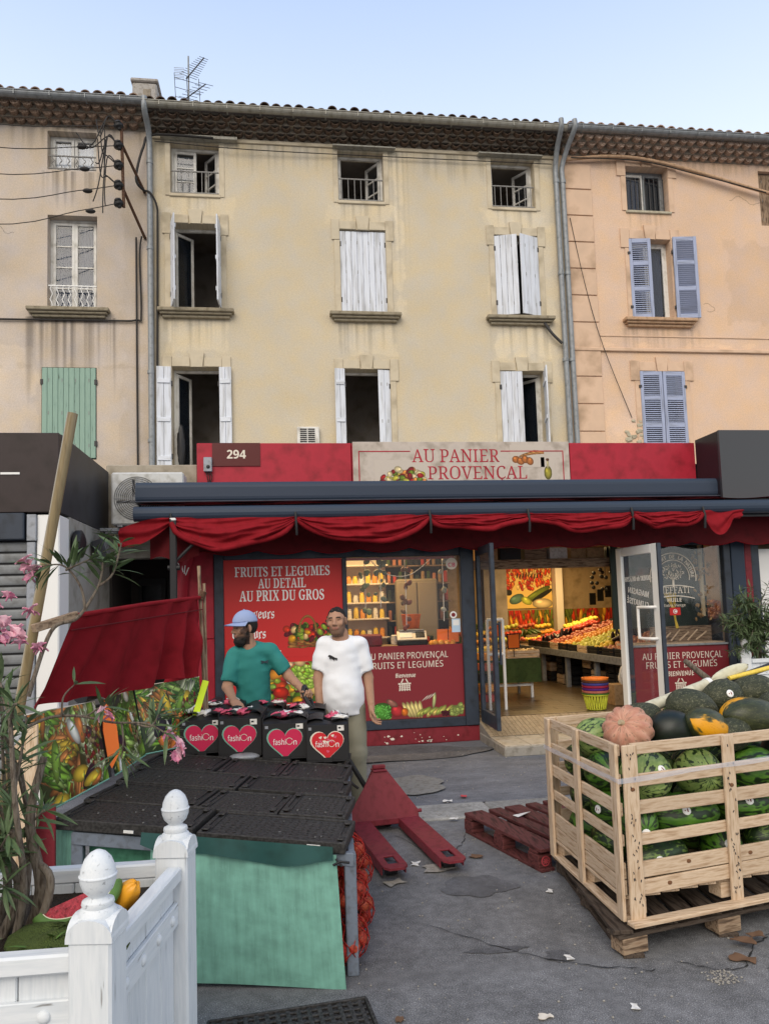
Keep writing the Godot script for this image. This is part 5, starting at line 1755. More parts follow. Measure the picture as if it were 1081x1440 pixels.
	while cx < 5.2:
		var w := rnd(0.18,0.4)
		var hh := rnd(0.12,0.22)
		var kd: Array = kinds[k2 % 5]
		var bxm := MB.new()
		bxm.box(Vector3(0,hh / 2,0),Vector3(w,hh,0.28),0.004)
		bxm.box(Vector3(0,hh * 0.5,0.141),Vector3(w * 0.5,hh * 0.4,0.002),0.0)
		var ordinal: String = ["first","second","third","fourth","fifth","sixth","seventh","eighth","ninth","tenth","eleventh","twelfth"][k2]
		obj("carton",bxm,M[kd[0]],"%s carton, %s from the left on the shelf over the entrance" % [kd[1],ordinal],"carton","cartons on the overhead shelf",Transform3D(Basis(Vector3.UP,rnd(-0.1,0.1)),Vector3(cx + w / 2,2.311,-10.08)))
		cx += w + rnd(0.02,0.06)
		k2 += 1
	var bn := thing("display_bench","long grey bench running back along the right side of the shop","bench")
	bx("top",Vector3(4.66,0.84,-14.6),Vector3(7.2,0.885,-9.75),M.old_wood_z,bn,0.004)
	bx("edge_board",Vector3(4.625,0.79,-14.6),Vector3(4.655,0.90,-9.75),M.steel,bn,0.004)
	for z in [-9.85,-11.0,-12.2,-13.4,-14.5]:
		bx("leg",Vector3(4.70,0.27,z - 0.04),Vector3(4.77,0.838,z + 0.04),M.steel,bn,0.004)
	bx("back_panel",Vector3(5.6,0.27,-14.6),Vector3(5.63,0.838,-9.75),M.dark_crate,bn,0.0)
	var n := 0
	for z in [-10.1,-10.45,-10.8,-11.35,-11.7,-12.5,-12.9,-13.5,-14.0]:
		for lv in 3:
			var dark := n % 4 != 2
			var lab := "%s crate under the right bench, %s stack from the door, level %s" % ["black" if dark else "pale wooden",["nearest","second","third","fourth","fifth","sixth","seventh","eighth","farthest"][n / 3],["bottom","middle","top"][lv]]
			tray("stacked_crate",lab,Vector3(0.42,0.165,0.30),Vector3(5.06,0.272 + lv * 0.176,z),M.dark_crate if dark else M.pine_z,"crates stacked under the bench")
			n += 1
	var fm := {}
	for q in [["onion",Color(0.62,0.25,0.13)],["orange",Color(0.80,0.33,0.04)],["pear",Color(0.62,0.62,0.12)],["lemon",Color(0.85,0.62,0.08)],["aubergine",Color(0.035,0.02,0.03)],["tomato",Color(0.55,0.06,0.03)],["apple",Color(0.55,0.14,0.08)],["courgette",Color(0.06,0.10,0.02)],["potato",Color(0.5,0.36,0.18)]]:
		mk("fruit_" + q[0],Color(q[1].r,q[1].g,q[1].b).linear_to_srgb(),0.4,{"tex": T.dirt,"scale": 6.0,"spec": 0.5})
	var round_m := ballm(Vector3(0.045,0.042,0.045),12,8)
	var pear_m := ballm(Vector3(0.04,0.055,0.04),12,9,Color.WHITE,func(th: float,ph: float) -> float: return 1.0 - 0.25 * exp(-ph * ph * 2.0))
	var long_m := ballm(Vector3(0.035,0.12,0.035),10,8)
	var bins := [["onion",4.66,5.9,-10.7,-9.85,round_m,false,"pinkish onion in the heap nearest the shop door"],["lemon",4.66,5.0,-11.05,-10.75,pear_m,false,"yellow lemon in the small lot beside the onions"],["aubergine",5.0,6.2,-11.35,-10.75,long_m,true,"dark aubergines heaped behind the onions"],
		["pear",4.66,5.9,-11.95,-11.1,pear_m,false,"yellow-green pear heaped on the right bench"],["orange",4.66,6.0,-12.55,-12.0,round_m,true,"oranges heaped behind the pears"],["apple",4.66,6.0,-13.1,-12.6,round_m,true,"red apples heaped behind the oranges"],["aubergine",4.66,5.4,-13.5,-13.15,long_m,true,"dark aubergines in the far part of the bench"],["tomato",4.66,6.0,-14.0,-13.55,round_m,true,"tomatoes heaped at the far end of the bench"],["lemon",5.5,6.2,-14.5,-14.05,round_m,true,"yellow fruit in the far right corner"],["orange",6.0,7.1,-13.0,-11.5,round_m,true,"oranges banked up along the right wall"],["onion",6.2,7.1,-11.4,-10.2,round_m,true,"onions banked up along the right wall"]]
	for q in bins:
		var fx0: float = q[1]
		fruit_heap(fx0 + 0.04,q[2],q[3],q[4],0.93 + (fx0 - 4.66) * 0.28,0.93 + (q[2] - 4.66) * 0.28,0.05 if q[5] != long_m else 0.07,q[5],M["fruit_" + q[0]],q[0],q[7],q[6])
	n = 0
	for z in [-9.97,-10.4,-10.95,-11.35,-11.75,-12.2,-12.6,-13.0,-13.4,-13.8]:
		var pale := n in [3,6]
		tray("display_crate","%s display crate, %s from the door along the bench edge" % ["pale wooden" if pale else "black",["first","second","third","fourth","fifth","sixth","seventh","eighth","ninth","tenth"][n]],Vector3(0.3,0.13,0.38),Vector3(4.80,0.888,z),M.pine_z if pale else M.dark_crate,"display crates along the bench edge")
		n += 1
	var bed := MB.new()
	bed.quad(Vector3(4.97,0.92,-9.8),Vector3(7.2,1.50,-9.8),Vector3(7.2,1.50,-14.6),Vector3(4.97,0.92,-14.6),Vector3.UP)
	bed.quad(Vector3(4.97,0.89,-9.8),Vector3(7.2,0.89,-9.8),Vector3(7.2,1.50,-9.8),Vector3(4.97,0.92,-9.8),Vector3.BACK)
	part("sloping_board",bed,M.dark_crate,bn)
	var lb := thing("produce_bank","low bank of crates with mixed vegetables at the back of the aisle","display")
	bx("board",Vector3(3.0,0.84,-15.4),Vector3(5.6,0.88,-14.7),M.old_wood_x,lb,0.003)
	bx("front",Vector3(3.0,0.27,-14.72),Vector3(5.6,0.838,-14.69),M.dark_crate,lb,0.003)
	var bank := [["tomato","tomatoes"],["courgette","courgettes"],["orange","oranges"],["pear","green pears"],["apple","red apples"],["lemon","lemons"],["orange","clementines"]]
	for k in bank.size():
		for r in 3:
			var bk: Array = bank[(k + r * 3) % 7]
			fruit_heap(3.05 + k * 0.36,3.39 + k * 0.36,-14.9 - r * 0.2,-14.7 - r * 0.2,0.93 + r * 0.13,0.96 + r * 0.13,0.05,round_m if bk[0] != "courgette" else long_m,M["fruit_" + bk[0]],bk[0],"%s in the back-wall bank, %s step, lot %d from the left" % [bk[1],["front","middle","rear"][r],k + 1],true)
	var hb := thing("hanging_bunch","dark dried bunch with black price boards hanging in the shop at right","decoration",Vector3(5.4,1.75,-12.0))
	part("cord",tubem([Vector3(0,0.4,0),Vector3(0,1.18,0)],0.006,5),M.iron,hb)
	for k in 18:
		part("bloom",ballm(Vector3.ONE * 0.035,7,5),M.black,hb,Transform3D(Basis.IDENTITY,Vector3(rnd(-0.2,0.16),rnd(0.15,0.5),rnd(-0.1,0.1))))
	for k in 7:
		bx("price_board",Vector3(-0.3 + k * 0.14,-0.1 + (k % 3) * 0.06,-0.01),Vector3(-0.19 + k * 0.14,0.1 + (k % 3) * 0.06,0.01),M.black,hb,0.003)
	var bg := MB.new()
	bg.ball(Vector3(4.62,0.66,-9.75),Vector3(0.12,0.15,0.08),14,10,Basis.IDENTITY,func(th: float,ph: float) -> float: return 1.0 + 0.12 * sin(th * 4.0 + ph * 3.0))
	obj("plastic_bag",bg,M.paper,"crumpled white plastic bag hanging from the near end of the bench","bag")
	var cb := MB.new()
	cb.box(Vector3(4.55,0.41,-9.85),Vector3(0.26,0.28,0.25),0.004)
	obj("carton",cb,M.cardboard,"brown cardboard carton on the floor under the white bag","carton")
	var bcol := [["yellow",Color(0.62,0.66,0.06)],["green",Color(0.07,0.16,0.03)],["salmon",Color(0.5,0.15,0.12)],["violet",Color(0.10,0.02,0.2)],["crimson",Color(0.35,0.02,0.06)],["blue-violet",Color(0.06,0.06,0.28)],["brown",Color(0.12,0.05,0.03)],["orange",Color(0.85,0.22,0.03)]]
	for k in 8:
		var hh := 0.0 if k == 0 else 0.19 + (k - 1) * 0.033
		var bm := MB.new()
		bm.col = bcol[k][1]
		var bt := thing("shopping_basket","%s plastic basket, %s" % [bcol[k][0],"open-work and lowest of the coloured stack by the white door" if k == 0 else ("topmost of the coloured stack by the white door" if k == 7 else "rim nested in the coloured stack, level %d from the floor" % (k + 1))],"basket",Vector3(4.03,0.272 + hh,-9.45),0.0,"stacked shopping baskets")
		bm.lathe([Vector2(0.0,0.005),Vector2(0.115,0.005),Vector2(0.118,0.02),Vector2(0.128,0.02)],20)
		if k == 0:
			for i in 26:
				var a := TAU * i / 26
				bm.tube([Vector3(cos(a) * 0.12,0.01,sin(a) * 0.12),Vector3(cos(a + 0.1) * 0.16,0.2,sin(a + 0.1) * 0.16)],0.006,-1,4,false)
				bm.tube([Vector3(cos(a) * 0.12,0.01,sin(a) * 0.12),Vector3(cos(a - 0.1) * 0.16,0.2,sin(a - 0.1) * 0.16)],0.006,-1,4,false)
			bm.lathe([Vector2(0.155,0.19),Vector2(0.172,0.19),Vector2(0.172,0.215),Vector2(0.155,0.215),Vector2(0.155,0.19)],24)
			part("basket_body",bm,M.tint,bt)
		else:
			var rm := MB.new()
			rm.col = bcol[k][1]
			rm.lathe([Vector2(0.15,0.0),Vector2(0.165,0.0),Vector2(0.172,0.012),Vector2(0.176,0.03),Vector2(0.16,0.031),Vector2(0.15,0.0)],24)
			part("rim",rm,M.tint,bt)
			if k == 7:
				part("bottom",bm,M.tint,bt)
	var lt := thing("cloth_table","table under a dark green cloth on white trestle legs, left in the aisle","table",Vector3(3.25,0.27,-11.3))
	bx("top",Vector3(-0.55,0.56,-0.5),Vector3(0.55,0.6,0.35),M.old_wood_x,lt,0.003)
	var tc := MB.new()
	tc.sheet(func(u: float,v: float) -> Vector3: return Vector3(-0.57 + 1.14 * u,0.605 - v * 0.36,0.365 + 0.02 * sin(u * 22.0) * v),40,6,Vector3.BACK)
	tc.sheet(func(u: float,v: float) -> Vector3: return Vector3(0.57 + 0.02 * sin(u * 18.0) * v,0.605 - v * 0.36,0.365 - 0.87 * u),26,6,Vector3.RIGHT)
	tc.quad(Vector3(-0.57,0.606,0.365),Vector3(0.57,0.606,0.365),Vector3(0.57,0.606,-0.5),Vector3(-0.57,0.606,-0.5),Vector3.UP)
	part("cloth",tc,M.green_cloth,lt)
	for x in [-0.45,0.45]:
		for z in [-0.4,0.25]:
			bx("leg",Vector3(x - 0.02,0,z - 0.02),Vector3(x + 0.02,0.559,z + 0.02),M.white,lt,0.003)
	bx("stretcher",Vector3(-0.43,0.18,0.23),Vector3(0.43,0.22,0.27),M.white,lt,0.003)
	tray("fruit_crate","pale wooden fruit crate on the corner of the green cloth table",Vector3(0.5,0.12,0.34),Vector3(3.55,0.88,-11.1),M.pine_x)
	fruit_heap(3.32,3.78,-11.25,-10.95,0.93,0.93,0.05,pear_m,M.fruit_potato,"potato","pale potato in the crate on the green cloth table")
	tray("fruit_crate","pale wooden fruit crate at the back of the green cloth table",Vector3(0.5,0.12,0.34),Vector3(3.0,0.88,-11.3),M.pine_x)
	fruit_heap(2.78,3.22,-11.45,-11.15,0.93,0.98,0.05,round_m,M.fruit_lemon,"lemon","lemon in the back crate of the green cloth table")
	for q in [[Vector3(3.40,1.14,-10.92),"framed orange price card standing in the potato crate",0.25],[Vector3(3.30,1.30,-11.45),"orange price card at the back of the green cloth table",0.0]]:
		var pc := thing("price_card",q[1],"price card",q[0],0.3)
		bx("card",Vector3(-0.1,-0.1,0),Vector3(0.1,0.1,0.004),M.neon_orange,pc,0.0)
		if q[2] > 0:
			for e in [[-0.115,-0.115,0.115,-0.1],[-0.115,0.1,0.115,0.115],[-0.115,-0.1,-0.1,0.1],[0.1,-0.1,0.115,0.1]]:
				bx("frame",Vector3(e[0],e[1],-0.004),Vector3(e[2],e[3],0.008),M.black,pc,0.0)
		part("stick",tubem([Vector3(0,-0.1,0),Vector3(0,-0.24,0)],0.006,5),M.black,pc)
	var tf := thing("till_stand","white tubular stand just inside the entrance, left","stand",Vector3(2.72,0.27,-9.9))
	for x in [0.0,0.22]:
		part("upright",tubem([Vector3(x,0,0),Vector3(x,1.22,0)],0.022,8),M.white,tf)
	for y in [0.75,1.22]:
		part("cross_bar",tubem([Vector3(0,y,0),Vector3(0.22,y,0)],0.022,8),M.white,tf)
	for k in 5:
		bx("shelf",Vector3(-0.1,0.1 + k * 0.14,-0.25),Vector3(0.15,0.2 + k * 0.14,-0.03),M[["fruit_tomato","fruit_orange","dark_crate","fruit_apple","fruit_orange"][k]],tf,0.01)
	var su := thing("jar_shelf","bright open shelf unit of jars behind the shop window, left","shelf",Vector3(0.78,0.27,-11.1))
	bx("back",Vector3(-0.1,0,-0.2),Vector3(0.75,2.3,-0.18),M.cream,su,0.0)
	for y in [0.5,0.98,1.26,1.5,1.78,2.06]:
		bx("shelf_board",Vector3(-0.1,y,-0.18),Vector3(0.75,y + 0.025,0.12),M.cream,su,0.003)
	var jar := MB.new()
	jar.lathe([Vector2(0,0),Vector2(0.036,0),Vector2(0.038,0.01),Vector2(0.038,0.09),Vector2(0.028,0.105),Vector2(0.03,0.107),Vector2(0.03,0.125),Vector2(0,0.126)],10)
	var jm := jar.mesh()
	for lv in 4:
		for k in 8:
			var y: float = [0.98,1.26,1.5,1.78][lv] + 0.27 + 0.026
			var o := inst("jar",jm,M[["fruit_lemon","fruit_orange","fruit_lemon","paper"][(k * 3 + lv) % 4]],null,Transform3D(Basis.from_scale(Vector3(1,rnd(0.8,1.3),1)),Vector3(0.74 + k * 0.098,y,-11.04 + rnd(-0.03,0.03))))
			tag(o,"small yellow or amber jar on the %s shelf behind the window" % ["lowest jar","second","third","highest jar"][lv],"jar","jars on the %s" % ["lowest jar shelf","second jar shelf","third jar shelf","highest jar shelf"][lv])
	var co := thing("shop_counter","dark shop counter behind the printed window film","counter",Vector3(0.75,0.27,-10.0))
	bx("body",Vector3(0,0,-0.4),Vector3(1.5,0.88,0.25),M.dark_crate,co,0.006)
	bx("top",Vector3(-0.02,0.881,-0.42),Vector3(1.52,0.915,0.27),M.old_wood_x,co,0.006)
	var sc := thing("weighing_scale","cream shop weighing scale with keypad on the counter","scale",Vector3(1.68,1.187,-9.95),-0.1)
	bx("base",Vector3(-0.2,0,-0.15),Vector3(0.2,0.07,0.15),M.black,sc,0.01)
	part("keypad",boxm(Vector3(0.4,0.03,0.2),0.006),M.cream,sc,Transform3D(Basis(Vector3.RIGHT,0.6),Vector3(0,0.12,0.03)))
	part("display",boxm(Vector3(0.17,0.006,0.12),0.0),M.white,sc,Transform3D(Basis(Vector3.RIGHT,0.6),Vector3(-0.08,0.137,0.04)))
	part("key_block",boxm(Vector3(0.12,0.008,0.12),0.0),M.black,sc,Transform3D(Basis(Vector3.RIGHT,0.6),Vector3(0.11,0.137,0.04)))
	bx("plate",Vector3(-0.17,0.19,-0.14),Vector3(0.17,0.205,0.0),M.steel,sc,0.004)
	var ob := MB.new()
	ob.col = Color(0.85,0.18,0.02)
	ob.lathe([Vector2(0,0.0),Vector2(0.13,0.0),Vector2(0.165,0.19),Vector2(0.175,0.19),Vector2(0.175,0.2),Vector2(0.155,0.2),Vector2(0.125,0.01),Vector2(0,0.01)],4,Transform3D(Basis(Vector3.UP,PI / 4),Vector3(1.72,1.40,-10.2)))
	obj("shopping_basket",ob,M.tint,"orange square basket standing behind the weighing scale","basket")
	var rb := MB.new()
	rb.box(Vector3(1.08,1.27,-9.85),Vector3(0.34,0.16,0.25),0.02)
	obj("plastic_box",rb,M.wine_paint,"dark red plastic box on the counter left of the scale","box")
	for q in [[2.02,1.31,-0.2,"left-hand"],[2.17,1.31,0.15,"right-hand"]]:
		var pc := thing("price_card","%s of the two bright orange cards in the window corner" % q[3],"price card",Vector3(q[0],q[1],-9.55),q[2])
		bx("card",Vector3(-0.07,-0.085,0),Vector3(0.07,0.085,0.003),M.neon_orange,pc,0.0)
		part("stick",tubem([Vector3(0,-0.08,0),Vector3(0,-0.12,0)],0.005,5),M.black,pc)
	fruit_heap(1.86,2.2,-9.7,-9.45,1.17,1.17,0.045,round_m,M.fruit_orange,"orange","orange lying below the orange cards in the window")
	n = 0
	for q in [[1.02,1.62,"leftmost, with pale green gourds"],[1.22,1.7,"second, grey-green and white"],[1.55,1.40,"middle, with dried red peppers"],[2.05,1.5,"right-hand, thin white cord"]]:
		var gl := thing("garland","hanging window garland, " + q[2],"garland",Vector3(q[0],0,-9.55))
		part("cord",tubem([Vector3(0,q[1],0),Vector3(0.005,2.0,0.01),Vector3(0,2.5,0)],0.006,5),M.white,gl)
		for k in ([12,14,16,4][n] as int):
			var cc: Color = [Color(0.35,0.42,0.2),Color(0.3,0.34,0.26),Color(0.3,0.06,0.05),Color(0.6,0.58,0.5)][n].lerp(Color(0.1,0.13,0.06),rng.randf() * 0.7)
			part("dried_fruit",ballm(Vector3(0.03,0.038,0.03) * rnd(0.7,1.3),8,6,cc),M.tint,gl,Transform3D(Basis(Vector3.BACK,rnd(-1,1)),Vector3(rnd(-0.06,0.06),rnd(q[1] + 0.02,2.32),rnd(-0.05,0.05))))
		n += 1
	var sw := thing("garland","slack white string looping across the top of the window","garland",Vector3(0,0,-9.56))
	part("cord",tubem(smooth([Vector3(1.05,2.38,0),Vector3(1.3,2.14,0),Vector3(1.62,2.12,0),Vector3(1.95,2.36,0)],6),0.006,5),M.white,sw)
	var ws := thing("goods_rack","dark rack of bottles and packets right of the jar shelf, behind the window","rack",Vector3(1.62,0.27,-11.2))
	bx("back",Vector3(-0.1,0,-0.2),Vector3(0.9,2.4,-0.18),M.room_dark,ws,0.0)
	for y in [0.95,1.22,1.5,1.78,2.05]:
		bx("rack_board",Vector3(-0.1,y,-0.18),Vector3(0.9,y + 0.02,0.08),M.old_wood_x,ws,0.002)
		for k in 11:
			var hh := rnd(0.10,0.22)
			part("bottle" if k % 3 else "packet",boxm(Vector3(0.05,snappedf(hh,0.03),0.06),0.012),M[["fruit_tomato","dark_crate","fruit_courgette","cardboard","fruit_onion","olive_green"][rng.randi() % 6]],ws,Transform3D(Basis.IDENTITY,Vector3(-0.05 + k * 0.088,y + 0.02 + snappedf(hh,0.03) / 2,0.0)))
	for k in 16:
		var bb := MB.new()
		bb.box(Vector3.ZERO,Vector3(rnd(0.05,0.14),rnd(0.05,0.16),rnd(0.05,0.1)),0.012)
		part("packet",bb,M[["dark_crate","cardboard","fruit_tomato","paper","olive_green"][k % 5]],co,Transform3D(Basis(Vector3.UP,rnd(0,2)),Vector3(rnd(0.05,1.35),0.98,rnd(-0.38,-0.12))))
	obj("header_board",boxm(Vector3(1.44,0.13,0.02),0.002),M.red_panel,"red board across the top inside the shop window","board","",Transform3D(Basis.IDENTITY,Vector3(1.48,2.38,-9.5)))
	mk("beige_plastic",lin(0.26,0.22,0.16),0.6)
	var fr := thing("chiller_cabinet","beige chiller cabinet standing behind the counter","cabinet",Vector3(1.95,0.27,-10.95))
	bx("body",Vector3(-0.32,0,-0.1),Vector3(0.30,1.85,0.1),M.beige_plastic,fr,0.03)
	bx("door",Vector3(-0.30,0.9,0.101),Vector3(-0.02,1.8,0.125),M.beige_plastic,fr,0.01)
	bx("door",Vector3(0.0,0.9,0.101),Vector3(0.28,1.8,0.125),M.beige_plastic,fr,0.01)
	bx("window_back_panel",Vector3(4.5,1.3,-9.84),Vector3(5.9,2.9,-9.80),M.olive_green,s,0.0)
	var ct := thing("window_counter","pale wooden shelf with odds and ends behind the right-hand window","shelf",Vector3(4.5,1.08,-9.55))
	bx("board",Vector3(0,0,-0.2),Vector3(1.35,0.03,0.25),M.pine_x,ct,0.003)
	bx("back",Vector3(0.45,0.03,-0.12),Vector3(1.35,0.24,-0.10),M.old_wood_x,ct,0.003)
	for k in 7:
		part("stick",tubem([Vector3(0.3 + k * 0.12,0.05,0.05),Vector3(0.42 + k * 0.13,0.16 + 0.03 * (k % 2),0.02)],0.012,6),M.pine_x,ct)
	var df := thing("dried_flowers","bunch of brown dried flowers hanging upside down in the right window","dried flowers",Vector3(5.66,1.75,-9.5))
	for k in 60:
		part("flower",ballm(Vector3(0.018,0.03,0.018),6,4,Color(0.22,0.13,0.05).lerp(Color(0.4,0.25,0.1),rng.randf())),M.tint,df,Transform3D(Basis(Vector3.BACK,rnd(-1,1)),Vector3(rnd(-0.11,0.11),rnd(-0.35,0.6),rnd(-0.05,0.05))))
	part("stems",tubem([Vector3(0,-0.3,0),Vector3(0,0.7,0)],0.03,7),M.jute,df)
	var wh := thing("wheat_sheaf","thin golden sheaf hanging in the middle of the right window","dried flowers",Vector3(5.17,1.3,-9.45))
	for k in 14:
		part("stalk",tubem([Vector3(0.07 + rnd(-0.02,0.02),0,0),Vector3(rnd(0.0,0.05),0.28,0),Vector3(rnd(-0.09,0.09),0.48,rnd(-0.03,0.03))],0.005,4),M.fruit_lemon,wh)
	var pk := MB.new()
	pk.box(Vector3(4.83,0.62,-9.5),Vector3(0.3,0.5,0.2),0.02,Basis(Vector3.BACK,-0.2))
	obj("paper_sack",pk,M.jute,"tan paper sack standing behind the open white door","sack")

func neighbours() -> void:
	rng.seed = 610
	var s := thing("left_shop","neighbouring shop with dark brown fascia box and grey roller shutter","shop")
	bx("fascia_front",Vector3(-6.0,2.68,-7.34),Vector3(-2.10,3.44,-7.26),M.brown_panel,s,0.006)
	bx("fascia_side",Vector3(-2.145,2.68,-9.24),Vector3(-2.10,3.445,-7.345),M.charcoal,s,0.006)
	bx("fascia_top",Vector3(-6.0,3.40,-9.24),Vector3(-2.15,3.43,-7.35),M.charcoal,s,0.0)
	bx("fascia_under",Vector3(-6.0,2.69,-9.24),Vector3(-2.15,2.71,-7.35),M.black,s,0.0)
	bx("blue_box",Vector3(-6.0,2.42,-7.45),Vector3(-2.40,2.672,-7.22),M.navy,s,0.01)
	bx("guide_rail",Vector3(-2.385,0,-7.36),Vector3(-2.31,2.40,-7.26),M.steel,s,0.005)
	bx("bracket_plate",Vector3(-2.385,2.41,-7.34),Vector3(-2.30,2.66,-7.25),M.steel,s,0.005)
	bx("white_pillar",Vector3(-2.305,0,-7.6),Vector3(-2.10,2.66,-7.28),M.white,s,0.012)
	bx("side_wall",Vector3(-2.20,0,-9.3),Vector3(-2.102,2.68,-7.61),M.render_grey,s,0.004)
	bx("inner_wall",Vector3(-6.0,0,-9.4),Vector3(-2.21,2.68,-9.3),M.room,s,0.0)
	bx("parapet",Vector3(-2.13,2.66,-9.45),Vector3(-1.05,3.53,-9.25),M.render_beige,s,0.01)
	bx("lintel",Vector3(-2.09,2.38,-9.44),Vector3(-1.31,2.655,-9.22),M.render_grey,s,0.008)
	var y := 0.05
	var slat := MB.new()
	for k in 6:
		var t0 := -PI / 2 + PI * k / 6
		var t1 := -PI / 2 + PI * (k + 1) / 6
		slat.quad(Vector3(-1.8,sin(t0) * 0.043,cos(t0) * 0.010),Vector3(1.8,sin(t0) * 0.043,cos(t0) * 0.010),Vector3(1.8,sin(t1) * 0.043,cos(t1) * 0.010),Vector3(-1.8,sin(t1) * 0.043,cos(t1) * 0.010),Vector3(0,0,1))
	mk("shutter_grey",lin(0.20,0.21,0.22),0.5,{"tex": T.dirt,"scale": 1.0})
	bx("shutter_back",Vector3(-6.0,0.0,-7.34),Vector3(-2.39,2.41,-7.325),M.black,s,0.0)
	var sm := slat.mesh()
	while y < 2.4:
		part("shutter_slat",sm,M.shutter_grey,s,Transform3D(Basis.IDENTITY,Vector3(-4.18,y,-7.31)))
		y += 0.105
	bx("white_mark",Vector3(-2.62,3.04,-7.262),Vector3(-2.45,3.06,-7.252),M.white,s,0.0)
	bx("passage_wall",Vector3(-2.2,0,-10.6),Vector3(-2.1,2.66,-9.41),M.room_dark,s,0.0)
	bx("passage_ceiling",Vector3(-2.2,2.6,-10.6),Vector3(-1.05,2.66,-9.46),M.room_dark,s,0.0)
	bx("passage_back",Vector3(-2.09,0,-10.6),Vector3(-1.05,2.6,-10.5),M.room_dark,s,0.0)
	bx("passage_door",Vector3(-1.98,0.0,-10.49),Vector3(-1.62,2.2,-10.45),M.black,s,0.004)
	bx("passage_door",Vector3(-1.60,0.0,-10.49),Vector3(-1.30,2.2,-10.45),M.black,s,0.004)
	quad_part("passage_pane",-1.94,-1.68,1.0,2.1,-10.44,M.dark_pane,s,0.004)
	var f := thing("wall_reel","round black cable reel on the side wall beside the leaning pole","reel",Vector3(-2.09,2.42,-7.75))
	var l := MB.new()
	l.lathe([Vector2(0,0),Vector2(0.12,0),Vector2(0.14,0.02),Vector2(0.14,0.07),Vector2(0.10,0.09),Vector2(0.05,0.09),Vector2(0.0,0.10)],20,Transform3D(Basis(Vector3.BACK,-PI / 2),Vector3.ZERO))
	part("reel",l,M.black,f)
	for k in 5:
		part("wire_end",tubem([Vector3(0.05,0,0),Vector3(0.09,rnd(-0.2,0.2),rnd(-0.2,0.2))],0.006,4),M.cable,f)
	var sp := thing("floodlight","small dark slatted floodlight under the air conditioner bracket","light fitting",Vector3(-2.05,2.42,-8.5))
	part("body",boxm(Vector3(0.12,0.22,0.26),0.01),M.charcoal,sp,Transform3D(Basis(Vector3.BACK,0.3),Vector3(0.05,0,0)))
	for k in 3:
		part("fin",boxm(Vector3(0.012,0.2,0.004),0.0),M.steel,sp,Transform3D(Basis(Vector3.BACK,0.3),Vector3(0.112,0,-0.08 + k * 0.08)))
	var ac := thing("air_conditioner","white outdoor air conditioning unit with round fan grille beside the awning","air conditioner",Vector3(-1.57,2.74,-8.98))
	mk("ac_white",lin(0.55,0.56,0.56),0.5,{"tex": T.dirt,"scale": 1.0})
	bx("casing",Vector3(-0.41,0,-0.16),Vector3(0.41,0.62,0.15),M.ac_white,ac,0.02)
	bx("side_panel",Vector3(0.14,0.02,0.151),Vector3(0.40,0.60,0.156),M.ac_white,ac,0.003)
	l = MB.new()
	l.lathe([Vector2(0.0,-0.05),Vector2(0.25,-0.05),Vector2(0.255,0.0)],32,Transform3D(Basis(Vector3.RIGHT,PI / 2),Vector3(-0.12,0.31,0.153)))
	part("fan_recess",l,M.charcoal,ac)
	for k in 11:
		part("grille_ring",ring(Vector3(-0.12,0.31,0.158),0.03 + k * 0.0225,0.006,0,360),M.iron,ac)
	for k in 12:
		part("grille_spoke",boxm(Vector3(0.5,0.004,0.003),0.0),M.steel,ac,Transform3D(Basis(Vector3.BACK,PI * k / 12),Vector3(-0.12,0.31,0.162)))
	for k in 4:
		part("fan_blade",boxm(Vector3(0.2,0.11,0.006),0.0),M.black,ac,Transform3D(Basis(Vector3.BACK,TAU * k / 4) * Basis(Vector3.RIGHT,0.5) * Transform3D(Basis.IDENTITY,Vector3(0.12,0,0)).basis,Vector3(-0.12 + 0.12 * cos(TAU * k / 4),0.31 + 0.12 * sin(TAU * k / 4),0.135)))
	for x in [-0.3,0.3]:
		bx("foot",Vector3(x - 0.03,-0.03,-0.2),Vector3(x + 0.03,-0.002,0.2),M.steel,ac,0.003)
	bx("bracket",Vector3(-0.62,-0.07,0.1),Vector3(0.42,-0.032,0.16),M.steel,ac,0.003)
	bx("bracket",Vector3(-0.62,-0.07,-0.16),Vector3(0.42,-0.032,-0.1),M.steel,ac,0.003)
	var r := thing("right_fascia_box","glossy dark grey fascia box of the next shop beyond the red sign","fascia")
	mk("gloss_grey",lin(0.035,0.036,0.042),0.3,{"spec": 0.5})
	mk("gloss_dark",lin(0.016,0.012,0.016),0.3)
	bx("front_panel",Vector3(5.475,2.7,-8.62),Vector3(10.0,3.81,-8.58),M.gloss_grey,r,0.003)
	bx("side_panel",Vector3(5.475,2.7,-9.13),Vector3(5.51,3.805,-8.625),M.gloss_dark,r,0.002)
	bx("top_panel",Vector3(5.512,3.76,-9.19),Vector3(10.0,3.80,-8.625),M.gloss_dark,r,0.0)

func sp(u: float,v: float,h := 0.0) -> Vector3:
	var a := Vector3(0.286,0.60,-3.47)
	var b := Vector3(-1.03,0.71,-3.75)
	var c := Vector3(-0.80,0.70,-5.5)
	var d := Vector3(0.41,0.60,-5.25)
	return b.lerp(a,u).lerp(c.lerp(d,u),v) + Vector3(0,h,0)

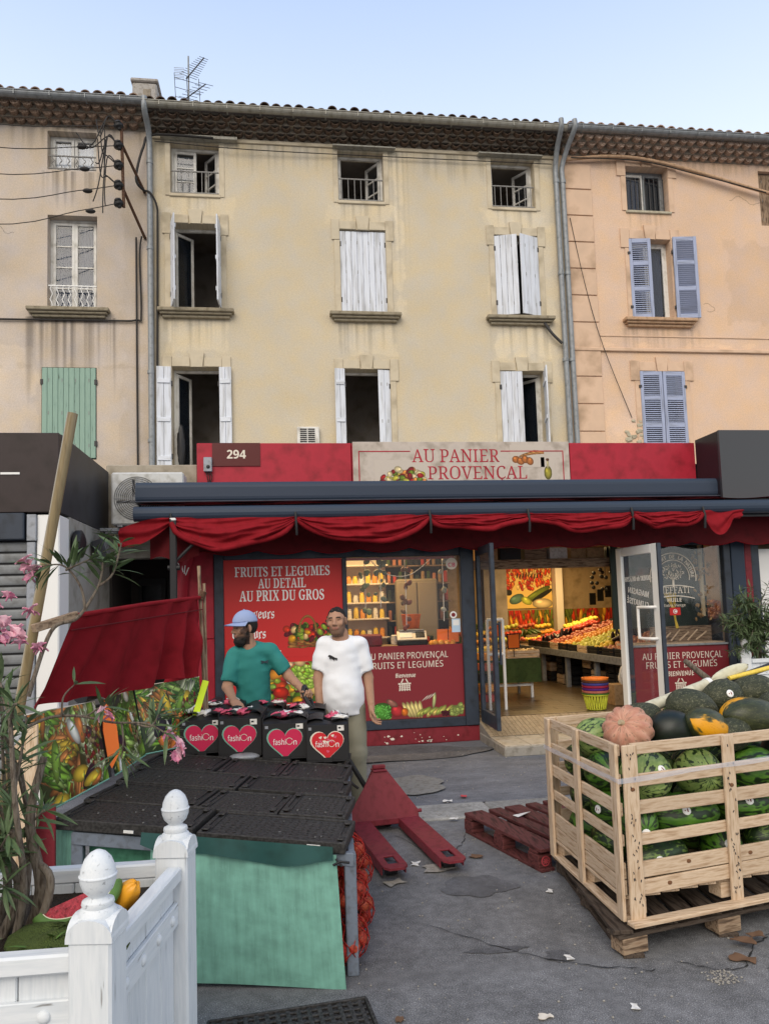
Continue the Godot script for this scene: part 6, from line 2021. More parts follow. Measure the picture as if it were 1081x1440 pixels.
func lid(u0: float,u1: float,v0: float,v1: float,label: String) -> void:
	var o := sp((u0 + u1) / 2,(v0 + v1) / 2)
	var ex := (sp(u1,(v0 + v1) / 2) - sp(u0,(v0 + v1) / 2))
	var ez := (sp((u0 + u1) / 2,v0) - sp((u0 + u1) / 2,v1))
	var w := ex.length() * 0.972
	var d := ez.length() * 0.955
	ex = ex.normalized()
	var ey := ez.cross(ex).normalized()
	ez = ex.cross(ey).normalized()
	var t := thing("plastic_crate",label,"crate",Vector3.ZERO,0.0,"black crates laid upside down as the stall top")
	t.transform = Transform3D(Basis(ex,ey,ez) * Basis(Vector3.RIGHT,rnd(-0.02,0.02)) * Basis(Vector3.UP,rnd(-0.012,0.012)),o + ey * rnd(-0.007,0.007))
	var g := grey(0.6,1.45)
	bx("plate",Vector3(-w / 2 + 0.02,-0.03,-d / 2 + 0.02),Vector3(w / 2 - 0.02,-0.007,d / 2 - 0.02),M.black_plastic,t,0.002,g)
	for s in [-1.0,1.0]:
		bx("rim",Vector3(-w / 2,-0.05,s * (d / 2 - 0.010) - 0.010),Vector3(w / 2,rnd(-0.001,0.004),s * (d / 2 - 0.010) + 0.010),M.black_plastic,t,0.004,g)
		bx("rim",Vector3(s * (w / 2 - 0.010) - 0.010,-0.05,-d / 2 + 0.021),Vector3(s * (w / 2 - 0.010) + 0.010,0.002,d / 2 - 0.021),M.black_plastic,t,0.004,g)
		bx("inner_rib",Vector3(s * (w / 2 - 0.045) - 0.004,-0.008,-d / 2 + 0.022),Vector3(s * (w / 2 - 0.045) + 0.004,-0.001,d / 2 - 0.022),M.black_plastic,t,0.001,g)
		for k in 2:
			bx("foot",Vector3(s * (w / 2 - 0.03) - 0.016,0.002,(k * 2 - 1) * (d / 2 - 0.06) - 0.03),Vector3(s * (w / 2 - 0.03) + 0.016,0.009,(k * 2 - 1) * (d / 2 - 0.06) + 0.03),M.black_plastic,t,0.003)
	var b := MB.new()
	var nx := int(w / 0.045)
	var nz := int(d / 0.045)
	for i in nx:
		for j in nz:
			b.box(Vector3(lerpf(-w / 2 + 0.07,w / 2 - 0.07,(i + 0.5) / nx),-0.0055,lerpf(-d / 2 + 0.04,d / 2 - 0.04,(j + 0.5) / nz)),Vector3(0.016 if (i + j) % 2 else 0.008,0.003,0.005),0.0)
	part("moulded_ribs",b,M.black_plastic,t).set_meta("kind","stuff")
	for k in rng.randi_range(2,6):
		part("scrap",boxm(Vector3(rnd(0.004,0.012),0.003,rnd(0.003,0.008)),0.0),M.asphalt_dust,t,Transform3D(Basis(Vector3.UP,rnd(0,3)),Vector3(rnd(-w,w) * 0.4,-0.005,rnd(-d,d) * 0.4)))

func heart(r: float) -> PackedVector2Array:
	var p := PackedVector2Array()
	for i in 36:
		var t := TAU * i / 36.0
		p.append(Vector2(16.0 * pow(sin(t),3),13.0 * cos(t) - 5.0 * cos(2 * t) - 2.0 * cos(3 * t) - cos(4 * t)) * r / 16.0)
	return p

func fruit_carton(u: float,v: float,wid: float,hgt: float,back: bool,look: String,label: String,turn: float) -> void:
	var ex := (sp(1,v) - sp(0,v)).normalized()
	ex.y = 0
	ex = ex.normalized()
	var t := thing("fruit_carton",label,"carton",sp(u,v,0.008),0.0,"black fruit cartons on the stall")
	t.rotation.y = 0.25 * atan2(-ex.z,ex.x) + turn
	var w := wid / 2
	var dp := 0.36
	bx("bottom",Vector3(-w,0,-dp),Vector3(w,0.012,0),M.black,t,0.002)
	bx("front_panel",Vector3(-w,0.0125,-0.008),Vector3(w,hgt - 0.03,0),M.black,t,0.002)
	bx("back_panel",Vector3(-w,0.0125,-dp),Vector3(w,hgt - 0.03,-dp + 0.008),M.black,t,0.002)
	for s in [-1.0,1.0]:
		bx("end_panel",Vector3(s * w - 0.004,0.0125,-dp + 0.009),Vector3(s * w + 0.004,hgt,-0.009),M.black,t,0.002)
	for s in [-1.0,1.0]:
		var fb := MB.new()
		var tilt := rnd(0.02,0.07)
		fb.sheet(func(a: float,c: float) -> Vector3: return Vector3(s * (w - a * w * 0.8),hgt - 0.012 + tilt * sin(a * 2.0) * 0.5 + 0.008 * sin(c * 7.0 + a * 3.0),lerpf(-dp + 0.02,-0.03,c)),6,8,Vector3.UP,0.004)
		part("flap",fb,M.black,t)
	var ff := MB.new()
	ff.sheet(func(a: float,c: float) -> Vector3: return Vector3(lerpf(-w,w,a),hgt - 0.03 + 0.02 * c + 0.012 * sin(a * 9.0 + u * 20.0) * c,-0.004 - 0.06 * c),10,4,Vector3.UP,0.004)
	part("flap",ff,M.black,t)
	for k in 4:
		var pb := MB.new()
		var px := rnd(-w * 0.7,w * 0.7)
		var ph := rnd(0,6)
		pb.ball(Vector3.ZERO,Vector3(rnd(0.03,0.07),rnd(0.014,0.026),rnd(0.03,0.05)),12,7,Basis(Vector3.UP,rnd(0,3)),func(th: float,p2: float) -> float: return 1.0 + 0.25 * sin(th * 5.0 + ph) + 0.2 * sin(p2 * 7.0 + th * 3.0))
		part("tissue",pb,M.pink_paper if k < 2 else M.paper,t,Transform3D(Basis.IDENTITY,Vector3(px,hgt + 0.005,rnd(-dp * 0.8,-0.05))))
	if back:
		return
	bx("label_sticker",Vector3(w * 0.48,hgt * 0.74,0.0005),Vector3(w * 0.80,hgt * 0.87,0.002),M.paper,t,0.0)
	bx("print_line",Vector3(w * 0.53,hgt * 0.79,0.002),Vector3(w * 0.65,hgt * 0.83,0.0026),M.black,t,0.0)
	bx("hand_hole",Vector3(-w * 0.90,hgt * 0.77,0.0005),Vector3(-w * 0.76,hgt * 0.84,0.0015),M.steel,t,0.0)
	var hr := w * 0.76
	var cy := hgt * 0.43
	var ho := MB.new()
	ho.prism(heart(hr * 1.07),0.002,Transform3D(Basis.IDENTITY,Vector3(-0.004,cy,0.0005)))
	part("heart_outline",ho,M.green_board if look != "dots" else M.cream,t)
	var hb := MB.new()
	hb.prism(heart(hr),0.003,Transform3D(Basis.IDENTITY,Vector3(0,cy,0.002)))
	mk("heart_pink",lin(0.55,0.022,0.085),0.45)
	mk("heart_red",lin(0.55,0.02,0.03),0.45)
	part("heart",hb,M.heart_red if look == "dots" else M.heart_pink,t)
	if look == "dots":
		var mini := heart(0.011)
		for k in 22:
			var q := Vector2(rnd(-1,1),rnd(-0.9,0.8)) * hr * 0.8
			if Geometry2D.is_point_in_polygon(q,heart(hr * 0.86)) and absf(q.y + 0.01) > 0.018:
				var mbb := MB.new()
				mbb.prism(mini,0.001,Transform3D(Basis(Vector3.BACK,rnd(-0.4,0.4)),Vector3(q.x,cy + q.y,0.0052)))
				part("small_heart",mbb,M.pink_paper if k % 3 else M.cream,t)
	bx("notch",Vector3(-0.03,cy - hr * 1.12,0.0005),Vector3(0.03,cy - hr * 0.83,0.0062),M.black,t,0.0)
	text("lettering","fashi",0.038,Vector3(-0.040,cy,0.0065),M.white,t,font("Droid Sans",400),0.088)
	part("letter_o",ring(Vector3(0.028,cy + 0.004,0.0055),0.024,0.0035,20,350),M.cream,t)
	text("lettering","n",0.038,Vector3(0.068,cy - 0.003,0.0065),M.white,t,font("Droid Sans",400))

func veg_panel(label: String,a: Vector3,b: Vector3,c: Vector3,d: Vector3,sd: int) -> void:
	var g := RandomNumberGenerator.new()
	g.seed = sd
	var im := Image.create(256,176,false,Image.FORMAT_RGB8)
	im.fill(Color(0.16,0.22,0.10))
	var greens := [Color(0.25,0.42,0.12),Color(0.42,0.58,0.2),Color(0.15,0.3,0.1),Color(0.55,0.66,0.35)]
	for k in 26:
		var cx := g.randf() * 256
		var cy := g.randf() * 176
		var ang := g.randf() * PI
		var kind := g.randi() % 4
		for j in 16:
			var ox := g.randf_range(-26,26)
			var oy := g.randf_range(-26,26)
			var gc: Color = greens[g.randi() % 4] * 1.35
			if kind == 1:
				gc = Color(0.85,0.86,0.76).lerp(greens[1],g.randf() * 0.5)
			if kind == 2:
				gc = [Color(0.9,0.75,0.25),Color(0.85,0.55,0.3),Color(0.66,0.42,0.2)][g.randi() % 3]
			disc(im,cx + ox,cy + oy,g.randf_range(22,46),g.randf_range(4,9),ang + g.randf_range(-0.35,0.35),gc,0.6)
	for k in 15:
		disc(im,g.randf() * 256,g.randf() * 176,g.randf_range(26,44),g.randf_range(11,18),g.randf() * PI,[Color(0.92,0.78,0.25),Color(0.85,0.5,0.25),Color(0.95,0.95,0.9),Color(0.16,0.12,0.2),Color(0.5,0.66,0.25)][k % 5],0.5)
	for k in 90:
		disc(im,g.randf() * 256,g.randf() * 176,g.randf_range(4,12),2,g.randf() * PI,greens[g.randi() % 4].lerp(Color(0.9,0.9,0.8),g.randf() * 0.4),0.4)
	for k in 40:
		var cl := Vector2(170 + g.randf() * 70,40 + g.randf() * 90)
		disc(im,cl.x,cl.y,g.randf_range(4,9),g.randf_range(4,8),0,[Color(0.5,0.1,0.12),Color(0.6,0.55,0.4),Color(0.3,0.4,0.15)][g.randi() % 3],0.5)
	var m := print_of("veg_panel_print_%d" % sd,im,0.35)
	var t := thing("vegetable_board",label,"board")
	var nn := (b - a).cross(d - a).normalized()
	if nn.x < 0:
		nn = -nn
	var k := MB.new()
	var bend := func(s: float,v: float) -> Vector3: return a.lerp(b,s).lerp(d.lerp(c,s),v) + nn * 0.02 * sin(s * PI) * v
	k.sheet(func(s: float,v: float) -> Vector3: return bend.call(s,1.0 - v),8,6,nn)
	part("print",k,m,t)
	k = MB.new()
	k.sheet(func(s: float,v: float) -> Vector3: return bend.call(s,1.0 - v) - nn * 0.006,8,6,-nn)
	part("backing",k,M.green_tarp,t)
	part("edge",tubem([bend.call(0,0) - nn * 0.003,bend.call(0.5,0) - nn * 0.003,bend.call(1,0) - nn * 0.003],0.006,5),M.green_board,t)
	part("edge",tubem([bend.call(0,1) - nn * 0.003,bend.call(0.5,1) - nn * 0.003,bend.call(1,1) - nn * 0.003],0.005,5),M.cream,t)

func stall() -> void:
	rng.seed = 701
	var f := thing("stall_frame","blue-grey painted steel frame of the market stall","stall")
	for q in [[0.985,0.03,"A"],[0.015,0.03,"B"],[0.985,1.1,"C"],[0.015,1.1,"D"]]:
		var p := sp(q[0],q[1],-0.06)
		bx("leg",Vector3(p.x - 0.027,0.0,p.z - 0.027),Vector3(p.x + 0.027,p.y,p.z + 0.027),M.blue_steel,f,0.004)
	beam("front_rail",sp(0.0,0.02,-0.085),sp(1.0,0.02,-0.085),0.03,0.06,M.blue_steel,f)
	beam("back_rail",sp(0.0,1.1,-0.085),sp(1.0,1.1,-0.085),0.03,0.06,M.blue_steel,f)
	beam("side_rail",sp(0.99,0.05,-0.085),sp(0.99,1.1,-0.085),0.03,0.05,M.blue_steel,f)
	beam("side_rail",sp(0.01,0.05,-0.085),sp(0.01,1.1,-0.085),0.03,0.05,M.blue_steel,f)
	for k in 5:
		beam("cross_rail",sp(0.02,0.2 + k * 0.22,-0.075),sp(0.98,0.2 + k * 0.22,-0.075),0.03,0.03,M.blue_steel,f)
	beam("low_rail",sp(0.0,0.06,0) * Vector3(1,0,1) + Vector3(0,0.06,0),sp(1.0,0.06,0) * Vector3(1,0,1) + Vector3(0,0.06,0),0.03,0.05,M.blue_steel,f)
	var rows := [[0.0,0.22,[-0.06,0.46,1.0],"front row"],[0.22,0.48,[-0.07,0.40,0.73,1.0],"second row"],[0.48,0.70,[-0.07,0.5,1.0],"third row"],[0.70,0.97,[-0.08,0.33,0.66,1.0],"row under the heart cartons"],[0.97,1.24,[-0.08,0.36,0.7,1.0],"hindmost row"]]
	for r in rows:
		for k in r[2].size() - 1:
			var side: String = ["left-hand","right-hand"][k] if r[2].size() == 3 else ["left-hand","middle","right-hand"][k]
			lid(r[2][k],r[2][k + 1],r[0],r[1],"dusty black plastic crate of the stall top, %s in the %s" % [side,r[3]])
	var gb := thing("green_board","large scuffed pale green board hanging down the front of the stall","board")
	var n := (sp(0,0) - sp(0,1)).normalized() * Vector3(1,0,1)
	var k := MB.new()
	k.sheet(func(s: float,t: float) -> Vector3:
		var top := sp(lerpf(0.30,0.94,s),0.0,-0.03 + 0.004 * sin(s * 6.0) - (0.02 * s)) + n * 0.03
		var bot := sp(lerpf(0.30,0.965,s),0.0,0.0) * Vector3(1,0,1) + Vector3(0,0.022 - 0.02 * s + 0.006 * sin(s * 4.0),0) + n * 0.085
		return top.lerp(bot,t) + n * 0.012 * sin(t * PI) * sin(s * PI * 0.9 + 0.2),16,14,n,0.005)
	part("board",k,M.green_board,gb)
	part("cable_tie",tubem([sp(0.93,0,-0.09) + n * 0.05,sp(0.955,0,-0.07) + n * 0.055,sp(0.985,0,-0.075) + n * 0.045],0.006,5),M.black,gb)
	part("cable_tie",tubem([sp(0.94,0,-0.06) + n * 0.05,sp(0.96,0,-0.09) + n * 0.055],0.006,5),M.black,gb)
	gb = thing("green_board","darker green board set back under the left end of the stall top","board")
	k = MB.new()
	k.sheet(func(s: float,t: float) -> Vector3: return sp(lerpf(0.04,0.5,s),0.06,-0.11 - 0.45 * t),4,4,n,0.005)
	mk("green_dark_board",lin(0.07,0.24,0.15),0.55,{"tex": T.scuff,"scale": 1.2})
	part("board",k,M.green_dark_board,gb)
	gb = thing("green_board","narrow green board at the extreme left corner of the stall","board")
	k = MB.new()
	k.sheet(func(s: float,t: float) -> Vector3: return sp(lerpf(-0.07,0.0,s),0.03,-0.06 - 0.5 * t),2,4,n,0.005)
	part("board",k,M.green_board,gb)
	k = MB.new()
	k.sheet(func(s: float,t: float) -> Vector3: return sp(lerpf(0.27,0.93,s),0.0,-0.012 - t * (0.05 + 0.035 * sin(s * 2.6) + 0.012 * sin(s * 11.0))) + n * (0.045 + 0.012 * sin(s * 17.0) * t + 0.02 * t),30,5,n,0.004)
	obj("tarpaulin",k,M.green_tarp,"dark green strip of tarpaulin draped over the stall's front edge","tarpaulin")
	for q in [[0.20,0.235,"left of the tarpaulin"],[0.84,0.885,"above the right end of the green board"]]:
		var p0 := sp(q[0],0,-0.022) + n * 0.022
		var p1 := sp(q[1],0,-0.022) + n * 0.022
		var lt := thing("crate_label","small white paper label on the crate edge " + q[2],"label")
		beam("paper",p0,p1,0.003,0.013,M.paper,lt,0.0)
	var front := [[0.165,0.30,0.262,"plain","leftmost heart carton, dark pink heart, beside the yellow strip",0.05],[0.385,0.30,0.292,"plain","second heart carton from the left, a grey dish under its front edge",-0.03],[0.645,0.31,0.277,"plain","third heart carton from the left, bright pink heart",0.02],[0.885,0.29,0.285,"dots","rightmost heart carton, its red heart covered in small pale hearts",-0.02]]
	for q in front:
		fruit_carton(q[0],0.985,q[1],q[2],false,q[3],"black fruit carton, " + q[4],q[5])
	var back := [[0.22,"left"],[0.47,"middle"],[0.74,"right"]]
	for q in back:
		fruit_carton(q[0],1.24,0.30,0.29,true,"","black fruit carton in the back row, %s, pink tissue on top" % q[1],rnd(-0.06,0.06))
	k = MB.new()
	k.ball(sp(0.41,0.99,0.005),Vector3(0.11,0.03,0.06),18,8)
	obj("metal_bowl",k,M.steel,"grey dish under the second heart carton","bowl")
	veg_panel("printed vegetable board nearest the planter, largest, with yellow squash",Vector3(-1.135,0.755,-3.76),Vector3(-1.02,0.745,-4.5),Vector3(-1.10,1.185,-4.5),Vector3(-1.225,1.215,-3.74),21)
	veg_panel("middle printed vegetable board, narrow, behind the orange card",Vector3(-1.01,0.74,-4.62),Vector3(-0.945,0.745,-5.2),Vector3(-1.02,1.19,-5.15),Vector3(-1.09,1.18,-4.6),22)
	veg_panel("farthest printed vegetable board, beside the heart cartons",Vector3(-0.945,0.75,-5.2),Vector3(-0.62,0.74,-5.62),Vector3(-0.64,1.215,-5.62),Vector3(-1.02,1.19,-5.22),23)
	var oc := thing("orange_card","torn bright orange card between the two nearer vegetable boards","card")
	k = MB.new()
	k.prism(PackedVector2Array([Vector2(-0.03,-0.16),Vector2(-0.01,-0.2),Vector2(0.055,-0.12),Vector2(0.05,0.03),Vector2(0.02,0.12),Vector2(-0.03,0.20),Vector2(-0.05,0.02)]),0.003,Transform3D(Basis(Vector3.UP,0.95) * Basis(Vector3.RIGHT,-0.12),Vector3(-1.02,1.0,-4.52)))
	part("card",k,M.neon_orange,oc)
	var bp := thing("rolled_sheet","black rolled plastic sheet standing at the joint of the vegetable boards","sheet")
	part("roll",tubem([Vector3(-1.05,0.74,-4.56),Vector3(-1.10,1.16,-4.55)],0.03,8),M.black,bp)
	part("roll",tubem([Vector3(-1.14,1.235,-4.35),Vector3(-1.02,1.26,-4.75)],0.045,10),M.charcoal,bp)
	var ys := thing("yellow_strip","fluorescent yellow strip leaning by the leftmost heart carton","strip")
	beam("strip",Vector3(-0.655,0.95,-5.50),Vector3(-0.585,1.19,-5.55),0.004,0.045,M.neon_yellow,ys,0.001,Color.WHITE,Vector3(1,-0.3,0))
	var rc := thing("red_cloth","red cloth hanging from a wooden bar along the left side of the stall","cloth")
	k = MB.new()
	k.sheet(func(s: float,t: float) -> Vector3:
		var top := Vector3(-1.05,1.675,-3.9).lerp(Vector3(-0.625,1.795,-5.62),s)
		var bot := Vector3(-1.25,1.215,-3.85).lerp(Vector3(-0.66,1.22,-5.62),s) + Vector3(0,0.02 * sin(s * 11.0) + 0.012 * sin(s * 29.0),0)
		var amp := 0.026 + 0.06 * smoothstep(0.5,0.85,s) * smoothstep(0.1,0.6,t)
		var o := amp * sin(s * 34.0 + t * 2.0 + 2.0 * sin(s * 7.0)) * (0.3 + t) + 0.02 * sin(t * 9.0 + s * 30.0) * smoothstep(0.55,0.9,s)
		return top.lerp(bot,t) + Vector3(0.95,0.1,0.25) * o,90,26,Vector3(1,0,0.4),0.003)
	part("cloth",k,M.red_cloth,rc)
	var seam := []
	for i in 31:
		var s := i / 30.0
		seam.append(Vector3(-1.05,1.675,-3.9).lerp(Vector3(-0.625,1.795,-5.62),s).lerp(Vector3(-1.25,1.215,-3.85).lerp(Vector3(-0.66,1.22,-5.62),s),0.16) + Vector3(0.022,0.004,0.01))
	part("seam",tubem(seam,0.004,5),M.red_valance,rc)
	part("hem",tubem([Vector3(-1.05,1.675,-3.9),Vector3(-0.84,1.742,-4.75),Vector3(-0.625,1.795,-5.62)],0.014,8),M.red_cloth,rc)
	beam("bar",Vector3(-1.19,1.62,-3.72),Vector3(-1.04,1.68,-3.9),0.035,0.04,M.old_wood_x,rc)
	var wp := thing("leaning_pole","long varnished wooden pole leaning up to the right behind the oleander","pole")
	part("pole",tubem([Vector3(-1.50,0.0,-3.85),Vector3(-1.035,2.685,-3.8)],0.026,12),M.brass_wood,wp)
	var tp := thing("thin_post","thin greyish cane upright at the far end of the red cloth","post")
	part("cane",tubem([Vector3(-0.60,0.6,-5.63),Vector3(-0.61,1.3,-5.63),Vector3(-0.635,2.03,-5.63)],0.013,8),M.old_wood_y,tp)
	part("cane",tubem([Vector3(-0.585,0.6,-5.65),Vector3(-0.60,1.9,-5.65)],0.011,8),M.old_wood_y,tp)
	part("knot",tubem([Vector3(-0.625,1.78,-5.62),Vector3(-0.60,1.84,-5.62)],0.026,8),M.rust,tp)
	var pl := thing("pale_plank","pale raw wooden plank upright left of the vegetable boards","plank")
	beam("plank",Vector3(-1.20,0.0,-3.58),Vector3(-1.20,1.18,-3.66),0.02,0.11,M.pine_y,pl,0.003,Color.WHITE,Vector3.RIGHT)
	pl = thing("dark_red_board","dark red board under the nearest vegetable board","board")
	beam("board",Vector3(-1.12,0.0,-3.70),Vector3(-1.13,0.80,-3.72),0.02,0.09,M.wine_paint,pl,0.003,Color.WHITE,Vector3.RIGHT)
	mk("onion_net",Color.WHITE,0.5,{"tex": T.worn,"scale": 6.0})
	var poses := [[Vector3(0.19,0.12,-3.66),"lowest of the pile, nearest the stall leg"],[Vector3(0.255,0.12,-3.98),"lowest, bulging out beyond the stall leg"],[Vector3(0.20,0.31,-3.72),"in the middle of the pile behind the stall leg"],[Vector3(0.26,0.30,-4.02),"middle of the pile, on the outer side"],[Vector3(0.20,0.46,-3.80),"topmost, just under the crates"]]
	for q in poses:
		var nb := thing("onion_bag","red net bag of onions, " + q[1],"bag",q[0],rnd(-0.3,0.3),"net bags of onions under the stall")
		var bm := MB.new()
		var ph := rnd(0,6)
		for i in 26:
			var th := rnd(0,TAU)
			var yy := rnd(-0.8,0.8)
			var rr := sqrt(1.0 - yy * yy)
			bm.col = Color(0.45,0.03,0.02).lerp(Color(0.55,0.11,0.05),rng.randf())
			bm.ball(Vector3(cos(th) * rr * 0.13,yy * 0.075,sin(th) * rr * 0.16),Vector3.ONE * rnd(0.032,0.042),10,7)
		part("onions",bm,M.onion_net,nb)
		var nt := MB.new()
		nt.col = Color(0.5,0.03,0.02)
		for i in 14:
			var a := TAU * i / 14
			var pts := []
			for j in 9:
				var e := -PI / 2 + PI * j / 8.0
				pts.append(Vector3(cos(e) * cos(a + e * 0.5) * 0.172,sin(e) * 0.117,cos(e) * sin(a + e * 0.5) * 0.20))
			nt.tube(pts,0.003,-1,3,false)
			pts = []
			for j in 9:
				var e := -PI / 2 + PI * j / 8.0
				pts.append(Vector3(cos(e) * cos(a - e * 0.5) * 0.172,sin(e) * 0.117,cos(e) * sin(a - e * 0.5) * 0.20))
			nt.tube(pts,0.003,-1,3,false)
		part("net",nt,M.onion_net,nb)
	var bc := thing("perforated_crate","black perforated plastic crate upside down on the road before the stall","crate",Vector3(0.0,0,-2.86),0.10)
	bx("plate",Vector3(-0.30,0.09,-0.2),Vector3(0.30,0.097,0.2),M.black_plastic,bc,0.0)
	for s in [-1.0,1.0]:
		bx("rim",Vector3(-0.31,0.0,s * 0.205 - 0.006),Vector3(0.31,0.112,s * 0.205 + 0.006),M.black_plastic,bc,0.003)
		bx("rim",Vector3(s * 0.308 - 0.006,0.0,-0.198),Vector3(s * 0.308 + 0.006,0.112,0.198),M.black_plastic,bc,0.003)
	for i in 15:
		bx("bar",Vector3(-0.298 + i * 0.0405,0.0975,-0.197),Vector3(-0.280 + i * 0.0405,0.107,0.197),M.black_plastic,bc,0.002)
	for i in 10:
		bx("cross_bar",Vector3(-0.298,0.0977,-0.190 + i * 0.0405),Vector3(0.298,0.1055,-0.176 + i * 0.0405),M.black_plastic,bc,0.002)
	bc = thing("perforated_crate","black plastic crate standing under the stall behind the green board","crate",sp(0.55,0.35,0) * Vector3(1,0,1),0.15)
	bx("body",Vector3(-0.3,0.0,-0.2),Vector3(0.3,0.16,0.2),M.black_plastic,bc,0.01)
	bx("rim",Vector3(-0.31,0.161,-0.21),Vector3(0.31,0.18,0.21),M.black_plastic,bc,0.004)

class Field:
	var lo: Vector3
	var cell: float
	var nx: int
	var ny: int
	var nz: int
	var d := PackedFloat32Array()
	func _init(a: Vector3,b: Vector3,c: float) -> void:
		lo = a
		cell = c
		nx = int((b.x - a.x) / c) + 2
		ny = int((b.y - a.y) / c) + 2
		nz = int((b.z - a.z) / c) + 2
		d.resize(nx * ny * nz)
		d.fill(0.2)
	static func smax(a: float,b: float) -> float:
		var h := maxf(0.016 - absf(a - b),0.0) / 0.016
		return maxf(a,b) + h * h * 0.004
	func _span(a: Vector3,b: Vector3) -> Array:
		var p := ((a - lo) / cell).floor()
		var q := ((b - lo) / cell).ceil()
		return [maxi(0,int(p.x)),maxi(0,int(p.y)),maxi(0,int(p.z)),mini(nx - 1,int(q.x)),mini(ny - 1,int(q.y)),mini(nz - 1,int(q.z))]
	func cap(a: Vector3,b: Vector3,ra: float,rb: float,k := 0.04,cutp := Vector3.ZERO,cutd := Vector3.ZERO,flat := Vector3.ONE) -> void:
		var m := maxf(ra,rb) + k + cell * 2.0
		var s := _span(Vector3(minf(a.x,b.x),minf(a.y,b.y),minf(a.z,b.z)) - Vector3.ONE * m / minf(flat.x,flat.z),Vector3(maxf(a.x,b.x),maxf(a.y,b.y),maxf(a.z,b.z)) + Vector3.ONE * m / minf(flat.x,flat.z))
		var ab := (b - a) * flat
		var l2 := maxf(ab.length_squared(),1e-8)
		var cut := cutd != Vector3.ZERO
		for z in range(s[2],s[5] + 1):
			for y in range(s[1],s[4] + 1):
				var row := (z * ny + y) * nx
				for x in range(s[0],s[3] + 1):
					var w := lo + Vector3(x,y,z) * cell
					var p := (w - a) * flat
					var t := clampf(p.dot(ab) / l2,0.0,1.0)
					var e := (p - ab * t).length() - lerpf(ra,rb,t)
					if cut:
						e = Field.smax(e,(w - cutp).dot(cutd))
					var o := d[row + x]
					var h := maxf(k - absf(o - e),0.0) / k
					d[row + x] = minf(o,e) - h * h * k * 0.25
	func ell(c: Vector3,r: Vector3,k := 0.03,bs := Basis.IDENTITY) -> void:
		var m := maxf(r.x,maxf(r.y,r.z)) + k + cell * 2.0
		var s := _span(c - Vector3.ONE * m,c + Vector3.ONE * m)
		var inv := bs.inverse()
		var mn := minf(r.x,minf(r.y,r.z))
		for z in range(s[2],s[5] + 1):
			for y in range(s[1],s[4] + 1):
				var row := (z * ny + y) * nx
				for x in range(s[0],s[3] + 1):
					var p := inv * (lo + Vector3(x,y,z) * cell - c)
					var q := (p / r).length()
					var e := q * (q - 1.0) / maxf((p / (r * r)).length(),1e-5) if q > 0.05 else -mn
					var o := d[row + x]
					var h := maxf(k - absf(o - e),0.0) / k
					d[row + x] = minf(o,e) - h * h * k * 0.25
	func plane(p: Vector3,n: Vector3) -> void:
		for z in nz:
			for y in ny:
				for x in nx:
					var i := (z * ny + y) * nx + x
					d[i] = smax(d[i],(lo + Vector3(x,y,z) * cell - p).dot(n))
	func carve(c: Vector3,r: float) -> void:
		for z in nz:
			for y in ny:
				for x in nx:
					var i := (z * ny + y) * nx + x
					d[i] = maxf(d[i],r - (lo + Vector3(x,y,z) * cell - c).length())
	func wrinkle(n: FastNoiseLite,amp: float,sc: Vector3) -> void:
		for z in nz:
			for y in ny:
				for x in nx:
					var i := (z * ny + y) * nx + x
					if absf(d[i]) < 0.03:
						var w := (lo + Vector3(x,y,z) * cell) * sc
						d[i] += amp * n.get_noise_3d(w.x,w.y,w.z)
	func grad(p: Vector3) -> Vector3:
		var q := (p - lo) / cell
		var x := clampi(roundi(q.x),1,nx - 2)
		var y := clampi(roundi(q.y),1,ny - 2)
		var z := clampi(roundi(q.z),1,nz - 2)
		var i := (z * ny + y) * nx + x
		return Vector3(d[i + 1] - d[i - 1],d[i + nx] - d[i - nx],d[i + nx * ny] - d[i - nx * ny])
	func into(b: MB,paint: Callable) -> void:
		var vert := {}
		var off := [0,1,nx,nx + 1,nx * ny,nx * ny + 1,nx * ny + nx,nx * ny + nx + 1]
		var pos := PackedVector3Array()
		for z in nz - 1:
			for y in ny - 1:
				for x in nx - 1:
					var i := (z * ny + y) * nx + x
					var first := d[i] < 0.0
					var mixed := false
					for k in range(1,8):
						if (d[i + off[k]] < 0.0) != first:
							mixed = true
							break
					if not mixed:
						continue
					var sum := Vector3.ZERO
					var n := 0
					for e in [[0,1],[2,3],[4,5],[6,7],[0,2],[1,3],[4,6],[5,7],[0,4],[1,5],[2,6],[3,7]]:
						var da := d[i + off[e[0]]]
						var db := d[i + off[e[1]]]
						if (da < 0.0) != (db < 0.0):
							var t := da / (da - db)
							var pa := Vector3(e[0] & 1,(e[0] >> 1) & 1,e[0] >> 2)
							var pb := Vector3(e[1] & 1,(e[1] >> 1) & 1,e[1] >> 2)
							sum += pa.lerp(pb,t)
							n += 1
					vert[i] = pos.size()
					pos.append(lo + (Vector3(x,y,z) + sum / n) * cell)
		var nrm := PackedVector3Array()
		var cols := PackedColorArray()
		for p in pos:
			var g := grad(p)
			nrm.append(g.normalized() if g.length() > 1e-9 else Vector3.UP)
			cols.append(paint.call(p))
		var step := [1,nx,nx * ny]
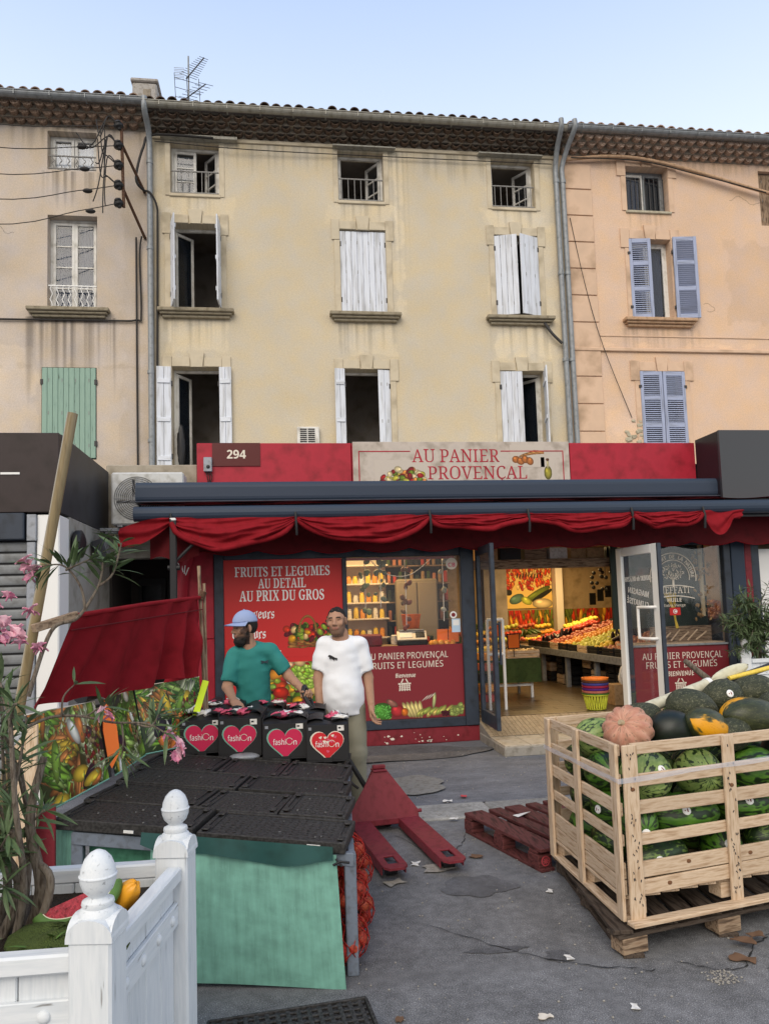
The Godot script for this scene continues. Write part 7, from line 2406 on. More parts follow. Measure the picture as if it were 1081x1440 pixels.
		for i in vert:
			for a in 3:
				var sa: int = step[a]
				var sb: int = step[(a + 1) % 3]
				var sc: int = step[(a + 2) % 3]
				if i + sa >= d.size() or (d[i] < 0.0) == (d[i + sa] < 0.0):
					continue
				if not (vert.has(i - sb) and vert.has(i - sc) and vert.has(i - sb - sc)):
					continue
				var q := [vert[i],vert[i - sb],vert[i - sb - sc],vert[i - sc]]
				for t in [[0,1,2],[0,2,3]]:
					var ia: int = q[t[0]]
					var ib: int = q[t[1]]
					var ic: int = q[t[2]]
					var nn := nrm[ia] + nrm[ib] + nrm[ic]
					var flip := (pos[ib] - pos[ia]).cross(pos[ic] - pos[ia]).dot(nn) > 0.0
					for j in ([ia,ic,ib] if flip else [ia,ib,ic]):
						b.col = cols[j]
						b.put(pos[j],nrm[j])

var SKIN := Color(0.33,0.17,0.10)

func head_into(b: MB,at: Vector3,bs: Basis,beard: float,skin: Color) -> void:
	var f := Field.new(Vector3(-0.13,-0.24,-0.15),Vector3(0.13,0.16,0.16),0.006)
	f.ell(Vector3(0,0.03,-0.014),Vector3(0.075,0.092,0.094),0.02)
	f.ell(Vector3(0,-0.035,0.028),Vector3(0.058,0.075,0.060),0.03)
	f.cap(Vector3(-0.012,-0.088,0.062),Vector3(0.012,-0.088,0.062),0.022,0.022,0.03)
	f.cap(Vector3(-0.043,-0.055,0.01),Vector3(-0.018,-0.088,0.05),0.021,0.019,0.03)
	f.cap(Vector3(0.043,-0.055,0.01),Vector3(0.018,-0.088,0.05),0.021,0.019,0.03)
	f.cap(Vector3(0,0.02,0.083),Vector3(0,-0.016,0.104),0.009,0.013,0.012)
	f.cap(Vector3(-0.013,-0.020,0.092),Vector3(0.013,-0.020,0.092),0.009,0.009,0.01)
	f.cap(Vector3(-0.04,0.036,0.070),Vector3(0.04,0.036,0.070),0.013,0.013,0.02)
	f.cap(Vector3(-0.018,-0.050,0.082),Vector3(0.018,-0.050,0.082),0.008,0.008,0.012)
	for s in [-1.0,1.0]:
		f.ell(Vector3(s * 0.079,0.0,-0.008),Vector3(0.010,0.032,0.019),0.01)
		f.ell(Vector3(s * 0.046,-0.014,0.06),Vector3(0.022,0.020,0.020),0.02)
	f.cap(Vector3(0,-0.07,-0.02),Vector3(0,-0.22,-0.03),0.050,0.060,0.03)
	for s in [-1.0,1.0]:
		f.carve(Vector3(s * 0.033,0.014,0.106),0.021)
	var t := MB.new()
	f.into(t,func(p: Vector3) -> Color:
		var c := skin
		if absf(p.x) < 0.05 and absf(p.x) > 0.014 and absf(p.y - 0.037) < 0.0055 and p.z > 0.05:
			c = Color(0.012,0.009,0.008)
		elif Vector3(absf(p.x) - 0.033,(p.y - 0.014) * 1.4,p.z - 0.084).length() < 0.0085:
			c = Color(0.03,0.02,0.018)
		elif absf(p.x) < 0.025 and absf(p.y + 0.051) < 0.009 and p.z > 0.07:
			c = skin.lerp(Color(0.30,0.09,0.08),0.5)
		elif p.y < -0.03 and p.z > -0.015 and p.y > -0.125:
			var k := clampf((-0.03 - p.y) / 0.03,0,1)
			if absf(p.x) < 0.02 and p.y > -0.045:
				k = 0.3
			c = skin.lerp(Color(0.025,0.018,0.015),beard * maxf(k,clampf((absf(p.x) - 0.045) / 0.02,0,1)))
		elif absf(p.x) > 0.062 and p.y < 0.03 and p.z > 0.0:
			c = skin.lerp(Color(0.025,0.018,0.015),beard * 0.8)
		return c)
	for i in t.v.size():
		b.v.append(at + bs * t.v[i])
		b.n.append(bs * t.n[i])
		b.c.append(t.c[i])
		b.u.append(Vector2.ZERO)

func hand_into(b: MB,at: Vector3,bs: Basis,curl: float,skin: Color) -> void:
	var f := Field.new(Vector3(-0.09,-0.05,-0.05),Vector3(0.09,0.21,0.12),0.0045)
	f.cap(Vector3(0,-0.03,0),Vector3(0,0.02,0),0.026,0.027,0.02)
	for k in 4:
		var x := 0.030 - 0.020 * k
		var base := Vector3(x,0.085 - 0.004 * absf(k - 1.2),0.0)
		f.cap(Vector3(x * 0.7,0.015,0),base,0.019,0.013,0.012)
		var L: float = [0.040,0.045,0.041,0.032][k]
		var a := curl * (0.8 + 0.12 * k)
		var p1 := base + Vector3(0,cos(a),sin(a)) * L
		var p2 := p1 + Vector3(0,cos(a * 2.0),sin(a * 2.0)) * L * 0.7
		var p3 := p2 + Vector3(0,cos(a * 2.7),sin(a * 2.7)) * L * 0.55
		f.cap(base,p1,0.0105,0.0098,0.004)
		f.cap(p1,p2,0.0098,0.0090,0.004)
		f.cap(p2,p3,0.0090,0.0078,0.004)
	f.cap(Vector3(0.02,0.02,0.008),Vector3(0.046,0.055,0.022),0.017,0.012,0.01)
	f.cap(Vector3(0.046,0.055,0.022),Vector3(0.050,0.088,0.032 + 0.02 * curl),0.0115,0.0095,0.005)
	var t := MB.new()
	f.into(t,func(_p: Vector3) -> Color: return skin)
	for i in t.v.size():
		b.v.append(at + bs * t.v[i])
		b.n.append(bs * t.n[i])
		b.c.append(t.c[i])
		b.u.append(Vector2.ZERO)

func hand_basis(fingers: Vector3,thumb: Vector3) -> Basis:
	var y := fingers.normalized()
	var x := (thumb - y * thumb.dot(y)).normalized()
	return Basis(x,y,x.cross(y))

func front_z(b: MB,x: float,y: float) -> float:
	var z := -9.0
	for p in b.v:
		if absf(p.x - x) < 0.02 and absf(p.y - y) < 0.02:
			z = maxf(z,p.z)
	return z

func people() -> void:
	rng.seed = 801
	var skin := Color(0.37,0.21,0.14)
	var white := func(_p: Vector3) -> Color: return Color.WHITE
	var wn := noise(1.0,2,41)
	mk("shirt_white",lin(0.74,0.76,0.80),0.8,{})
	mk("shirt_teal",lin(0.025,0.20,0.185),0.75,{})
	mk("trousers",lin(0.24,0.23,0.175),0.85,{"bump": T.cloth,"height": 0.02,"scale": 8.0})
	mk("cap_blue",lin(0.27,0.34,0.54),0.75,{"bump": T.cloth,"height": 0.02,"scale": 8.0})
	mk("dark_denim",lin(0.03,0.035,0.05),0.8)
	var P := thing("person","man in a white t-shirt and khaki trousers standing with arms hanging","person",Vector3(0.455,0.0,-6.22),-0.06)
	var b := MB.new()
	var f := Field.new(Vector3(-0.42,-0.02,-0.26),Vector3(0.42,1.55,0.26),0.014)
	var shl := Vector3(0.155,1.375,-0.02)
	var shr := Vector3(-0.155,1.385,-0.02)
	var ell := Vector3(0.215,1.10,-0.03)
	var elr := Vector3(-0.20,1.115,0.0)
	var wrl := Vector3(0.232,0.87,0.05)
	var wrr := Vector3(-0.195,0.885,0.10)
	f.ell(Vector3(0,1.22,0.0),Vector3(0.122,0.20,0.088),0.05)
	f.ell(Vector3(0,0.98,0.01),Vector3(0.125,0.18,0.095),0.05)
	f.cap(Vector3(-0.105,1.38,-0.025),Vector3(0.105,1.375,-0.025),0.046,0.046,0.05)
	f.cap(Vector3(0,1.36,-0.02),Vector3(0,1.48,-0.005),0.065,0.056,0.05)
	f.cap(shl,ell,0.044,0.042,0.03)
	f.cap(ell,wrl,0.043,0.029,0.02)
	f.cap(shr,elr,0.044,0.042,0.03)
	f.cap(elr,wrr,0.043,0.029,0.02)
	for s in [-1.0,1.0]:
		f.cap(Vector3(s * 0.085,0.90,0),Vector3(s * 0.105,0.49,0.02),0.088,0.058,0.04)
		f.cap(Vector3(s * 0.105,0.49,0.02),Vector3(s * 0.115,0.08,-0.01),0.058,0.036,0.03)
		f.cap(Vector3(s * 0.115,0.05,-0.03),Vector3(s * 0.135,0.035,0.14),0.036,0.028,0.03)
	f.into(b,func(_p: Vector3) -> Color: return skin)
	var hb := Basis(Vector3.UP,-0.22) * Basis(Vector3.BACK,0.05)
	var hc := Vector3(-0.035,1.575,0.035)
	head_into(b,hc,hb,0.6,skin)
	hand_into(b,wrl,hand_basis(Vector3(0.02,-1,0.12),Vector3(-0.3,0.0,1.0)),0.55,skin)
	hand_into(b,wrr,hand_basis(Vector3(0.05,-1,0.25),Vector3(0.3,0.0,1.0)),0.7,skin)
	part("body",b,M.skin,P)
	var sh := MB.new()
	f = Field.new(Vector3(-0.42,0.72,-0.26),Vector3(0.42,1.56,0.28),0.009)
	f.ell(Vector3(0,1.24,0.0),Vector3(0.158,0.24,0.126),0.06)
	f.ell(Vector3(0,1.01,0.025),Vector3(0.160,0.22,0.140),0.07)
	f.cap(Vector3(0,0.70,0.01),Vector3(0,0.98,0.02),0.126,0.126,0.07,Vector3.ZERO,Vector3.ZERO,Vector3(0.82,1,1.0))
	f.cap(Vector3(-0.12,1.395,-0.02),Vector3(0.12,1.39,-0.02),0.066,0.066,0.05)
	f.cap(shl,ell,0.067,0.069,0.04,shl.lerp(ell,0.80),(ell - shl).normalized())
	f.cap(shr,elr,0.067,0.069,0.04,shr.lerp(elr,0.80),(elr - shr).normalized())
	f.wrinkle(wn,0.014,Vector3(4.0,5.5,4))
	f.plane(Vector3(0,0.80,0),Vector3(0.05,-1,0.05))
	f.carve(Vector3(-0.01,1.515,0.045),0.105)
	f.into(sh,white)
	part("shirt",sh,M.shirt_white,P)
	var lg := MB.new()
	lg.prism(PackedVector2Array([Vector2(-0.04,0.012),Vector2(-0.028,0.024),Vector2(-0.012,0.018),Vector2(0.006,0.008),Vector2(0.02,0.0),Vector2(0.04,-0.004),Vector2(0.034,-0.022),Vector2(0.026,-0.010),Vector2(0.010,-0.012),Vector2(0.016,-0.024),Vector2(0.004,-0.014),Vector2(-0.012,-0.004),Vector2(-0.026,-0.012),Vector2(-0.024,0.002)]),0.012,Transform3D(Basis(Vector3.UP,-0.35),Vector3(-0.075,1.285,front_z(sh,-0.075,1.285) - 0.006)))
	part("shirt_emblem",lg,M.black,P)
	var tr := MB.new()
	f = Field.new(Vector3(-0.26,0.03,-0.22),Vector3(0.26,1.0,0.22),0.013)
	f.ell(Vector3(0,0.88,0.0),Vector3(0.152,0.13,0.124),0.05)
	for s in [-1.0,1.0]:
		f.cap(Vector3(s * 0.085,0.87,0),Vector3(s * 0.105,0.49,0.02),0.102,0.078,0.04)
		f.cap(Vector3(s * 0.105,0.49,0.02),Vector3(s * 0.115,0.10,-0.01),0.078,0.062,0.04)
	f.wrinkle(wn,0.008,Vector3(4,4,4))
	f.plane(Vector3(0,0.945,0),Vector3.UP)
	f.plane(Vector3(0,0.075,0),Vector3.DOWN)
	f.into(tr,white)
	part("trousers",tr,M.trousers,P)
	for s in [-1.0,1.0]:
		var so := MB.new()
		so.ball(Vector3(s * 0.122,0.045,0.045),Vector3(0.048,0.046,0.135),14,8,Basis(Vector3.UP,s * 0.1))
		part("shoe",so,M.black,P)
	var hr := MB.new()
	f = Field.new(Vector3(-0.12,-0.06,-0.14),Vector3(0.12,0.16,0.12),0.006)
	f.ell(Vector3(0,0.0315,-0.016),Vector3(0.0768,0.0945,0.0960),0.01)
	f.wrinkle(wn,0.005,Vector3(30,30,30))
	f.plane(Vector3(0,0.074,0.062),Vector3(0,-0.74,0.67))
	f.into(hr,white)
	part("hair",hr,M.hair,P,Transform3D(hb,hc))
	P = thing("person","bearded man in a teal t-shirt and light blue cap leaning on the cartons","person",Vector3(-0.275,0.0,-6.22),0.0)
	b = MB.new()
	f = Field.new(Vector3(-0.40,-0.02,-0.30),Vector3(0.50,1.50,0.48),0.014)
	shl = Vector3(0.155,1.345,0.05)
	shr = Vector3(-0.155,1.335,0.06)
	ell = Vector3(0.285,1.15,0.06)
	elr = Vector3(-0.20,1.085,0.12)
	wrl = Vector3(0.405,1.04,0.24)
	wrr = Vector3(-0.135,0.995,0.335)
	f.ell(Vector3(0,1.20,0.035),Vector3(0.115,0.19,0.08),0.05)
	f.ell(Vector3(0,0.97,0.0),Vector3(0.112,0.18,0.085),0.05)
	f.cap(Vector3(-0.10,1.345,0.042),Vector3(0.10,1.35,0.042),0.042,0.042,0.05)
	f.cap(Vector3(0,1.34,0.04),Vector3(-0.045,1.46,0.075),0.062,0.055,0.05)
	f.cap(shl,ell,0.043,0.041,0.03)
	f.cap(ell,wrl,0.042,0.028,0.02)
	f.cap(shr,elr,0.043,0.041,0.03)
	f.cap(elr,wrr,0.042,0.028,0.02)
	for s in [-1.0,1.0]:
		f.cap(Vector3(s * 0.085,0.88,-0.02),Vector3(s * 0.105,0.48,0.0),0.085,0.056,0.04)
		f.cap(Vector3(s * 0.105,0.48,0.0),Vector3(s * 0.115,0.08,-0.04),0.056,0.036,0.03)
		f.cap(Vector3(s * 0.115,0.05,-0.06),Vector3(s * 0.135,0.035,0.11),0.036,0.028,0.03)
	f.into(b,func(_p: Vector3) -> Color: return skin)
	hb = Basis(Vector3.UP,-1.05) * Basis(Vector3.RIGHT,0.08)
	hc = Vector3(-0.062,1.545,0.09)
	head_into(b,hc,hb,0.95,skin * Color(0.95,0.95,0.95))
	hand_into(b,wrl,hand_basis(Vector3(0.12,-0.55,0.8),Vector3(-0.8,0.3,0.3)),1.0,skin)
	hand_into(b,wrr,hand_basis(Vector3(0.45,-0.35,0.8),Vector3(1.0,0.1,-0.5)),0.45,skin)
	part("body",b,M.skin,P)
	sh = MB.new()
	f = Field.new(Vector3(-0.40,0.74,-0.26),Vector3(0.42,1.50,0.30),0.009)
	f.ell(Vector3(0,1.21,0.035),Vector3(0.142,0.23,0.112),0.06)
	f.ell(Vector3(0,0.97,0.01),Vector3(0.136,0.22,0.112),0.06)
	f.cap(Vector3(-0.115,1.36,0.05),Vector3(0.115,1.365,0.05),0.060,0.060,0.05)
	f.cap(shl,ell,0.064,0.066,0.04,shl.lerp(ell,0.82),(ell - shl).normalized())
	f.cap(shr,elr,0.064,0.068,0.04,shr.lerp(elr,0.85),(elr - shr).normalized())
	f.wrinkle(wn,0.014,Vector3(4.0,5.5,4))
	f.plane(Vector3(0,0.79,0),Vector3.DOWN)
	f.carve(Vector3(-0.03,1.475,0.115),0.090)
	f.into(sh,white)
	part("shirt",sh,M.shirt_teal,P)
	lg = MB.new()
	for s in [-1.0,1.0]:
		lg.prism(PackedVector2Array([Vector2(s * -0.03,0.012),Vector2(s * 0.03,-0.008),Vector2(s * 0.03,-0.014),Vector2(s * -0.03,0.002)]),0.012,Transform3D(Basis(Vector3.UP,0.3),Vector3(0.095,1.275,front_z(sh,0.095,1.275) - 0.007 + 0.0005 * s)))
	part("shirt_emblem",lg,M.navy,P)
	tr = MB.new()
	f = Field.new(Vector3(-0.26,0.03,-0.22),Vector3(0.26,0.98,0.22),0.014)
	f.ell(Vector3(0,0.86,0.0),Vector3(0.165,0.13,0.12),0.05)
	for s in [-1.0,1.0]:
		f.cap(Vector3(s * 0.085,0.85,-0.01),Vector3(s * 0.105,0.48,0.0),0.098,0.075,0.04)
		f.cap(Vector3(s * 0.105,0.48,0.0),Vector3(s * 0.115,0.10,-0.04),0.075,0.060,0.04)
	f.plane(Vector3(0,0.92,0),Vector3.UP)
	f.plane(Vector3(0,0.075,0),Vector3.DOWN)
	f.into(tr,white)
	part("trousers",tr,M.dark_denim,P)
	for s in [-1.0,1.0]:
		var so := MB.new()
		so.ball(Vector3(s * 0.122,0.045,0.02),Vector3(0.048,0.046,0.135),14,8,Basis(Vector3.UP,s * 0.1))
		part("shoe",so,M.black,P)
	var ht := Transform3D(hb,hc)
	hr = MB.new()
	f = Field.new(Vector3(-0.12,-0.09,-0.15),Vector3(0.12,0.13,0.12),0.006)
	f.ell(Vector3(0,0.025,-0.020),Vector3(0.080,0.090,0.097),0.01)
	f.plane(Vector3(0,0.0,0.02),Vector3(0,-0.25,0.97))
	f.plane(Vector3(0,-0.045,0.0),Vector3(0,-1,0.1))
	f.into(hr,white)
	part("hair",hr,M.hair,P,ht)
	hr = MB.new()
	f = Field.new(Vector3(-0.10,-0.19,-0.04),Vector3(0.10,0.02,0.13),0.005)
	f.ell(Vector3(0,-0.098,0.052),Vector3(0.050,0.044,0.046),0.02)
	f.cap(Vector3(-0.062,-0.02,0.0),Vector3(-0.03,-0.10,0.045),0.014,0.026,0.02)
	f.cap(Vector3(0.062,-0.02,0.0),Vector3(0.03,-0.10,0.045),0.014,0.026,0.02)
	f.wrinkle(wn,0.006,Vector3(30,30,30))
	f.into(hr,white)
	part("beard",hr,M.hair,P,ht)
	var cp := MB.new()
	f = Field.new(Vector3(-0.13,0.0,-0.15),Vector3(0.13,0.19,0.24),0.006)
	f.ell(Vector3(0,0.048,-0.012),Vector3(0.089,0.104,0.106),0.01)
	f.plane(Vector3(0,0.050,0),Vector3(0,-1,0.05))
	f.into(cp,white)
	part("cap",cp,M.cap_blue,P,ht)
	cp = MB.new()
	cp.sheet(func(s: float,t: float) -> Vector3:
		var a := lerpf(-1.35,1.35,s)
		var r := lerpf(0.085,0.172,t)
		return Vector3(sin(a) * minf(r,0.088 + 0.012 * t),0.055 - 0.010 * t - 0.02 * sin(a) * sin(a) * t,-0.012 + cos(a) * r + 0.012 * t),18,6,Vector3.UP,0.005)
	part("cap_peak",cp,M.cap_blue,P,ht)
	cp = MB.new()
	cp.ball(Vector3(0,0.154,-0.012),Vector3(0.008,0.005,0.008),8,5)
	part("cap_button",cp,M.cap_blue,P,ht)

func pallets() -> void:
	rng.seed = 901
	var j := thing("pallet_truck","red hand pallet truck with its forks on the road beside the stall","pallet truck",Vector3(0.705,0,-5.62),0.12)
	for s in [-1.0,1.0]:
		var x: float = s * 0.19
		var fk := MB.new()
		fk.box(Vector3(x,0.088,0.36),Vector3(0.16,0.014,0.84),0.004)
		fk.box(Vector3(x - 0.056,0.088,0.855),Vector3(0.048,0.014,0.15),0.003)
		fk.box(Vector3(x + 0.056,0.088,0.855),Vector3(0.048,0.014,0.15),0.003)
		fk.prism(PackedVector2Array([Vector2(-0.08,0),Vector2(0.08,0),Vector2(0.075,0.05),Vector2(0.045,0.09),Vector2(-0.045,0.09),Vector2(-0.075,0.05)]),0.014,Transform3D(Basis(Vector3.RIGHT,Vector3.BACK,Vector3.UP),Vector3(x,0.081,0.93)))
		for e in [-1.0,1.0]:
			fk.box(Vector3(x + e * 0.076,0.056,0.44),Vector3(0.008,0.052,0.98),0.002)
		part("fork",fk,M.jack_red,j)
		var rl := MB.new()
		rl.tube([Vector3(x - 0.035,0.042,0.85),Vector3(x + 0.035,0.042,0.85)],0.040,-1,12)
		part("load_roller",rl,M.charcoal,j)
		rl = MB.new()
		rl.tube([Vector3(s * 0.06 - 0.025,0.09,-0.20),Vector3(s * 0.06 + 0.025,0.09,-0.20)],0.09,-1,18)
		part("steering_wheel",rl,M.charcoal,j)
	bx("cross_beam",Vector3(-0.27,0.05,-0.10),Vector3(0.27,0.10,-0.03),M.jack_red,j,0.006)
	var hd := MB.new()
	hd.x = Transform3D(Basis(Vector3.RIGHT,-0.30),Vector3(0,0.095,-0.045))
	hd.prism(PackedVector2Array([Vector2(-0.27,0.0),Vector2(0.27,0.0),Vector2(0.265,0.05),Vector2(0.055,0.35),Vector2(-0.055,0.35),Vector2(-0.265,0.05)]),0.012)
	hd.x = Transform3D.IDENTITY
	part("head_plate",hd,M.jack_red,j)
	var sd := MB.new()
	for s in [-1.0,1.0]:
		sd.quad(Vector3(s * 0.268,0.10,-0.05),Vector3(s * 0.05,0.425,-0.15),Vector3(s * 0.05,0.425,-0.21),Vector3(s * 0.2,0.10,-0.18),Vector3(s,0.3,0))
	sd.box(Vector3(0,0.432,-0.17),Vector3(0.11,0.014,0.10),0.004)
	part("head_side",sd,M.jack_red,j)
	part("pump",tubem([Vector3(0,0.1,-0.19),Vector3(0,0.36,-0.19)],0.045,12),M.charcoal,j)
	bx("eye_lug",Vector3(-0.05,0.441,-0.19),Vector3(0.05,0.47,-0.15),M.jack_red,j,0.006)
	part("side_bolt",tubem([Vector3(0.262,0.13,-0.05),Vector3(0.295,0.13,-0.05)],0.014,8),M.jack_red,j)
	part("handle_bar",tubem([Vector3(-0.05,0.22,-0.23),Vector3(-0.30,0.66,-0.31),Vector3(-0.46,0.90,-0.36)],0.020,8),M.black,j)
	part("handle_loop",tubem(smooth([Vector3(-0.46,0.90,-0.36),Vector3(-0.50,0.93,-0.30),Vector3(-0.545,1.03,-0.33),Vector3(-0.53,1.08,-0.38),Vector3(-0.49,1.00,-0.43),Vector3(-0.46,0.90,-0.36)],5),0.017,8),M.black,j)
	part("spring",tubem(smooth([Vector3(-0.16,0.30,-0.20),Vector3(-0.22,0.36,-0.2),Vector3(-0.2,0.42,-0.24),Vector3(-0.27,0.44,-0.26)],4),0.012,6),M.iron,j)
	var o := Vector3(1.28,0,-5.50)
	var u := Vector3(0.266,0,0.964).normalized()
	var r := Vector3(u.z,0,-u.x)
	var p := thing("red_pallet","worn dark red wooden pallet lying on the road behind the melon crate","pallet")
	var L := 0.965
	var gaps := [[0.0,0.155],[0.205,0.31],[0.345,0.485],[0.53,0.63],[0.69,0.83]]
	for g in gaps:
		var c: Vector3 = o + r * ((g[0] + g[1]) / 2)
		beam("top_board",c + Vector3(0,0.133,0) + u * rnd(-0.008,0.008),c + u * L + Vector3(0,0.133,0),g[1] - g[0],0.022,M.red_wood_z,p,0.003,grey(0.75,1.2))
	for t in [0.05,0.48,0.91]:
		var c: Vector3 = o + u * (L * t)
		beam("stringer_board",c + Vector3(0,0.111,0),c + r * 0.83 + Vector3(0,0.111,0),0.09,0.02,M.red_wood_x,p,0.003,grey(0.8,1.1))
		for q in [0.0,0.365,0.73]:
			var e: Vector3 = c + r * q + Vector3(0,0.06,0)
			beam("block",e,e + r * 0.1,0.12,0.078,M.red_wood_x,p,0.004,grey(0.8,1.1))
	for q in [0.05,0.415,0.78]:
		var c: Vector3 = o + r * q
		beam("runner",c + Vector3(0,0.011,0),c + u * L + Vector3(0,0.011,0),0.1,0.02,M.red_wood_z,p,0.003,grey(0.8,1.1))
	var em := MB.new()
	em.prism(circle(0.032,18),0.002)
	var eo := o + u * (0.91 * L + 0.061) + r * 0.05 + Vector3(0,0.06,0)
	part("stamp",em,M.pink_fabric,p,Transform3D(Basis(r,Vector3.UP,u),eo))
	em = MB.new()
	em.prism(circle(0.024,18),0.001)
	part("stamp",em,M.red_wood_x,p,Transform3D(Basis(r,Vector3.UP,u),eo + u * 0.0022))
	em = MB.new()
	for k in 4:
		em.box(Vector3.ZERO,Vector3(0.04,0.006,0.001),0.0,Basis(Vector3.BACK,k * PI / 4))
	part("stamp",em,M.pink_fabric,p,Transform3D(Basis(r,Vector3.UP,u),eo + u * 0.004))
	o = Vector3(1.53,0,-3.43)
	u = Vector3(0.978,0,-0.205).normalized()
	var bk := Vector3(0.11,0,-0.99).normalized()
	p = thing("dark_pallet","weathered dark wooden pallet carrying the melon crate","pallet")
	for k in 10:
		var c: Vector3 = o + u * (k * 0.132)
		beam("top_board",c + Vector3(0,0.121,0) - bk * rnd(0.0,0.02),c + bk * (1.12 + rnd(-0.02,0.01)) + Vector3(0,0.121,0),0.095,0.021,M.dark_wood_z,p,0.003,grey(0.8,1.5))
	for t in [0.03,0.5,0.97]:
		var c: Vector3 = o + bk * (1.1 * t)
		beam("stringer_board",c - u * 0.04 + Vector3(0,0.099,0),c + u * 1.25 + Vector3(0,0.099,0),0.1,0.02,M.dark_wood_x,p,0.003,grey(0.8,1.2))
		for q in [0.0,0.56,1.12]:
			var e: Vector3 = c + u * q + Vector3(0,0.052,0)
			beam("block",e - u * 0.02,e + u * 0.12,0.10,0.074,M.old_wood_x if t < 0.1 else M.dark_wood_x,p,0.004,grey(0.9,1.2))
	for q in [0.05,0.61,1.17]:
		var c: Vector3 = o + u * q
		beam("runner",c + Vector3(0,0.010,0) - bk * 0.03,c + bk * 1.12 + Vector3(0,0.010,0),0.1,0.02,M.dark_wood_z,p,0.003)

var stripe_tex := {}

func melon_tex(kind: String,sd: int) -> StandardMaterial3D:
	var key := "melon_%s_%d" % [kind,sd]
	if M.has(key):
		return M[key]
	var w := 256
	var h := 128
	var n1 := noise(0.05,4,sd)
	var n2 := noise(0.12,3,sd + 9)
	var im := Image.create(w,h,false,Image.FORMAT_RGB8)
	for y in h:
		for x in w:
			var a := TAU * x / w
			var p := Vector3(cos(a) * 40.0,y * 0.62,sin(a) * 40.0)
			var v1 := n1.get_noise_3dv(p)
			var v2 := n2.get_noise_3dv(p)
			var c := Color.BLACK
			match kind:
				"light":
					var s := sin(a * 11.0 + v1 * 5.0 + v2 * 2.5)
					c = Color(0.42,0.52,0.27).lerp(Color(0.55,0.62,0.36),0.5 + v2)
					c = c.lerp(Color(0.10,0.17,0.07),smoothstep(0.55,0.9,s + v2 * 0.4))
				"dark":
					var s := sin(a * 9.0 + v1 * 6.0)
					c = Color(0.11,0.22,0.06).lerp(Color(0.07,0.13,0.04),0.5 + v2)
					c = c.lerp(Color(0.44,0.54,0.24),smoothstep(0.45,1.0,s + v2 * 0.9) * 0.85)
				"mid":
					var s := sin(a * 10.0 + v1 * 5.0)
					c = Color(0.23,0.40,0.10).lerp(Color(0.34,0.50,0.16),0.5 + v2)
					c = c.lerp(Color(0.08,0.16,0.05),smoothstep(0.1,0.7,s + v2 * 0.8))
				"black":
					c = Color(0.045,0.075,0.06).lerp(Color(0.07,0.12,0.07),0.5 + v2 * 0.8)
				"sapo":
					var s := absf(sin(a * 13.0 + v1 * 7.0 + v2 * 2.0))
					c = Color(0.22,0.235,0.15).lerp(Color(0.13,0.15,0.09),0.5 + v2)
					c = c.lerp(Color(0.52,0.51,0.42),smoothstep(0.30,0.0,s) * 0.9)
				"yellow":
					var s := absf(sin(a * 13.0 + v1 * 7.0 + v2 * 2.0))
					c = Color(0.22,0.24,0.12).lerp(Color(0.15,0.17,0.09),0.5 + v2)
					c = c.lerp(Color(0.42,0.42,0.30),smoothstep(0.2,0.0,s) * 0.6)
					var k := smoothstep(0.10,0.16,0.24 - absf(float(x) / w - 0.5) + v1 * 0.10)
					c = c.lerp(Color(0.86,0.60,0.06).lerp(Color(0.7,0.42,0.05),smoothstep(0.2,0.0,s) * 0.5),k)
				"pumpkin":
					c = Color(0.68,0.47,0.39).lerp(Color(0.76,0.58,0.49),0.5 + v1 + v2 * 0.5)
					c = c.lerp(Color(0.55,0.42,0.34),smoothstep(0.2,0.5,v2))
			im.set_pixel(x,y,c)
	var m := mk(key,Color.WHITE,0.46 if kind != "pumpkin" and kind != "sapo" else 0.7,{"tex": ImageTexture.create_from_image(im),"spec": 0.5,"vc": false})
	if kind in ["sapo","yellow","pumpkin"]:
		m.heightmap_enabled = true
		m.heightmap_texture = m.albedo_texture
		m.heightmap_scale = 0.15
	return m

var melon_meshes := {}

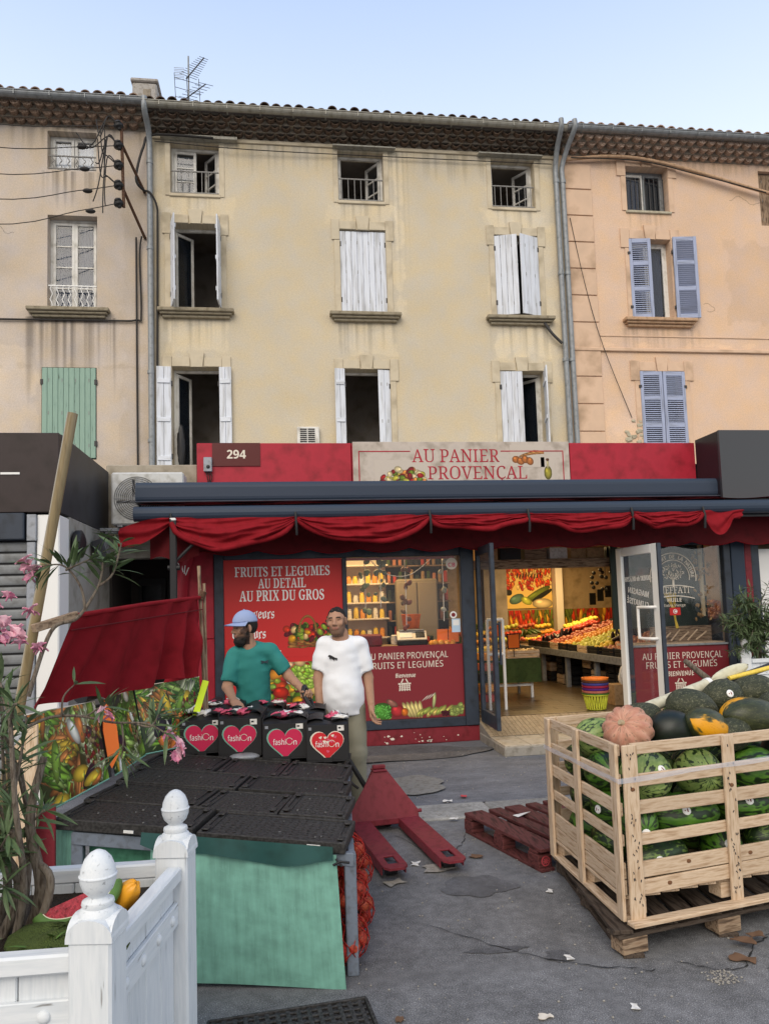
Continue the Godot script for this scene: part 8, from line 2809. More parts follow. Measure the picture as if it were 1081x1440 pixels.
func melon(kind: String,at: Vector3,r: Vector2,axis: Vector3,roll: float,label: String,group: String,sticker := Vector3.ZERO) -> void:
	var ey := axis.normalized()
	var ex := ey.cross(Vector3.UP if absf(ey.y) < 0.9 else Vector3.RIGHT).normalized()
	var bs := Basis(ex,ey,ex.cross(ey)) * Basis(Vector3.UP,roll)
	var key := [kind == "pumpkin",r]
	if not melon_meshes.has(key):
		var b := MB.new()
		if kind == "pumpkin":
			b.ball(Vector3.ZERO,Vector3(r.x,r.y,r.x),60,24,Basis.IDENTITY,func(th: float,ph: float) -> float: return (1.0 - 0.10 * pow(absf(cos(th * 6.0)),4.0) * sin(ph)) * (1.0 - 0.22 * exp(-ph * ph * 5.0)))
		else:
			b.ball(Vector3.ZERO,Vector3(r.x,r.y,r.x),32,20,Basis.IDENTITY,func(th: float,ph: float) -> float: return 1.0 + (0.02 * sin(th * 3.0 + r.y * 90.0) + 0.012 * sin(th * 5.0 + ph * 3.0)) * sin(ph) + 0.018 * cos(ph * 2.0 + r.x * 70.0) + 0.03 * cos(ph))
		melon_meshes[key] = b.mesh()
	var cat := "pumpkin" if kind == "pumpkin" else ("melon" if kind in ["sapo","yellow"] else "watermelon")
	var t := thing(cat,label,cat,at,0.0,group)
	t.basis = bs
	part("rind",melon_meshes[key],melon_tex(kind,300 + int(used[cat]) % 2),t)
	if kind != "pumpkin":
		var st := MB.new()
		st.tube([Vector3(0,r.y * 0.99,0),Vector3(0.004,r.y + 0.016,0.004)],0.006,0.005,6)
		part("stalk",st,M.bark,t)
	else:
		part("stalk",tubem([Vector3(0,r.y * 0.72,0),Vector3(0.01,r.y * 0.9,0)],0.018,8,0.014),M.jute,t)
	if sticker != Vector3.ZERO:
		var d := bs.inverse() * sticker.normalized()
		var q := 1.0 / sqrt((d.x * d.x + d.z * d.z) / (r.x * r.x) + d.y * d.y / (r.y * r.y))
		var pp := d * q
		var nn := Vector3(pp.x / (r.x * r.x),pp.y / (r.y * r.y),pp.z / (r.x * r.x)).normalized()
		var e1 := nn.cross(Vector3.UP if absf(nn.y) < 0.9 else Vector3.RIGHT).normalized()
		var sb := Basis(e1,nn.cross(e1),nn)
		var s1 := MB.new()
		s1.ball(Vector3.ZERO,Vector3(0.023,0.023,0.006),16,6)
		part("sticker",s1,M.white,t,Transform3D(sb,pp + nn * 0.001))
		s1 = MB.new()
		s1.ball(Vector3(0,-0.004,0),Vector3(0.015,0.006,0.0066),12,6)
		s1.ball(Vector3(0,0.009,0),Vector3(0.006,0.005,0.0066),8,5)
		part("sticker_print",s1,M.wine_paint if int(used[cat]) % 3 else M.navy,t,Transform3D(sb,pp + nn * 0.0016))

func melon_crate() -> void:
	rng.seed = 950
	var c := thing("melon_crate","large pale slatted wooden crate full of watermelons, pumpkin and melons","crate")
	var fl0 := Vector3(1.575,0.144,-3.45)
	var fr0 := Vector3(2.751,0.144,-3.69)
	var bl0 := Vector3(1.585,0.144,-4.46)
	var br0 := Vector3(2.76,0.144,-4.70)
	var up := 0.83
	var drift := Vector3(-0.02,0,0.05)
	var P := func(s: float,t: float,h: float) -> Vector3:
		var f := fl0.lerp(fr0,s)
		var b := bl0.lerp(br0,s) + drift * (h / up)
		return f.lerp(b,t) + Vector3(0,h,0)
	var ins := 0.012
	var lev := [[0.775,0.83],[0.625,0.685],[0.49,0.555],[0.35,0.405],[0.195,0.27],[0.12,0.19]]
	for l in lev:
		var h: float = (l[0] + l[1]) / 2
		var w: float = l[1] - l[0]
		for seg in [[0.05,0.53],[0.53,1.0]]:
			beam("front_slat",P.call(seg[0] + 0.001,0.0,h) + Vector3(0,rnd(-0.004,0.004),0),P.call(seg[1] - 0.001,0.0,h),0.016,w,M.pine_x,c,0.003,grey(0.88,1.08))
			beam("back_slat",P.call(seg[0],1.0,h),P.call(seg[1] - 0.002,1.0,h),0.016,w,M.pine_x,c,0.003,grey(0.88,1.08))
		for seg in [[0.012,0.52],[0.522,0.99]]:
			beam("side_slat",P.call(0.0,seg[0],h) + Vector3(0,rnd(-0.003,0.003),0),P.call(0.0,seg[1],h),0.016,w,M.pine_z,c,0.003,grey(0.88,1.08))
			beam("side_slat",P.call(1.0,seg[0],h),P.call(1.0,seg[1],h),0.016,w,M.pine_z,c,0.003,grey(0.88,1.08))
	var fx := (fr0 - fl0).normalized()
	var bz := (bl0 - fl0).normalized()
	for q in [[0.035,0.0,0],[0.53,0.0,0],[0.965,0.0,0],[0.03,1.0,0],[0.53,1.0,0],[0.965,1.0,0]]:
		var out := Vector3(-fx.z,0,fx.x) * (1.0 if q[1] == 0.0 else -1.0) * 0.018
		beam("post",P.call(q[0],q[1],0.006) + out,P.call(q[0],q[1],0.828) + out,0.018,0.082 if q[0] < 0.1 else 0.072,M.pine_y,c,0.004,grey(0.9,1.05),fx)
	for q in [[0.0,0.035],[0.0,0.52],[0.0,0.965],[1.0,0.035],[1.0,0.52],[1.0,0.965]]:
		var out := fx * (-0.018 if q[0] == 0.0 else 0.018)
		beam("post",P.call(q[0],q[1],0.006) + out,P.call(q[0],q[1],0.832) + out,0.018,0.070,M.pine_y,c,0.004,grey(0.9,1.05),bz)
	beam("base_runner",P.call(-0.01,0.0,0.012) + Vector3(0,0,0.045),P.call(1.0,0.0,0.012) + Vector3(0,0,0.045),0.06,0.02,M.pine_x,c,0.003)
	beam("base_runner",P.call(0.0,0.02,0.012),P.call(0.0,1.0,0.012),0.05,0.02,M.pine_z,c,0.003)
	for k in 3:
		for t in [0.06,0.5,0.94]:
			var e: Vector3 = P.call([0.05,0.5,0.95][k],t,0.06)
			beam("foot_block",e - fx * 0.045,e + fx * 0.045,0.09,0.075,M.pine_x,c,0.003)
	for k in 11:
		var s := 0.03 + k * 0.094
		beam("floor_board",P.call(s,0.02,0.106),P.call(s,0.98,0.106),0.092,0.016,M.pine_z,c,0.002,grey(0.85,1.0))
	mk("knot",lin(0.16,0.075,0.035),0.8)
	for q in 60:
		var post: float = [0.035,0.53][q % 2]
		part("staple",boxm(Vector3(0.004,0.012,0.002),0.0),M.iron,c,Transform3D(Basis(Vector3.BACK,rnd(-0.6,0.6)),P.call(post + rnd(-0.018,0.018),0.0,rnd(0.05,0.8)) + Vector3(-fx.z,0,fx.x) * 0.0285))
	for q in [[0.035,0.62],[0.53,0.58],[0.3,0.24],[0.62,0.23],[0.8,0.645],[0.2,0.155]]:
		var kb := MB.new()
		kb.ball(Vector3.ZERO,Vector3(0.013,0.010,0.0025),10,5)
		part("knot",kb,M.knot,c,Transform3D(Basis.IDENTITY,P.call(q[0],0.0,q[1]) + Vector3(-fx.z,0,fx.x) * (0.0285 if q[0] in [0.035,0.53] else 0.0095)))
	mk("film",Color(0.85,0.88,0.95,0.35),0.2,{"vc": false})
	M.film.transparency = BaseMaterial3D.TRANSPARENCY_ALPHA
	M.film.roughness = 0.3
	var fb := MB.new()
	var cor := [P.call(0.0,1.0,0.66) - fx * 0.035,P.call(-0.01,0.0,0.665) + Vector3(-0.02,0,0.034),P.call(1.0,0.0,0.70) + Vector3(0,0,0.036)]
	for k in 2:
		var a: Vector3 = cor[k]
		var b: Vector3 = cor[k + 1]
		for i in 12:
			var p0 := a.lerp(b,i / 12.0)
			var p1 := a.lerp(b,(i + 1) / 12.0)
			fb.quad(p0 + Vector3(0,-0.012 - 0.004 * sin(i),0),p1 + Vector3(0,-0.012 - 0.004 * sin(i + 1.0),0),p1 + Vector3(0,0.012,0),p0 + Vector3(0,0.012,0),Vector3(-1,0,0) if k == 0 else Vector3(0,0,1))
	part("film_band",fb,M.film,c)
	var n := 0
	var gw := "watermelons in the crate"
	var front := Vector3(-0.35,0.05,1)
	var rowf := [
		["dark",0.22,0.14,0.235,Vector2(0.098,0.165),0,"long dark watermelon lying at the bottom left behind the front slats",Vector3(-0.4,0.1,1)],
		["mid",0.56,0.15,0.235,Vector2(0.098,0.12),2,"round green watermelon at the bottom, right of the middle post",Vector3(-0.2,0.3,1)],
		["dark",0.84,0.15,0.235,Vector2(0.10,0.15),0,"long dark watermelon at the bottom right of the crate front",Vector3.ZERO],
		["mid",0.12,0.13,0.42,Vector2(0.095,0.115),2,"small green watermelon end-on at the left corner, second layer",Vector3(-0.1,-0.2,1)],
		["mid",0.37,0.15,0.415,Vector2(0.10,0.18),0,"long green watermelon in the second layer, left of the middle post",Vector3(-0.35,0.45,1)],
		["mid",0.70,0.15,0.425,Vector2(0.105,0.16),0,"green watermelon in the second layer, right of the middle post",Vector3(-0.3,0.4,1)],
		["dark",0.94,0.15,0.42,Vector2(0.10,0.12),1,"dark watermelon at the right edge, second layer",Vector3.ZERO],
		["light",0.19,0.15,0.625,Vector2(0.118,0.135),3,"pale green striped watermelon at the upper left of the crate front",Vector3(0.25,0.5,1)],
		["light",0.47,0.16,0.61,Vector2(0.112,0.135),1,"pale striped watermelon partly behind the middle post, upper layer",Vector3.ZERO],
		["mid",0.76,0.15,0.60,Vector2(0.11,0.15),0,"mid green watermelon at the upper right of the crate front",Vector3.ZERO],
		["black",0.99,0.18,0.66,Vector2(0.11,0.14),1,"almost black watermelon with a shiny label at the upper right edge",Vector3(-0.4,0.2,1)],
		["dark",0.11,0.42,0.235,Vector2(0.098,0.14),1,"dark watermelon at the bottom, left side of the crate, nearer",Vector3.ZERO],
		["mid",0.11,0.72,0.235,Vector2(0.098,0.14),1,"green watermelon at the bottom, left side of the crate, farther",Vector3.ZERO],
		["mid",0.11,0.40,0.42,Vector2(0.095,0.13),1,"green watermelon with a sticker, second layer on the left side",Vector3(-1,0.1,0.5)],
		["dark",0.11,0.70,0.42,Vector2(0.095,0.14),1,"dark watermelon, second layer at the far left side",Vector3.ZERO],
		["mid",0.11,0.46,0.60,Vector2(0.10,0.13),1,"green watermelon in the third layer, left side of the crate",Vector3.ZERO],
		["dark",0.11,0.76,0.60,Vector2(0.10,0.13),1,"dark watermelon in the third layer, far left side",Vector3.ZERO],
		["light",0.13,0.60,0.755,Vector2(0.105,0.13),0,"pale striped watermelon showing under the top slat of the left side",Vector3.ZERO]]
	for q in rowf:
		var ax: Vector3 = [fx,bz,(bz + Vector3(0,0.1,0)),(fx * 0.7 + bz * 0.5 + Vector3(0,0.35,0))][q[5]]
		melon(q[0],P.call(q[1],q[2],q[3]),q[4] * 1.08,ax.rotated(Vector3.UP,rnd(-0.15,0.15)),rnd(0,6),q[6],gw,q[7])
	for lv in 3:
		for i in 4:
			for k in 3:
				var t: float = [0.40,0.63,0.86][k]
				var s: float = [0.34,0.56,0.78,0.93][i]
				if lv == 2 and k == 2:
					continue
				melon(["dark","mid","light","dark"][(i + k + lv) % 4],P.call(s,t,[0.235,0.415,0.60][lv]) + Vector3(rnd(-0.01,0.01),0,rnd(-0.01,0.01)),Vector2(0.10,0.125),fx.rotated(Vector3.UP,rnd(-0.5,0.5)),rnd(0,6),"watermelon inside the crate, %s layer, %s row behind the front, %s" % [["bottom","second","third"][lv],["second","third","fourth"][k],["left of centre","centre","right of centre","far right"][i]],"watermelons hidden inside the crate")
	melon("pumpkin",Vector3(1.775,0.985,-3.77),Vector2(0.135,0.115),Vector3(-0.5,0.45,0.5),0.3,"pinkish ribbed pumpkin on top at the left front corner of the crate","")
	melon("black",Vector3(2.03,0.965,-3.80),Vector2(0.112,0.13),Vector3(1,0.05,-0.2),0.0,"smooth blackish green watermelon on top beside the pumpkin",gw)
	melon("sapo",Vector3(1.97,0.99,-4.02),Vector2(0.10,0.15),Vector3(1,0.1,-0.3),1.0,"rough grey-green melon behind the pumpkin and the blackish watermelon","melons on top of the crate")
	melon("sapo",Vector3(2.27,1.045,-4.00),Vector2(0.112,0.155),Vector3(0.9,-0.25,-0.1),2.0,"large netted grey-green melon, the tall one in the middle of the top","melons on top of the crate")
	melon("yellow",Vector3(2.205,0.985,-3.75),Vector2(0.098,0.145),Vector3(0.75,-0.35,-0.35),3.5,"netted melon with a yellow end, in front of the tall grey-green one","melons on top of the crate")
	melon("yellow",Vector3(2.53,1.0,-3.85),Vector2(0.115,0.185),Vector3(1,-0.12,-0.1),0.9,"big melon with a bright yellow patch at the right of the crate top","melons on top of the crate")
	melon("sapo",Vector3(2.36,0.93,-3.78),Vector2(0.09,0.13),Vector3(0.9,0.1,-0.3),4.0,"low netted melon between the two yellow-marked ones","melons on top of the crate")
	melon("sapo",Vector3(2.56,1.08,-4.15),Vector2(0.105,0.15),Vector3(0.8,0.0,-0.4),5.0,"dark netted melon with a white label at the back of the crate top","melons on top of the crate",Vector3(-0.2,0.3,1))
	melon("sapo",Vector3(2.80,1.09,-4.2),Vector2(0.11,0.16),Vector3(1,0.0,-0.2),5.5,"dark netted melon at the far right back of the crate top","melons on top of the crate")
	melon("sapo",Vector3(2.77,1.02,-3.98),Vector2(0.10,0.14),Vector3(0.6,0.1,-0.8),0.6,"dark netted melon at the right edge behind the big yellow-patched one","melons on top of the crate")
	melon("dark",Vector3(2.36,0.95,-4.25),Vector2(0.11,0.15),Vector3(1,0.0,-0.2),2.6,"dark watermelon low at the back under the cardboard tube",gw)
	melon("mid",Vector3(1.75,0.90,-4.08),Vector2(0.108,0.135),Vector3(0.9,0.0,-0.4),1.6,"green watermelon behind the pumpkin at the left side of the top",gw)
	mk("cream_tube",lin(0.62,0.60,0.46),0.5,{"tex": T.dirt,"scale": 2.0})
	var tb := thing("cream_tube","long cream cardboard tube lying slanted across the melons","tube")
	part("tube",tubem([Vector3(2.02,1.03,-4.12),Vector3(2.52,1.145,-4.25)],0.034,14),M.cream_tube,tb)
	part("tube_end",tubem([Vector3(2.515,1.144,-4.249),Vector3(2.545,1.15,-4.257)],0.038,14),M.white,tb)
	tb = thing("rolled_parasol","folded cream parasol end with dark strap behind the melons","parasol")
	var pb := MB.new()
	pb.ball(Vector3(2.74,1.20,-4.35),Vector3(0.040,0.13,0.022),16,10,Basis(Vector3.BACK,-1.25),func(th: float,ph: float) -> float: return 1.0 + 0.06 * sin(th * 6.0))
	part("canopy",pb,M.cream_tube,tb)
	part("strap",tubem([Vector3(2.56,1.13,-4.27),Vector3(2.75,1.16,-4.33),Vector3(3.1,1.24,-4.4)],0.022,8),M.charcoal,tb)
	part("pole",tubem([Vector3(2.7,1.17,-4.3),Vector3(3.3,1.26,-4.42)],0.015,8),M.fruit_lemon,tb)
	tb = thing("bare_branch","thin brown branch leaning behind the melons by the navy pillar","branch")
	part("branch",tubem([Vector3(2.50,1.28,-4.45),Vector3(2.66,1.13,-4.4)],0.016,8,0.022),M.bark,tb)

func planter(label: String,p1: Vector3,p2: Vector3,lft: Vector3,size: float,top: float) -> Node3D:
	var t := thing("planter",label,"planter")
	var base := p1.y
	var p3 := p2 + lft * size
	var p4 := p1 + lft * size
	var ps := [p1,p2,p3,p4]
	var e0 := (p2 - p1).normalized()
	var turn := atan2(e0.x,e0.z)
	var bsy := Basis(Vector3.UP,turn)
	var w := 0.112
	for p in ps:
		var pp: Vector3 = p
		part("post",boxm(Vector3(w,top - 0.02,w),0.007),M.white_paint_y,t,Transform3D(bsy,Vector3(pp.x,base + (top - 0.02) / 2,pp.z)))
		var cp := MB.new()
		cp.x = Transform3D(bsy,Vector3(pp.x,base + top - 0.02,pp.z))
		for q in 2:
			var pr := PackedVector2Array([Vector2(-w * 0.54,0.0),Vector2(w * 0.54,0.0)])
			for k in 11:
				var a := PI * k / 10
				pr.append(Vector2(cos(a) * w * 0.54,0.012 + sin(a) * 0.045))
			cp.prism(pr,w * 1.085 - q * 0.004,Transform3D(Basis(Vector3.UP,q * PI / 2),Basis(Vector3.UP,q * PI / 2) * Vector3(0,q * 0.001,-w * 0.5425 + q * 0.002)))
		part("cap",cp,M.white_paint_y,t)
		var fn := MB.new()
		fn.lathe([Vector2(0.0,0.03),Vector2(0.046,0.03),Vector2(0.05,0.044),Vector2(0.046,0.056),Vector2(0.038,0.062),Vector2(0.042,0.070),Vector2(0.040,0.078),Vector2(0.022,0.086),Vector2(0.026,0.092),Vector2(0.038,0.104),Vector2(0.0455,0.124),Vector2(0.0465,0.138),Vector2(0.0485,0.139),Vector2(0.0485,0.143),Vector2(0.0455,0.144),Vector2(0.043,0.162),Vector2(0.034,0.184),Vector2(0.020,0.199),Vector2(0.008,0.205),Vector2(0,0.206)],24,Transform3D(Basis.IDENTITY,Vector3(pp.x,base + top - 0.01,pp.z)))
		part("finial",fn,M.chipped_white,t)
	for k in 4:
		var a: Vector3 = ps[k]
		var b: Vector3 = ps[(k + 1) % 4]
		var d := (b - a).normalized()
		var out := d.cross(Vector3.UP)
		if out.dot((a + b) * 0.5 - (p1 + p3) * 0.5) < 0:
			out = -out
		var along := "z" if absf(d.z) > absf(d.x) else "x"
		var A := a + d * w * 0.5
		var B := b - d * w * 0.5
		var hh := Vector3(0,base * 0.0,0)
		beam("top_rail",A + hh + Vector3(0,top - 0.075,0) + out * 0.012,B + Vector3(0,top - 0.075,0) + out * 0.012,0.05,0.05,M["white_paint_" + along],t,0.006)
		var L := (B - A).length()
		var nb := int(round(L / 0.135))
		for i in nb:
			var q0 := A + d * (L * i / nb + 0.0015)
			var q1 := A + d * (L * (i + 1) / nb - 0.0015)
			var c := (q0 + q1) * 0.5
			var m := boxm(Vector3((q1 - q0).length(),top - 0.20,0.018),0.004,grey(0.94,1.0))
			part("board",m,M.white_paint_y,t,Transform3D(Basis(d,Vector3.UP,d.cross(Vector3.UP)),Vector3(c.x,base + 0.10 + (top - 0.20) / 2,c.z) + out * 0.0))
		for y in [top - 0.205,0.155]:
			beam("band",A + Vector3(0,y,0) + out * 0.0175,B + Vector3(0,y,0) + out * 0.0175,0.016,0.075,M["white_paint_" + along],t,0.003)
			for i in 4:
				var c := A + d * (L * (i + 0.5) / 4.0) + Vector3(0,y,0) + out * 0.026
				var bo := MB.new()
				bo.ball(Vector3.ZERO,Vector3(0.017,0.017,0.010),12,7)
				part("bolt",bo,M.white_paint_x,t,Transform3D(Basis(d,Vector3.UP,out),c))
		beam("bottom_rail",A + Vector3(0,0.085,0) + out * 0.005,B + Vector3(0,0.085,0) + out * 0.005,0.04,0.05,M["white_paint_" + along],t,0.004)
	mk("soil",lin(0.035,0.025,0.018),0.95,{"tex": T.dirt,"scale": 3.0,"bump": T.rough,"height": 1.0})
	var so := MB.new()
	so.sheet(func(s: float,u: float) -> Vector3: return p1.lerp(p2,u).lerp(p4.lerp(p3,u),s) + Vector3(0,top - 0.13 + 0.02 * sin(s * 9.0) * sin(u * 8.0),0),14,14,Vector3.UP)
	part("soil",so,M.soil,t)
	return t

func leaf_mesh(L: float,W: float,droop: float,tint: Color) -> ArrayMesh:
	var b := MB.new()
	b.col = tint
	var prev := []
	for i in 5:
		var s := i / 4.0
		var w: float = [0.12,0.85,1.0,0.7,0.03][i] * W
		var p := Vector3(0,-droop * s * s * L,s * L)
		var cur := [p + Vector3(-w,0.25 * w,0),p,p + Vector3(w,0.25 * w,0)]
		if prev:
			for k in 2:
				b.quad(prev[k],prev[k + 1],cur[k + 1],cur[k],Vector3(0,1,0.1))
		prev = cur
	return b.mesh()

func flower_mesh(r: float,tint: Color) -> ArrayMesh:
	var b := MB.new()
	for k in 5:
		b.col = tint.lerp(Color(0.9,0.75,0.8),0.15 * (k % 3))
		var bs := Basis(Vector3.UP,TAU * k / 5)
		b.sheet(func(s: float,t: float) -> Vector3:
			var w := sin(clampf(t * 1.15 + 0.12,0,1) * PI) * 0.66 * r
			return bs * Vector3((s - 0.5) * 2.0 * w + 0.15 * r * t,0.25 * r * sin(t * 2.6) + 0.10 * r * cos(s * PI * 2),t * r),4,4,Vector3.UP)
	b.col = tint * 0.7
	b.tube([Vector3(0,-r * 0.7,0),Vector3(0,0.05 * r,0)],r * 0.08,r * 0.16,6)
	return b.mesh()

func oleander(label: String,stems: Array,twigs: Array,flowers: Array,seed_at: int,leaf_len: float,bare: float,most: int) -> void:
	rng.seed = seed_at
	var t := thing("oleander",label,"shrub")
	var leaves := []
	for k in 6:
		var g := rnd(0.6,1.35)
		leaves.append(leaf_mesh(leaf_len * rnd(0.8,1.15),leaf_len * 0.066,rnd(0.05,0.4),Color(0.075 * g,0.125 * g,0.05 * g).lerp(Color(0.14,0.16,0.10),0.3 * rng.randf())))
	for s in stems:
		part("stem",tubem(smooth(s[0],6),s[1],8,s[2]),M.bark,t)
	var spots := []
	for w in twigs:
		var pts := smooth(w[0],8)
		part("twig",tubem(pts,w[1],6,w[1] * 0.45),M.bark,t)
		for i in range(int(pts.size() * w[2]),pts.size()):
			var p: Vector3 = pts[i]
			var d: Vector3 = (pts[mini(i + 1,pts.size() - 1)] - pts[maxi(i - 1,0)]).normalized()
			for k in 3:
				if rng.randf() < bare:
					continue
				spots.append([p,d])
	var rest := []
	for q in spots:
		var d: Vector3 = q[1]
		var side := d.cross(Vector3(rnd(-1,1),rnd(-1,1),rnd(-1,1))).normalized()
		var dir := (side + d * rnd(0.2,1.0) + Vector3(0,rnd(-0.1,0.15),0)).normalized()
		var ez := dir
		var ex := ez.cross(Vector3.UP).normalized() if absf(ez.y) < 0.95 else Vector3.RIGHT
		var ey := ez.cross(ex).normalized()
		if ey.y < 0:
			ey = -ey
			ex = -ex
		var tr := Transform3D(Basis(ex,ey,ez) * Basis(Vector3.BACK,rnd(-0.7,0.7)) * Basis.from_scale(Vector3.ONE * rnd(0.65,1.15)),q[0] + dir * 0.004)
		if rest.size() == 0 and counts.get([t,"leaf"],-1) + 1 < most:
			part("leaf",leaves[rng.randi() % 6],M.leaf,t,tr)
		else:
			rest.append(tr)
	if rest.size():
		var mm := MultiMesh.new()
		mm.transform_format = MultiMesh.TRANSFORM_3D
		mm.mesh = leaves[2]
		mm.instance_count = rest.size()
		for i in rest.size():
			mm.set_instance_transform(i,rest[i])
		var mi := MultiMeshInstance3D.new()
		mi.multimesh = mm
		mi.material_override = M.leaf
		mi.name = "inner_leaves"
		mi.set_meta("kind","stuff")
		t.add_child(mi)
	var pinks := [flower_mesh(0.030,Color(0.72,0.30,0.42)),flower_mesh(0.026,Color(0.66,0.22,0.36)),flower_mesh(0.03,Color(0.78,0.42,0.52))]
	for f in flowers:
		for k in f[1]:
			part("flower",pinks[rng.randi() % 3],M.petal,t,Transform3D(Basis(Vector3.UP,rnd(0,6)) * Basis(Vector3.RIGHT,rnd(0.3,1.4)),f[0] + Vector3(rnd(-1,1),rnd(-1,1),rnd(-1,1)) * (0.032 if f[1] > 1 else 0.0)))

func planters() -> void:
	rng.seed = 1001
	var l := Vector3(-0.9955,0,-0.03).normalized()
	var pl := planter("chipped white wooden planter with egg finials in the left foreground",Vector3(-0.40,0,-2.75),Vector3(-0.505,0,-2.10),l,0.68,0.85)
	var ws := thing("watermelon_slice","large slice of red watermelon thrown into the near planter","watermelon slice",Vector3(-0.645,0.80,-2.44),0.0)
	ws.basis = Basis(Vector3.UP,0.25) * Basis(Vector3.RIGHT,-0.62) * Basis(Vector3.BACK,0.30)
	mk("melon_flesh",lin(0.50,0.055,0.075),0.35,{"tex": T.worn,"scale": 6.0,"bump": T.rough,"height": 0.6})
	var sb := MB.new()
	sb.prism(half_disc(0.10,0.05,20),0.045)
	part("flesh",sb,M.melon_flesh,ws)
	sb = MB.new()
	sb.col = Color(0.75,0.72,0.55)
	var arc := []
	var arc2 := []
	for k in 21:
		var a := PI + PI * k / 20
		arc.append(Vector3(cos(a) * 0.102,sin(a) * 0.052,0.0225))
		arc2.append(Vector3(cos(a) * 0.107,sin(a) * 0.057,0.0225))
	sb.tube(arc,0.023,-1,8)
	part("white_rind",sb,M.tint,ws)
	sb = MB.new()
	sb.col = Color(0.10,0.2,0.05)
	sb.tube(arc2,0.0245,-1,8)
	part("green_rind",sb,M.tint,ws)
	var sq := MB.new()
	sq.col = Color(0.80,0.36,0.03)
	sq.ball(Vector3(-0.525,0.775,-2.50),Vector3(0.038,0.085,0.04),18,12,Basis(Vector3.BACK,-0.7) * Basis(Vector3.RIGHT,0.5),func(th: float,ph: float) -> float: return 1.0 + 0.05 * cos(th * 5.0))
	obj("squash",sq,M.tint_gloss,"orange-yellow squash at the right side of the near planter","squash")
	var ms := MB.new()
	mk("moss",lin(0.09,0.13,0.03),0.95,{"tex": T.dirt,"scale": 6.0,"bump": T.rough,"height": 1.2})
	ms.ball(Vector3(-0.64,0.735,-2.30),Vector3(0.17,0.05,0.14),24,10,Basis.IDENTITY,func(th: float,ph: float) -> float: return 1.0 + 0.12 * sin(th * 4.0) + 0.06 * sin(th * 11.0))
	tag(obj("moss",ms,M.moss,"",""),"green moss on the soil of the near planter","moss","","stuff")
	var gr := thing("weeds","tuft of green weeds growing in the near planter by the slice","weeds",Vector3(-0.62,0.74,-2.25))
	var gl := leaf_mesh(0.11,0.008,0.3,Color(0.10,0.19,0.045))
	for k in 34:
		part("blade",gl,M.leaf,gr,Transform3D(Basis(Vector3.UP,rnd(0,6.3)) * Basis(Vector3.RIGHT,-rnd(0.2,1.0)) * Basis.from_scale(Vector3.ONE * rnd(0.6,1.1)),Vector3(rnd(-0.08,0.08),0,rnd(-0.06,0.06))))
	var b0 := Vector3(-0.84,0.72,-2.42)
	var stems := []
	for k in 9:
		var a := Vector3(rnd(-0.10,0.09),0,rnd(-0.08,0.08))
		var top := Vector3(rnd(-0.22,0.05),rnd(0.40,0.85),rnd(-0.22,0.12))
		stems.append([[b0 + a,b0 + a + Vector3(rnd(-0.03,0.05),0.17,rnd(-0.03,0.03)),b0 + a * 1.6 + top * 0.6,b0 + a + top],rnd(0.011,0.018),0.006])
	stems.append([[b0 + Vector3(0.06,0,0),b0 + Vector3(0.10,0.14,0.02),b0 + Vector3(0.07,0.34,0.03),b0 + Vector3(0.10,0.52,0.0)],0.022,0.010])
	var twigs := []
	for k in 26:
		var s: Array = stems[rng.randi() % 9][0]
		var st: Vector3 = (s[2] as Vector3).lerp(s[3],rng.randf())
		var en := st + Vector3(rnd(-0.24,0.07),rnd(0.0,0.30),rnd(-0.16,0.16))
		twigs.append([[st,st.lerp(en,0.5) + Vector3(0,rnd(-0.02,0.05),0),en],0.007,0.25])
	for k in 9:
		var st := b0 + Vector3(rnd(-0.12,0.06),rnd(0.08,0.3),rnd(-0.05,0.1))
		var en := st + Vector3(rnd(-0.2,0.12),rnd(-0.02,0.16),rnd(0.02,0.22))
		twigs.append([[st,st.lerp(en,0.5),en],0.006,0.35])
	twigs.append([[Vector3(-0.80,1.42,-2.46),Vector3(-0.745,1.62,-2.5),Vector3(-0.665,1.66,-2.5),Vector3(-0.600,1.76,-2.5),Vector3(-0.585,1.84,-2.5)],0.0075,0.86])
	twigs.append([[Vector3(-0.600,1.76,-2.5),Vector3(-0.555,1.80,-2.5),Vector3(-0.525,1.90,-2.49)],0.005,0.5])
	twigs.append([[Vector3(-0.64,1.68,-2.5),Vector3(-0.655,1.76,-2.5),Vector3(-0.71,1.83,-2.5),Vector3(-0.79,1.825,-2.49)],0.005,0.45])
	twigs.append([[Vector3(-0.70,1.815,-2.5),Vector3(-0.66,1.83,-2.48),Vector3(-0.60,1.86,-2.5)],0.004,0.2])
	twigs.append([[Vector3(-0.86,1.30,-2.55),Vector3(-0.78,1.335,-2.6),Vector3(-0.68,1.335,-2.6),Vector3(-0.58,1.31,-2.6),Vector3(-0.47,1.30,-2.6),Vector3(-0.40,1.26,-2.6)],0.006,0.95])
	twigs.append([[Vector3(-0.66,1.335,-2.6),Vector3(-0.62,1.36,-2.59),Vector3(-0.60,1.365,-2.58)],0.004,0.7])
	twigs.append([[Vector3(-0.55,1.305,-2.6),Vector3(-0.545,1.25,-2.6),Vector3(-0.55,1.19,-2.6)],0.004,0.6])
	twigs.append([[Vector3(-0.50,1.30,-2.6),Vector3(-0.455,1.29,-2.6),Vector3(-0.43,1.33,-2.6)],0.004,0.5])
	twigs.append([[Vector3(-0.74,1.335,-2.6),Vector3(-0.735,1.40,-2.6),Vector3(-0.70,1.44,-2.6)],0.004,0.9])
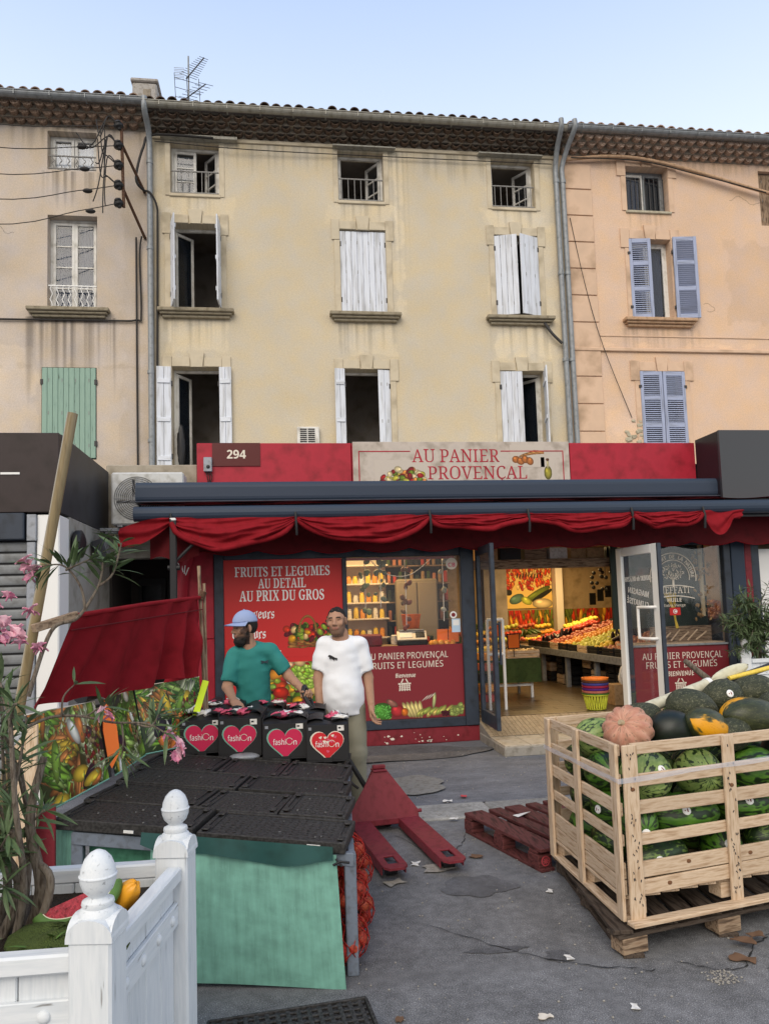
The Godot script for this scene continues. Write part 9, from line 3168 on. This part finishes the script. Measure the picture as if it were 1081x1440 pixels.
	var fl := [[Vector3(-0.815,1.815,-2.48),4],[Vector3(-0.875,1.64,-2.48),3],[Vector3(-0.82,1.60,-2.45),4],[Vector3(-0.76,1.54,-2.46),2],[Vector3(-0.795,1.66,-2.47),2],[Vector3(-0.60,1.345,-2.56),1],[Vector3(-0.585,1.335,-2.565),1],[Vector3(-0.385,1.235,-2.6),4],[Vector3(-0.37,1.20,-2.6),2],[Vector3(-0.88,1.72,-2.46),2],[Vector3(-0.90,1.58,-2.44),2]]
	oleander("pink flowering oleander growing in the near left planter",stems,twigs,fl,1100,0.10,0.36,300)
	var hs := thing("white_hose","short curved length of white hose at the left edge, in the oleander","hose")
	part("hose",tubem(smooth([Vector3(-1.1,1.24,-2.52),Vector3(-0.93,1.235,-2.52),Vector3(-0.885,1.25,-2.53),Vector3(-0.85,1.30,-2.55)],6),0.009,8),M.white,hs)
	planter("white wooden planter at the right edge, against the navy shop pillar",Vector3(6.40,0.122,-8.85),Vector3(6.15,0.122,-8.45),Vector3(-1,0,0),0.60,0.86)
	b0 = Vector3(5.86,0.85,-8.62)
	stems = []
	for k in 7:
		var top := Vector3(rnd(-0.35,0.25),rnd(0.45,0.75),rnd(-0.08,0.2))
		stems.append([[b0,b0 + top * 0.5 + Vector3(rnd(-0.03,0.03),0,0),b0 + top],0.013,0.006])
	twigs = []
	for k in 72:
		var s: Array = stems[rng.randi() % 7][0]
		var st: Vector3 = (s[0] as Vector3).lerp(s[2],rnd(0.25,1.0))
		var en := st + Vector3(rnd(-0.50,0.28),rnd(-0.10,0.42),rnd(-0.05,0.32))
		twigs.append([[st,st.lerp(en,0.5) + Vector3(0,rnd(-0.02,0.04),0),en],0.006,0.2])
	oleander("bushy green oleander in the white planter at the right edge",stems,twigs,[],1200,0.13,0.15,300)

func half_disc(rx: float,ry: float,k: int) -> PackedVector2Array:
	var p := PackedVector2Array()
	for i in k + 1:
		var a := PI + PI * i / k
		p.append(Vector2(cos(a) * rx,sin(a) * ry))
	return p

func litter() -> void:
	rng.seed = 1300
	mk("scrap_grey",lin(0.33,0.31,0.28),0.9,{"tex": T.dirt,"scale": 4.0})
	mk("dry_leaf",lin(0.15,0.085,0.05),0.9)
	var items := [
		["paper_scrap",Vector3(1.26,0.02,-5.80),0.045,"paper","small white paper scrap on the kerb stones left of the red pallet"],
		["paper_scrap",Vector3(1.33,0.022,-6.33),0.055,"paper","white paper scrap on the pavement just beyond the kerb"],
		["paper_scrap",Vector3(1.50,0.022,-6.45),0.05,"pink_fabric","pinkish paper scrap on the pavement above the red pallet"],
		["cardboard_scrap",Vector3(0.93,0.004,-4.79),0.13,"scrap_grey","flat grey cardboard piece on the road in front of the forks"],
		["cardboard_scrap",Vector3(0.62,0.004,-4.60),0.085,"scrap_grey","small cardboard piece at the tip of the left fork"],
		["paper_scrap",Vector3(0.80,0.004,-4.90),0.055,"paper","crumpled white paper between the fork tips"],
		["paper_scrap",Vector3(1.48,0.004,-4.27),0.035,"paper","narrow white scrap on the road left of the melon crate"],
		["dry_leaf",Vector3(1.22,0.004,-4.95),0.06,"dry_leaf","brown dry leaf beside the red pallet's runner"],
		["paper_scrap",Vector3(1.28,0.004,-3.47),0.035,"paper","pale scrap by the long crack in the road"],
		["paper_scrap",Vector3(1.00,0.004,-3.01),0.04,"cream","pale squashed peel at the bottom of the picture"],
		["paper_scrap",Vector3(1.38,0.004,-3.01),0.032,"paper","white scrap on the road below the dark pallet"],
		["dry_leaf",Vector3(2.05,0.004,-3.30),0.075,"dry_leaf","large brown dry leaf in front of the pallet's middle block"],
		["dry_leaf",Vector3(2.13,0.03,-3.42),0.07,"dry_leaf","curled dry leaf leaning on the pallet's middle block"],
		["dry_leaf",Vector3(2.22,0.03,-3.46),0.055,"dry_leaf","dry leaf right of the pallet's middle block"],
		["paper_scrap",Vector3(1.42,0.148,-5.15),0.0,"paper",""],
		["cardboard_scrap",Vector3(0.42,0.004,-3.1),0.03,"dry_leaf","small brown scrap at the foot of the stall leg"]]
	for q in items:
		if q[2] == 0.0:
			continue
		var b := MB.new()
		var r: float = q[2]
		var ph := rnd(0,6)
		r *= 0.7
		var lift := r * (0.10 if q[0] != "cardboard_scrap" else 0.03)
		b.sheet(func(s: float,t: float) -> Vector3:
			var k := 1.0 + 0.25 * sin(s * 7.0 + ph) * sin(t * 5.0 + ph)
			return Vector3((s - 0.5) * 2.0 * r * k,0.003 + lift * pow(sin(s * 4.0 + ph + t * 2.0),2.0),(t - 0.5) * 1.3 * r * (1.0 + 0.3 * sin(s * 5.0 + ph))),8,6,Vector3.UP,0.002)
		obj(q[0],b,M[q[3]],q[4],"litter","litter on the ground",Transform3D(Basis(Vector3.UP,rnd(0,6)),q[1]))
	var pp := [["white plastic cup lid lying on the far boards of the red pallet",Vector3(1.66,0.147,-5.32),"paper"],["blue and white leaflet on the right-hand boards of the red pallet",Vector3(1.86,0.147,-5.02),"pale_blue"]]
	for q in pp:
		var b := MB.new()
		b.sheet(func(s: float,t: float) -> Vector3: return Vector3((s - 0.5) * 0.12,0.004 + 0.02 * s * t,(t - 0.5) * 0.06),6,4,Vector3.UP,0.002)
		obj("paper_scrap",b,M[q[2]],q[0],"litter","litter on the ground",Transform3D(Basis(Vector3.UP,0.4),q[1]))
	var mm := MultiMesh.new()
	mm.transform_format = MultiMesh.TRANSFORM_3D
	mm.mesh = boxm(Vector3(0.010,0.006,0.008),0.002)
	mm.instance_count = 900
	for i in 900:
		var z := rnd(-8.6,-2.6)
		var p := Vector3(rnd(0.2,3.0),0.004 if z > -5.86 else 0.024,z)
		if i < 130:
			p = Vector3(1.86 + rnd(-1,1) * 0.09 * sqrt(rng.randf()),0.004,-3.17 + rnd(-1,1) * 0.06)
		mm.set_instance_transform(i,Transform3D(Basis(Vector3.UP,rnd(0,6)) * Basis.from_scale(Vector3.ONE * rnd(0.3,1.1)),p))
	var mi := MultiMeshInstance3D.new()
	mi.multimesh = mm
	mi.material_override = M.scrap_grey
	mi.name = numbered("grit")
	add_child(mi)
	tag(mi,"pale grit and crumbs scattered over the road","grit","","stuff")
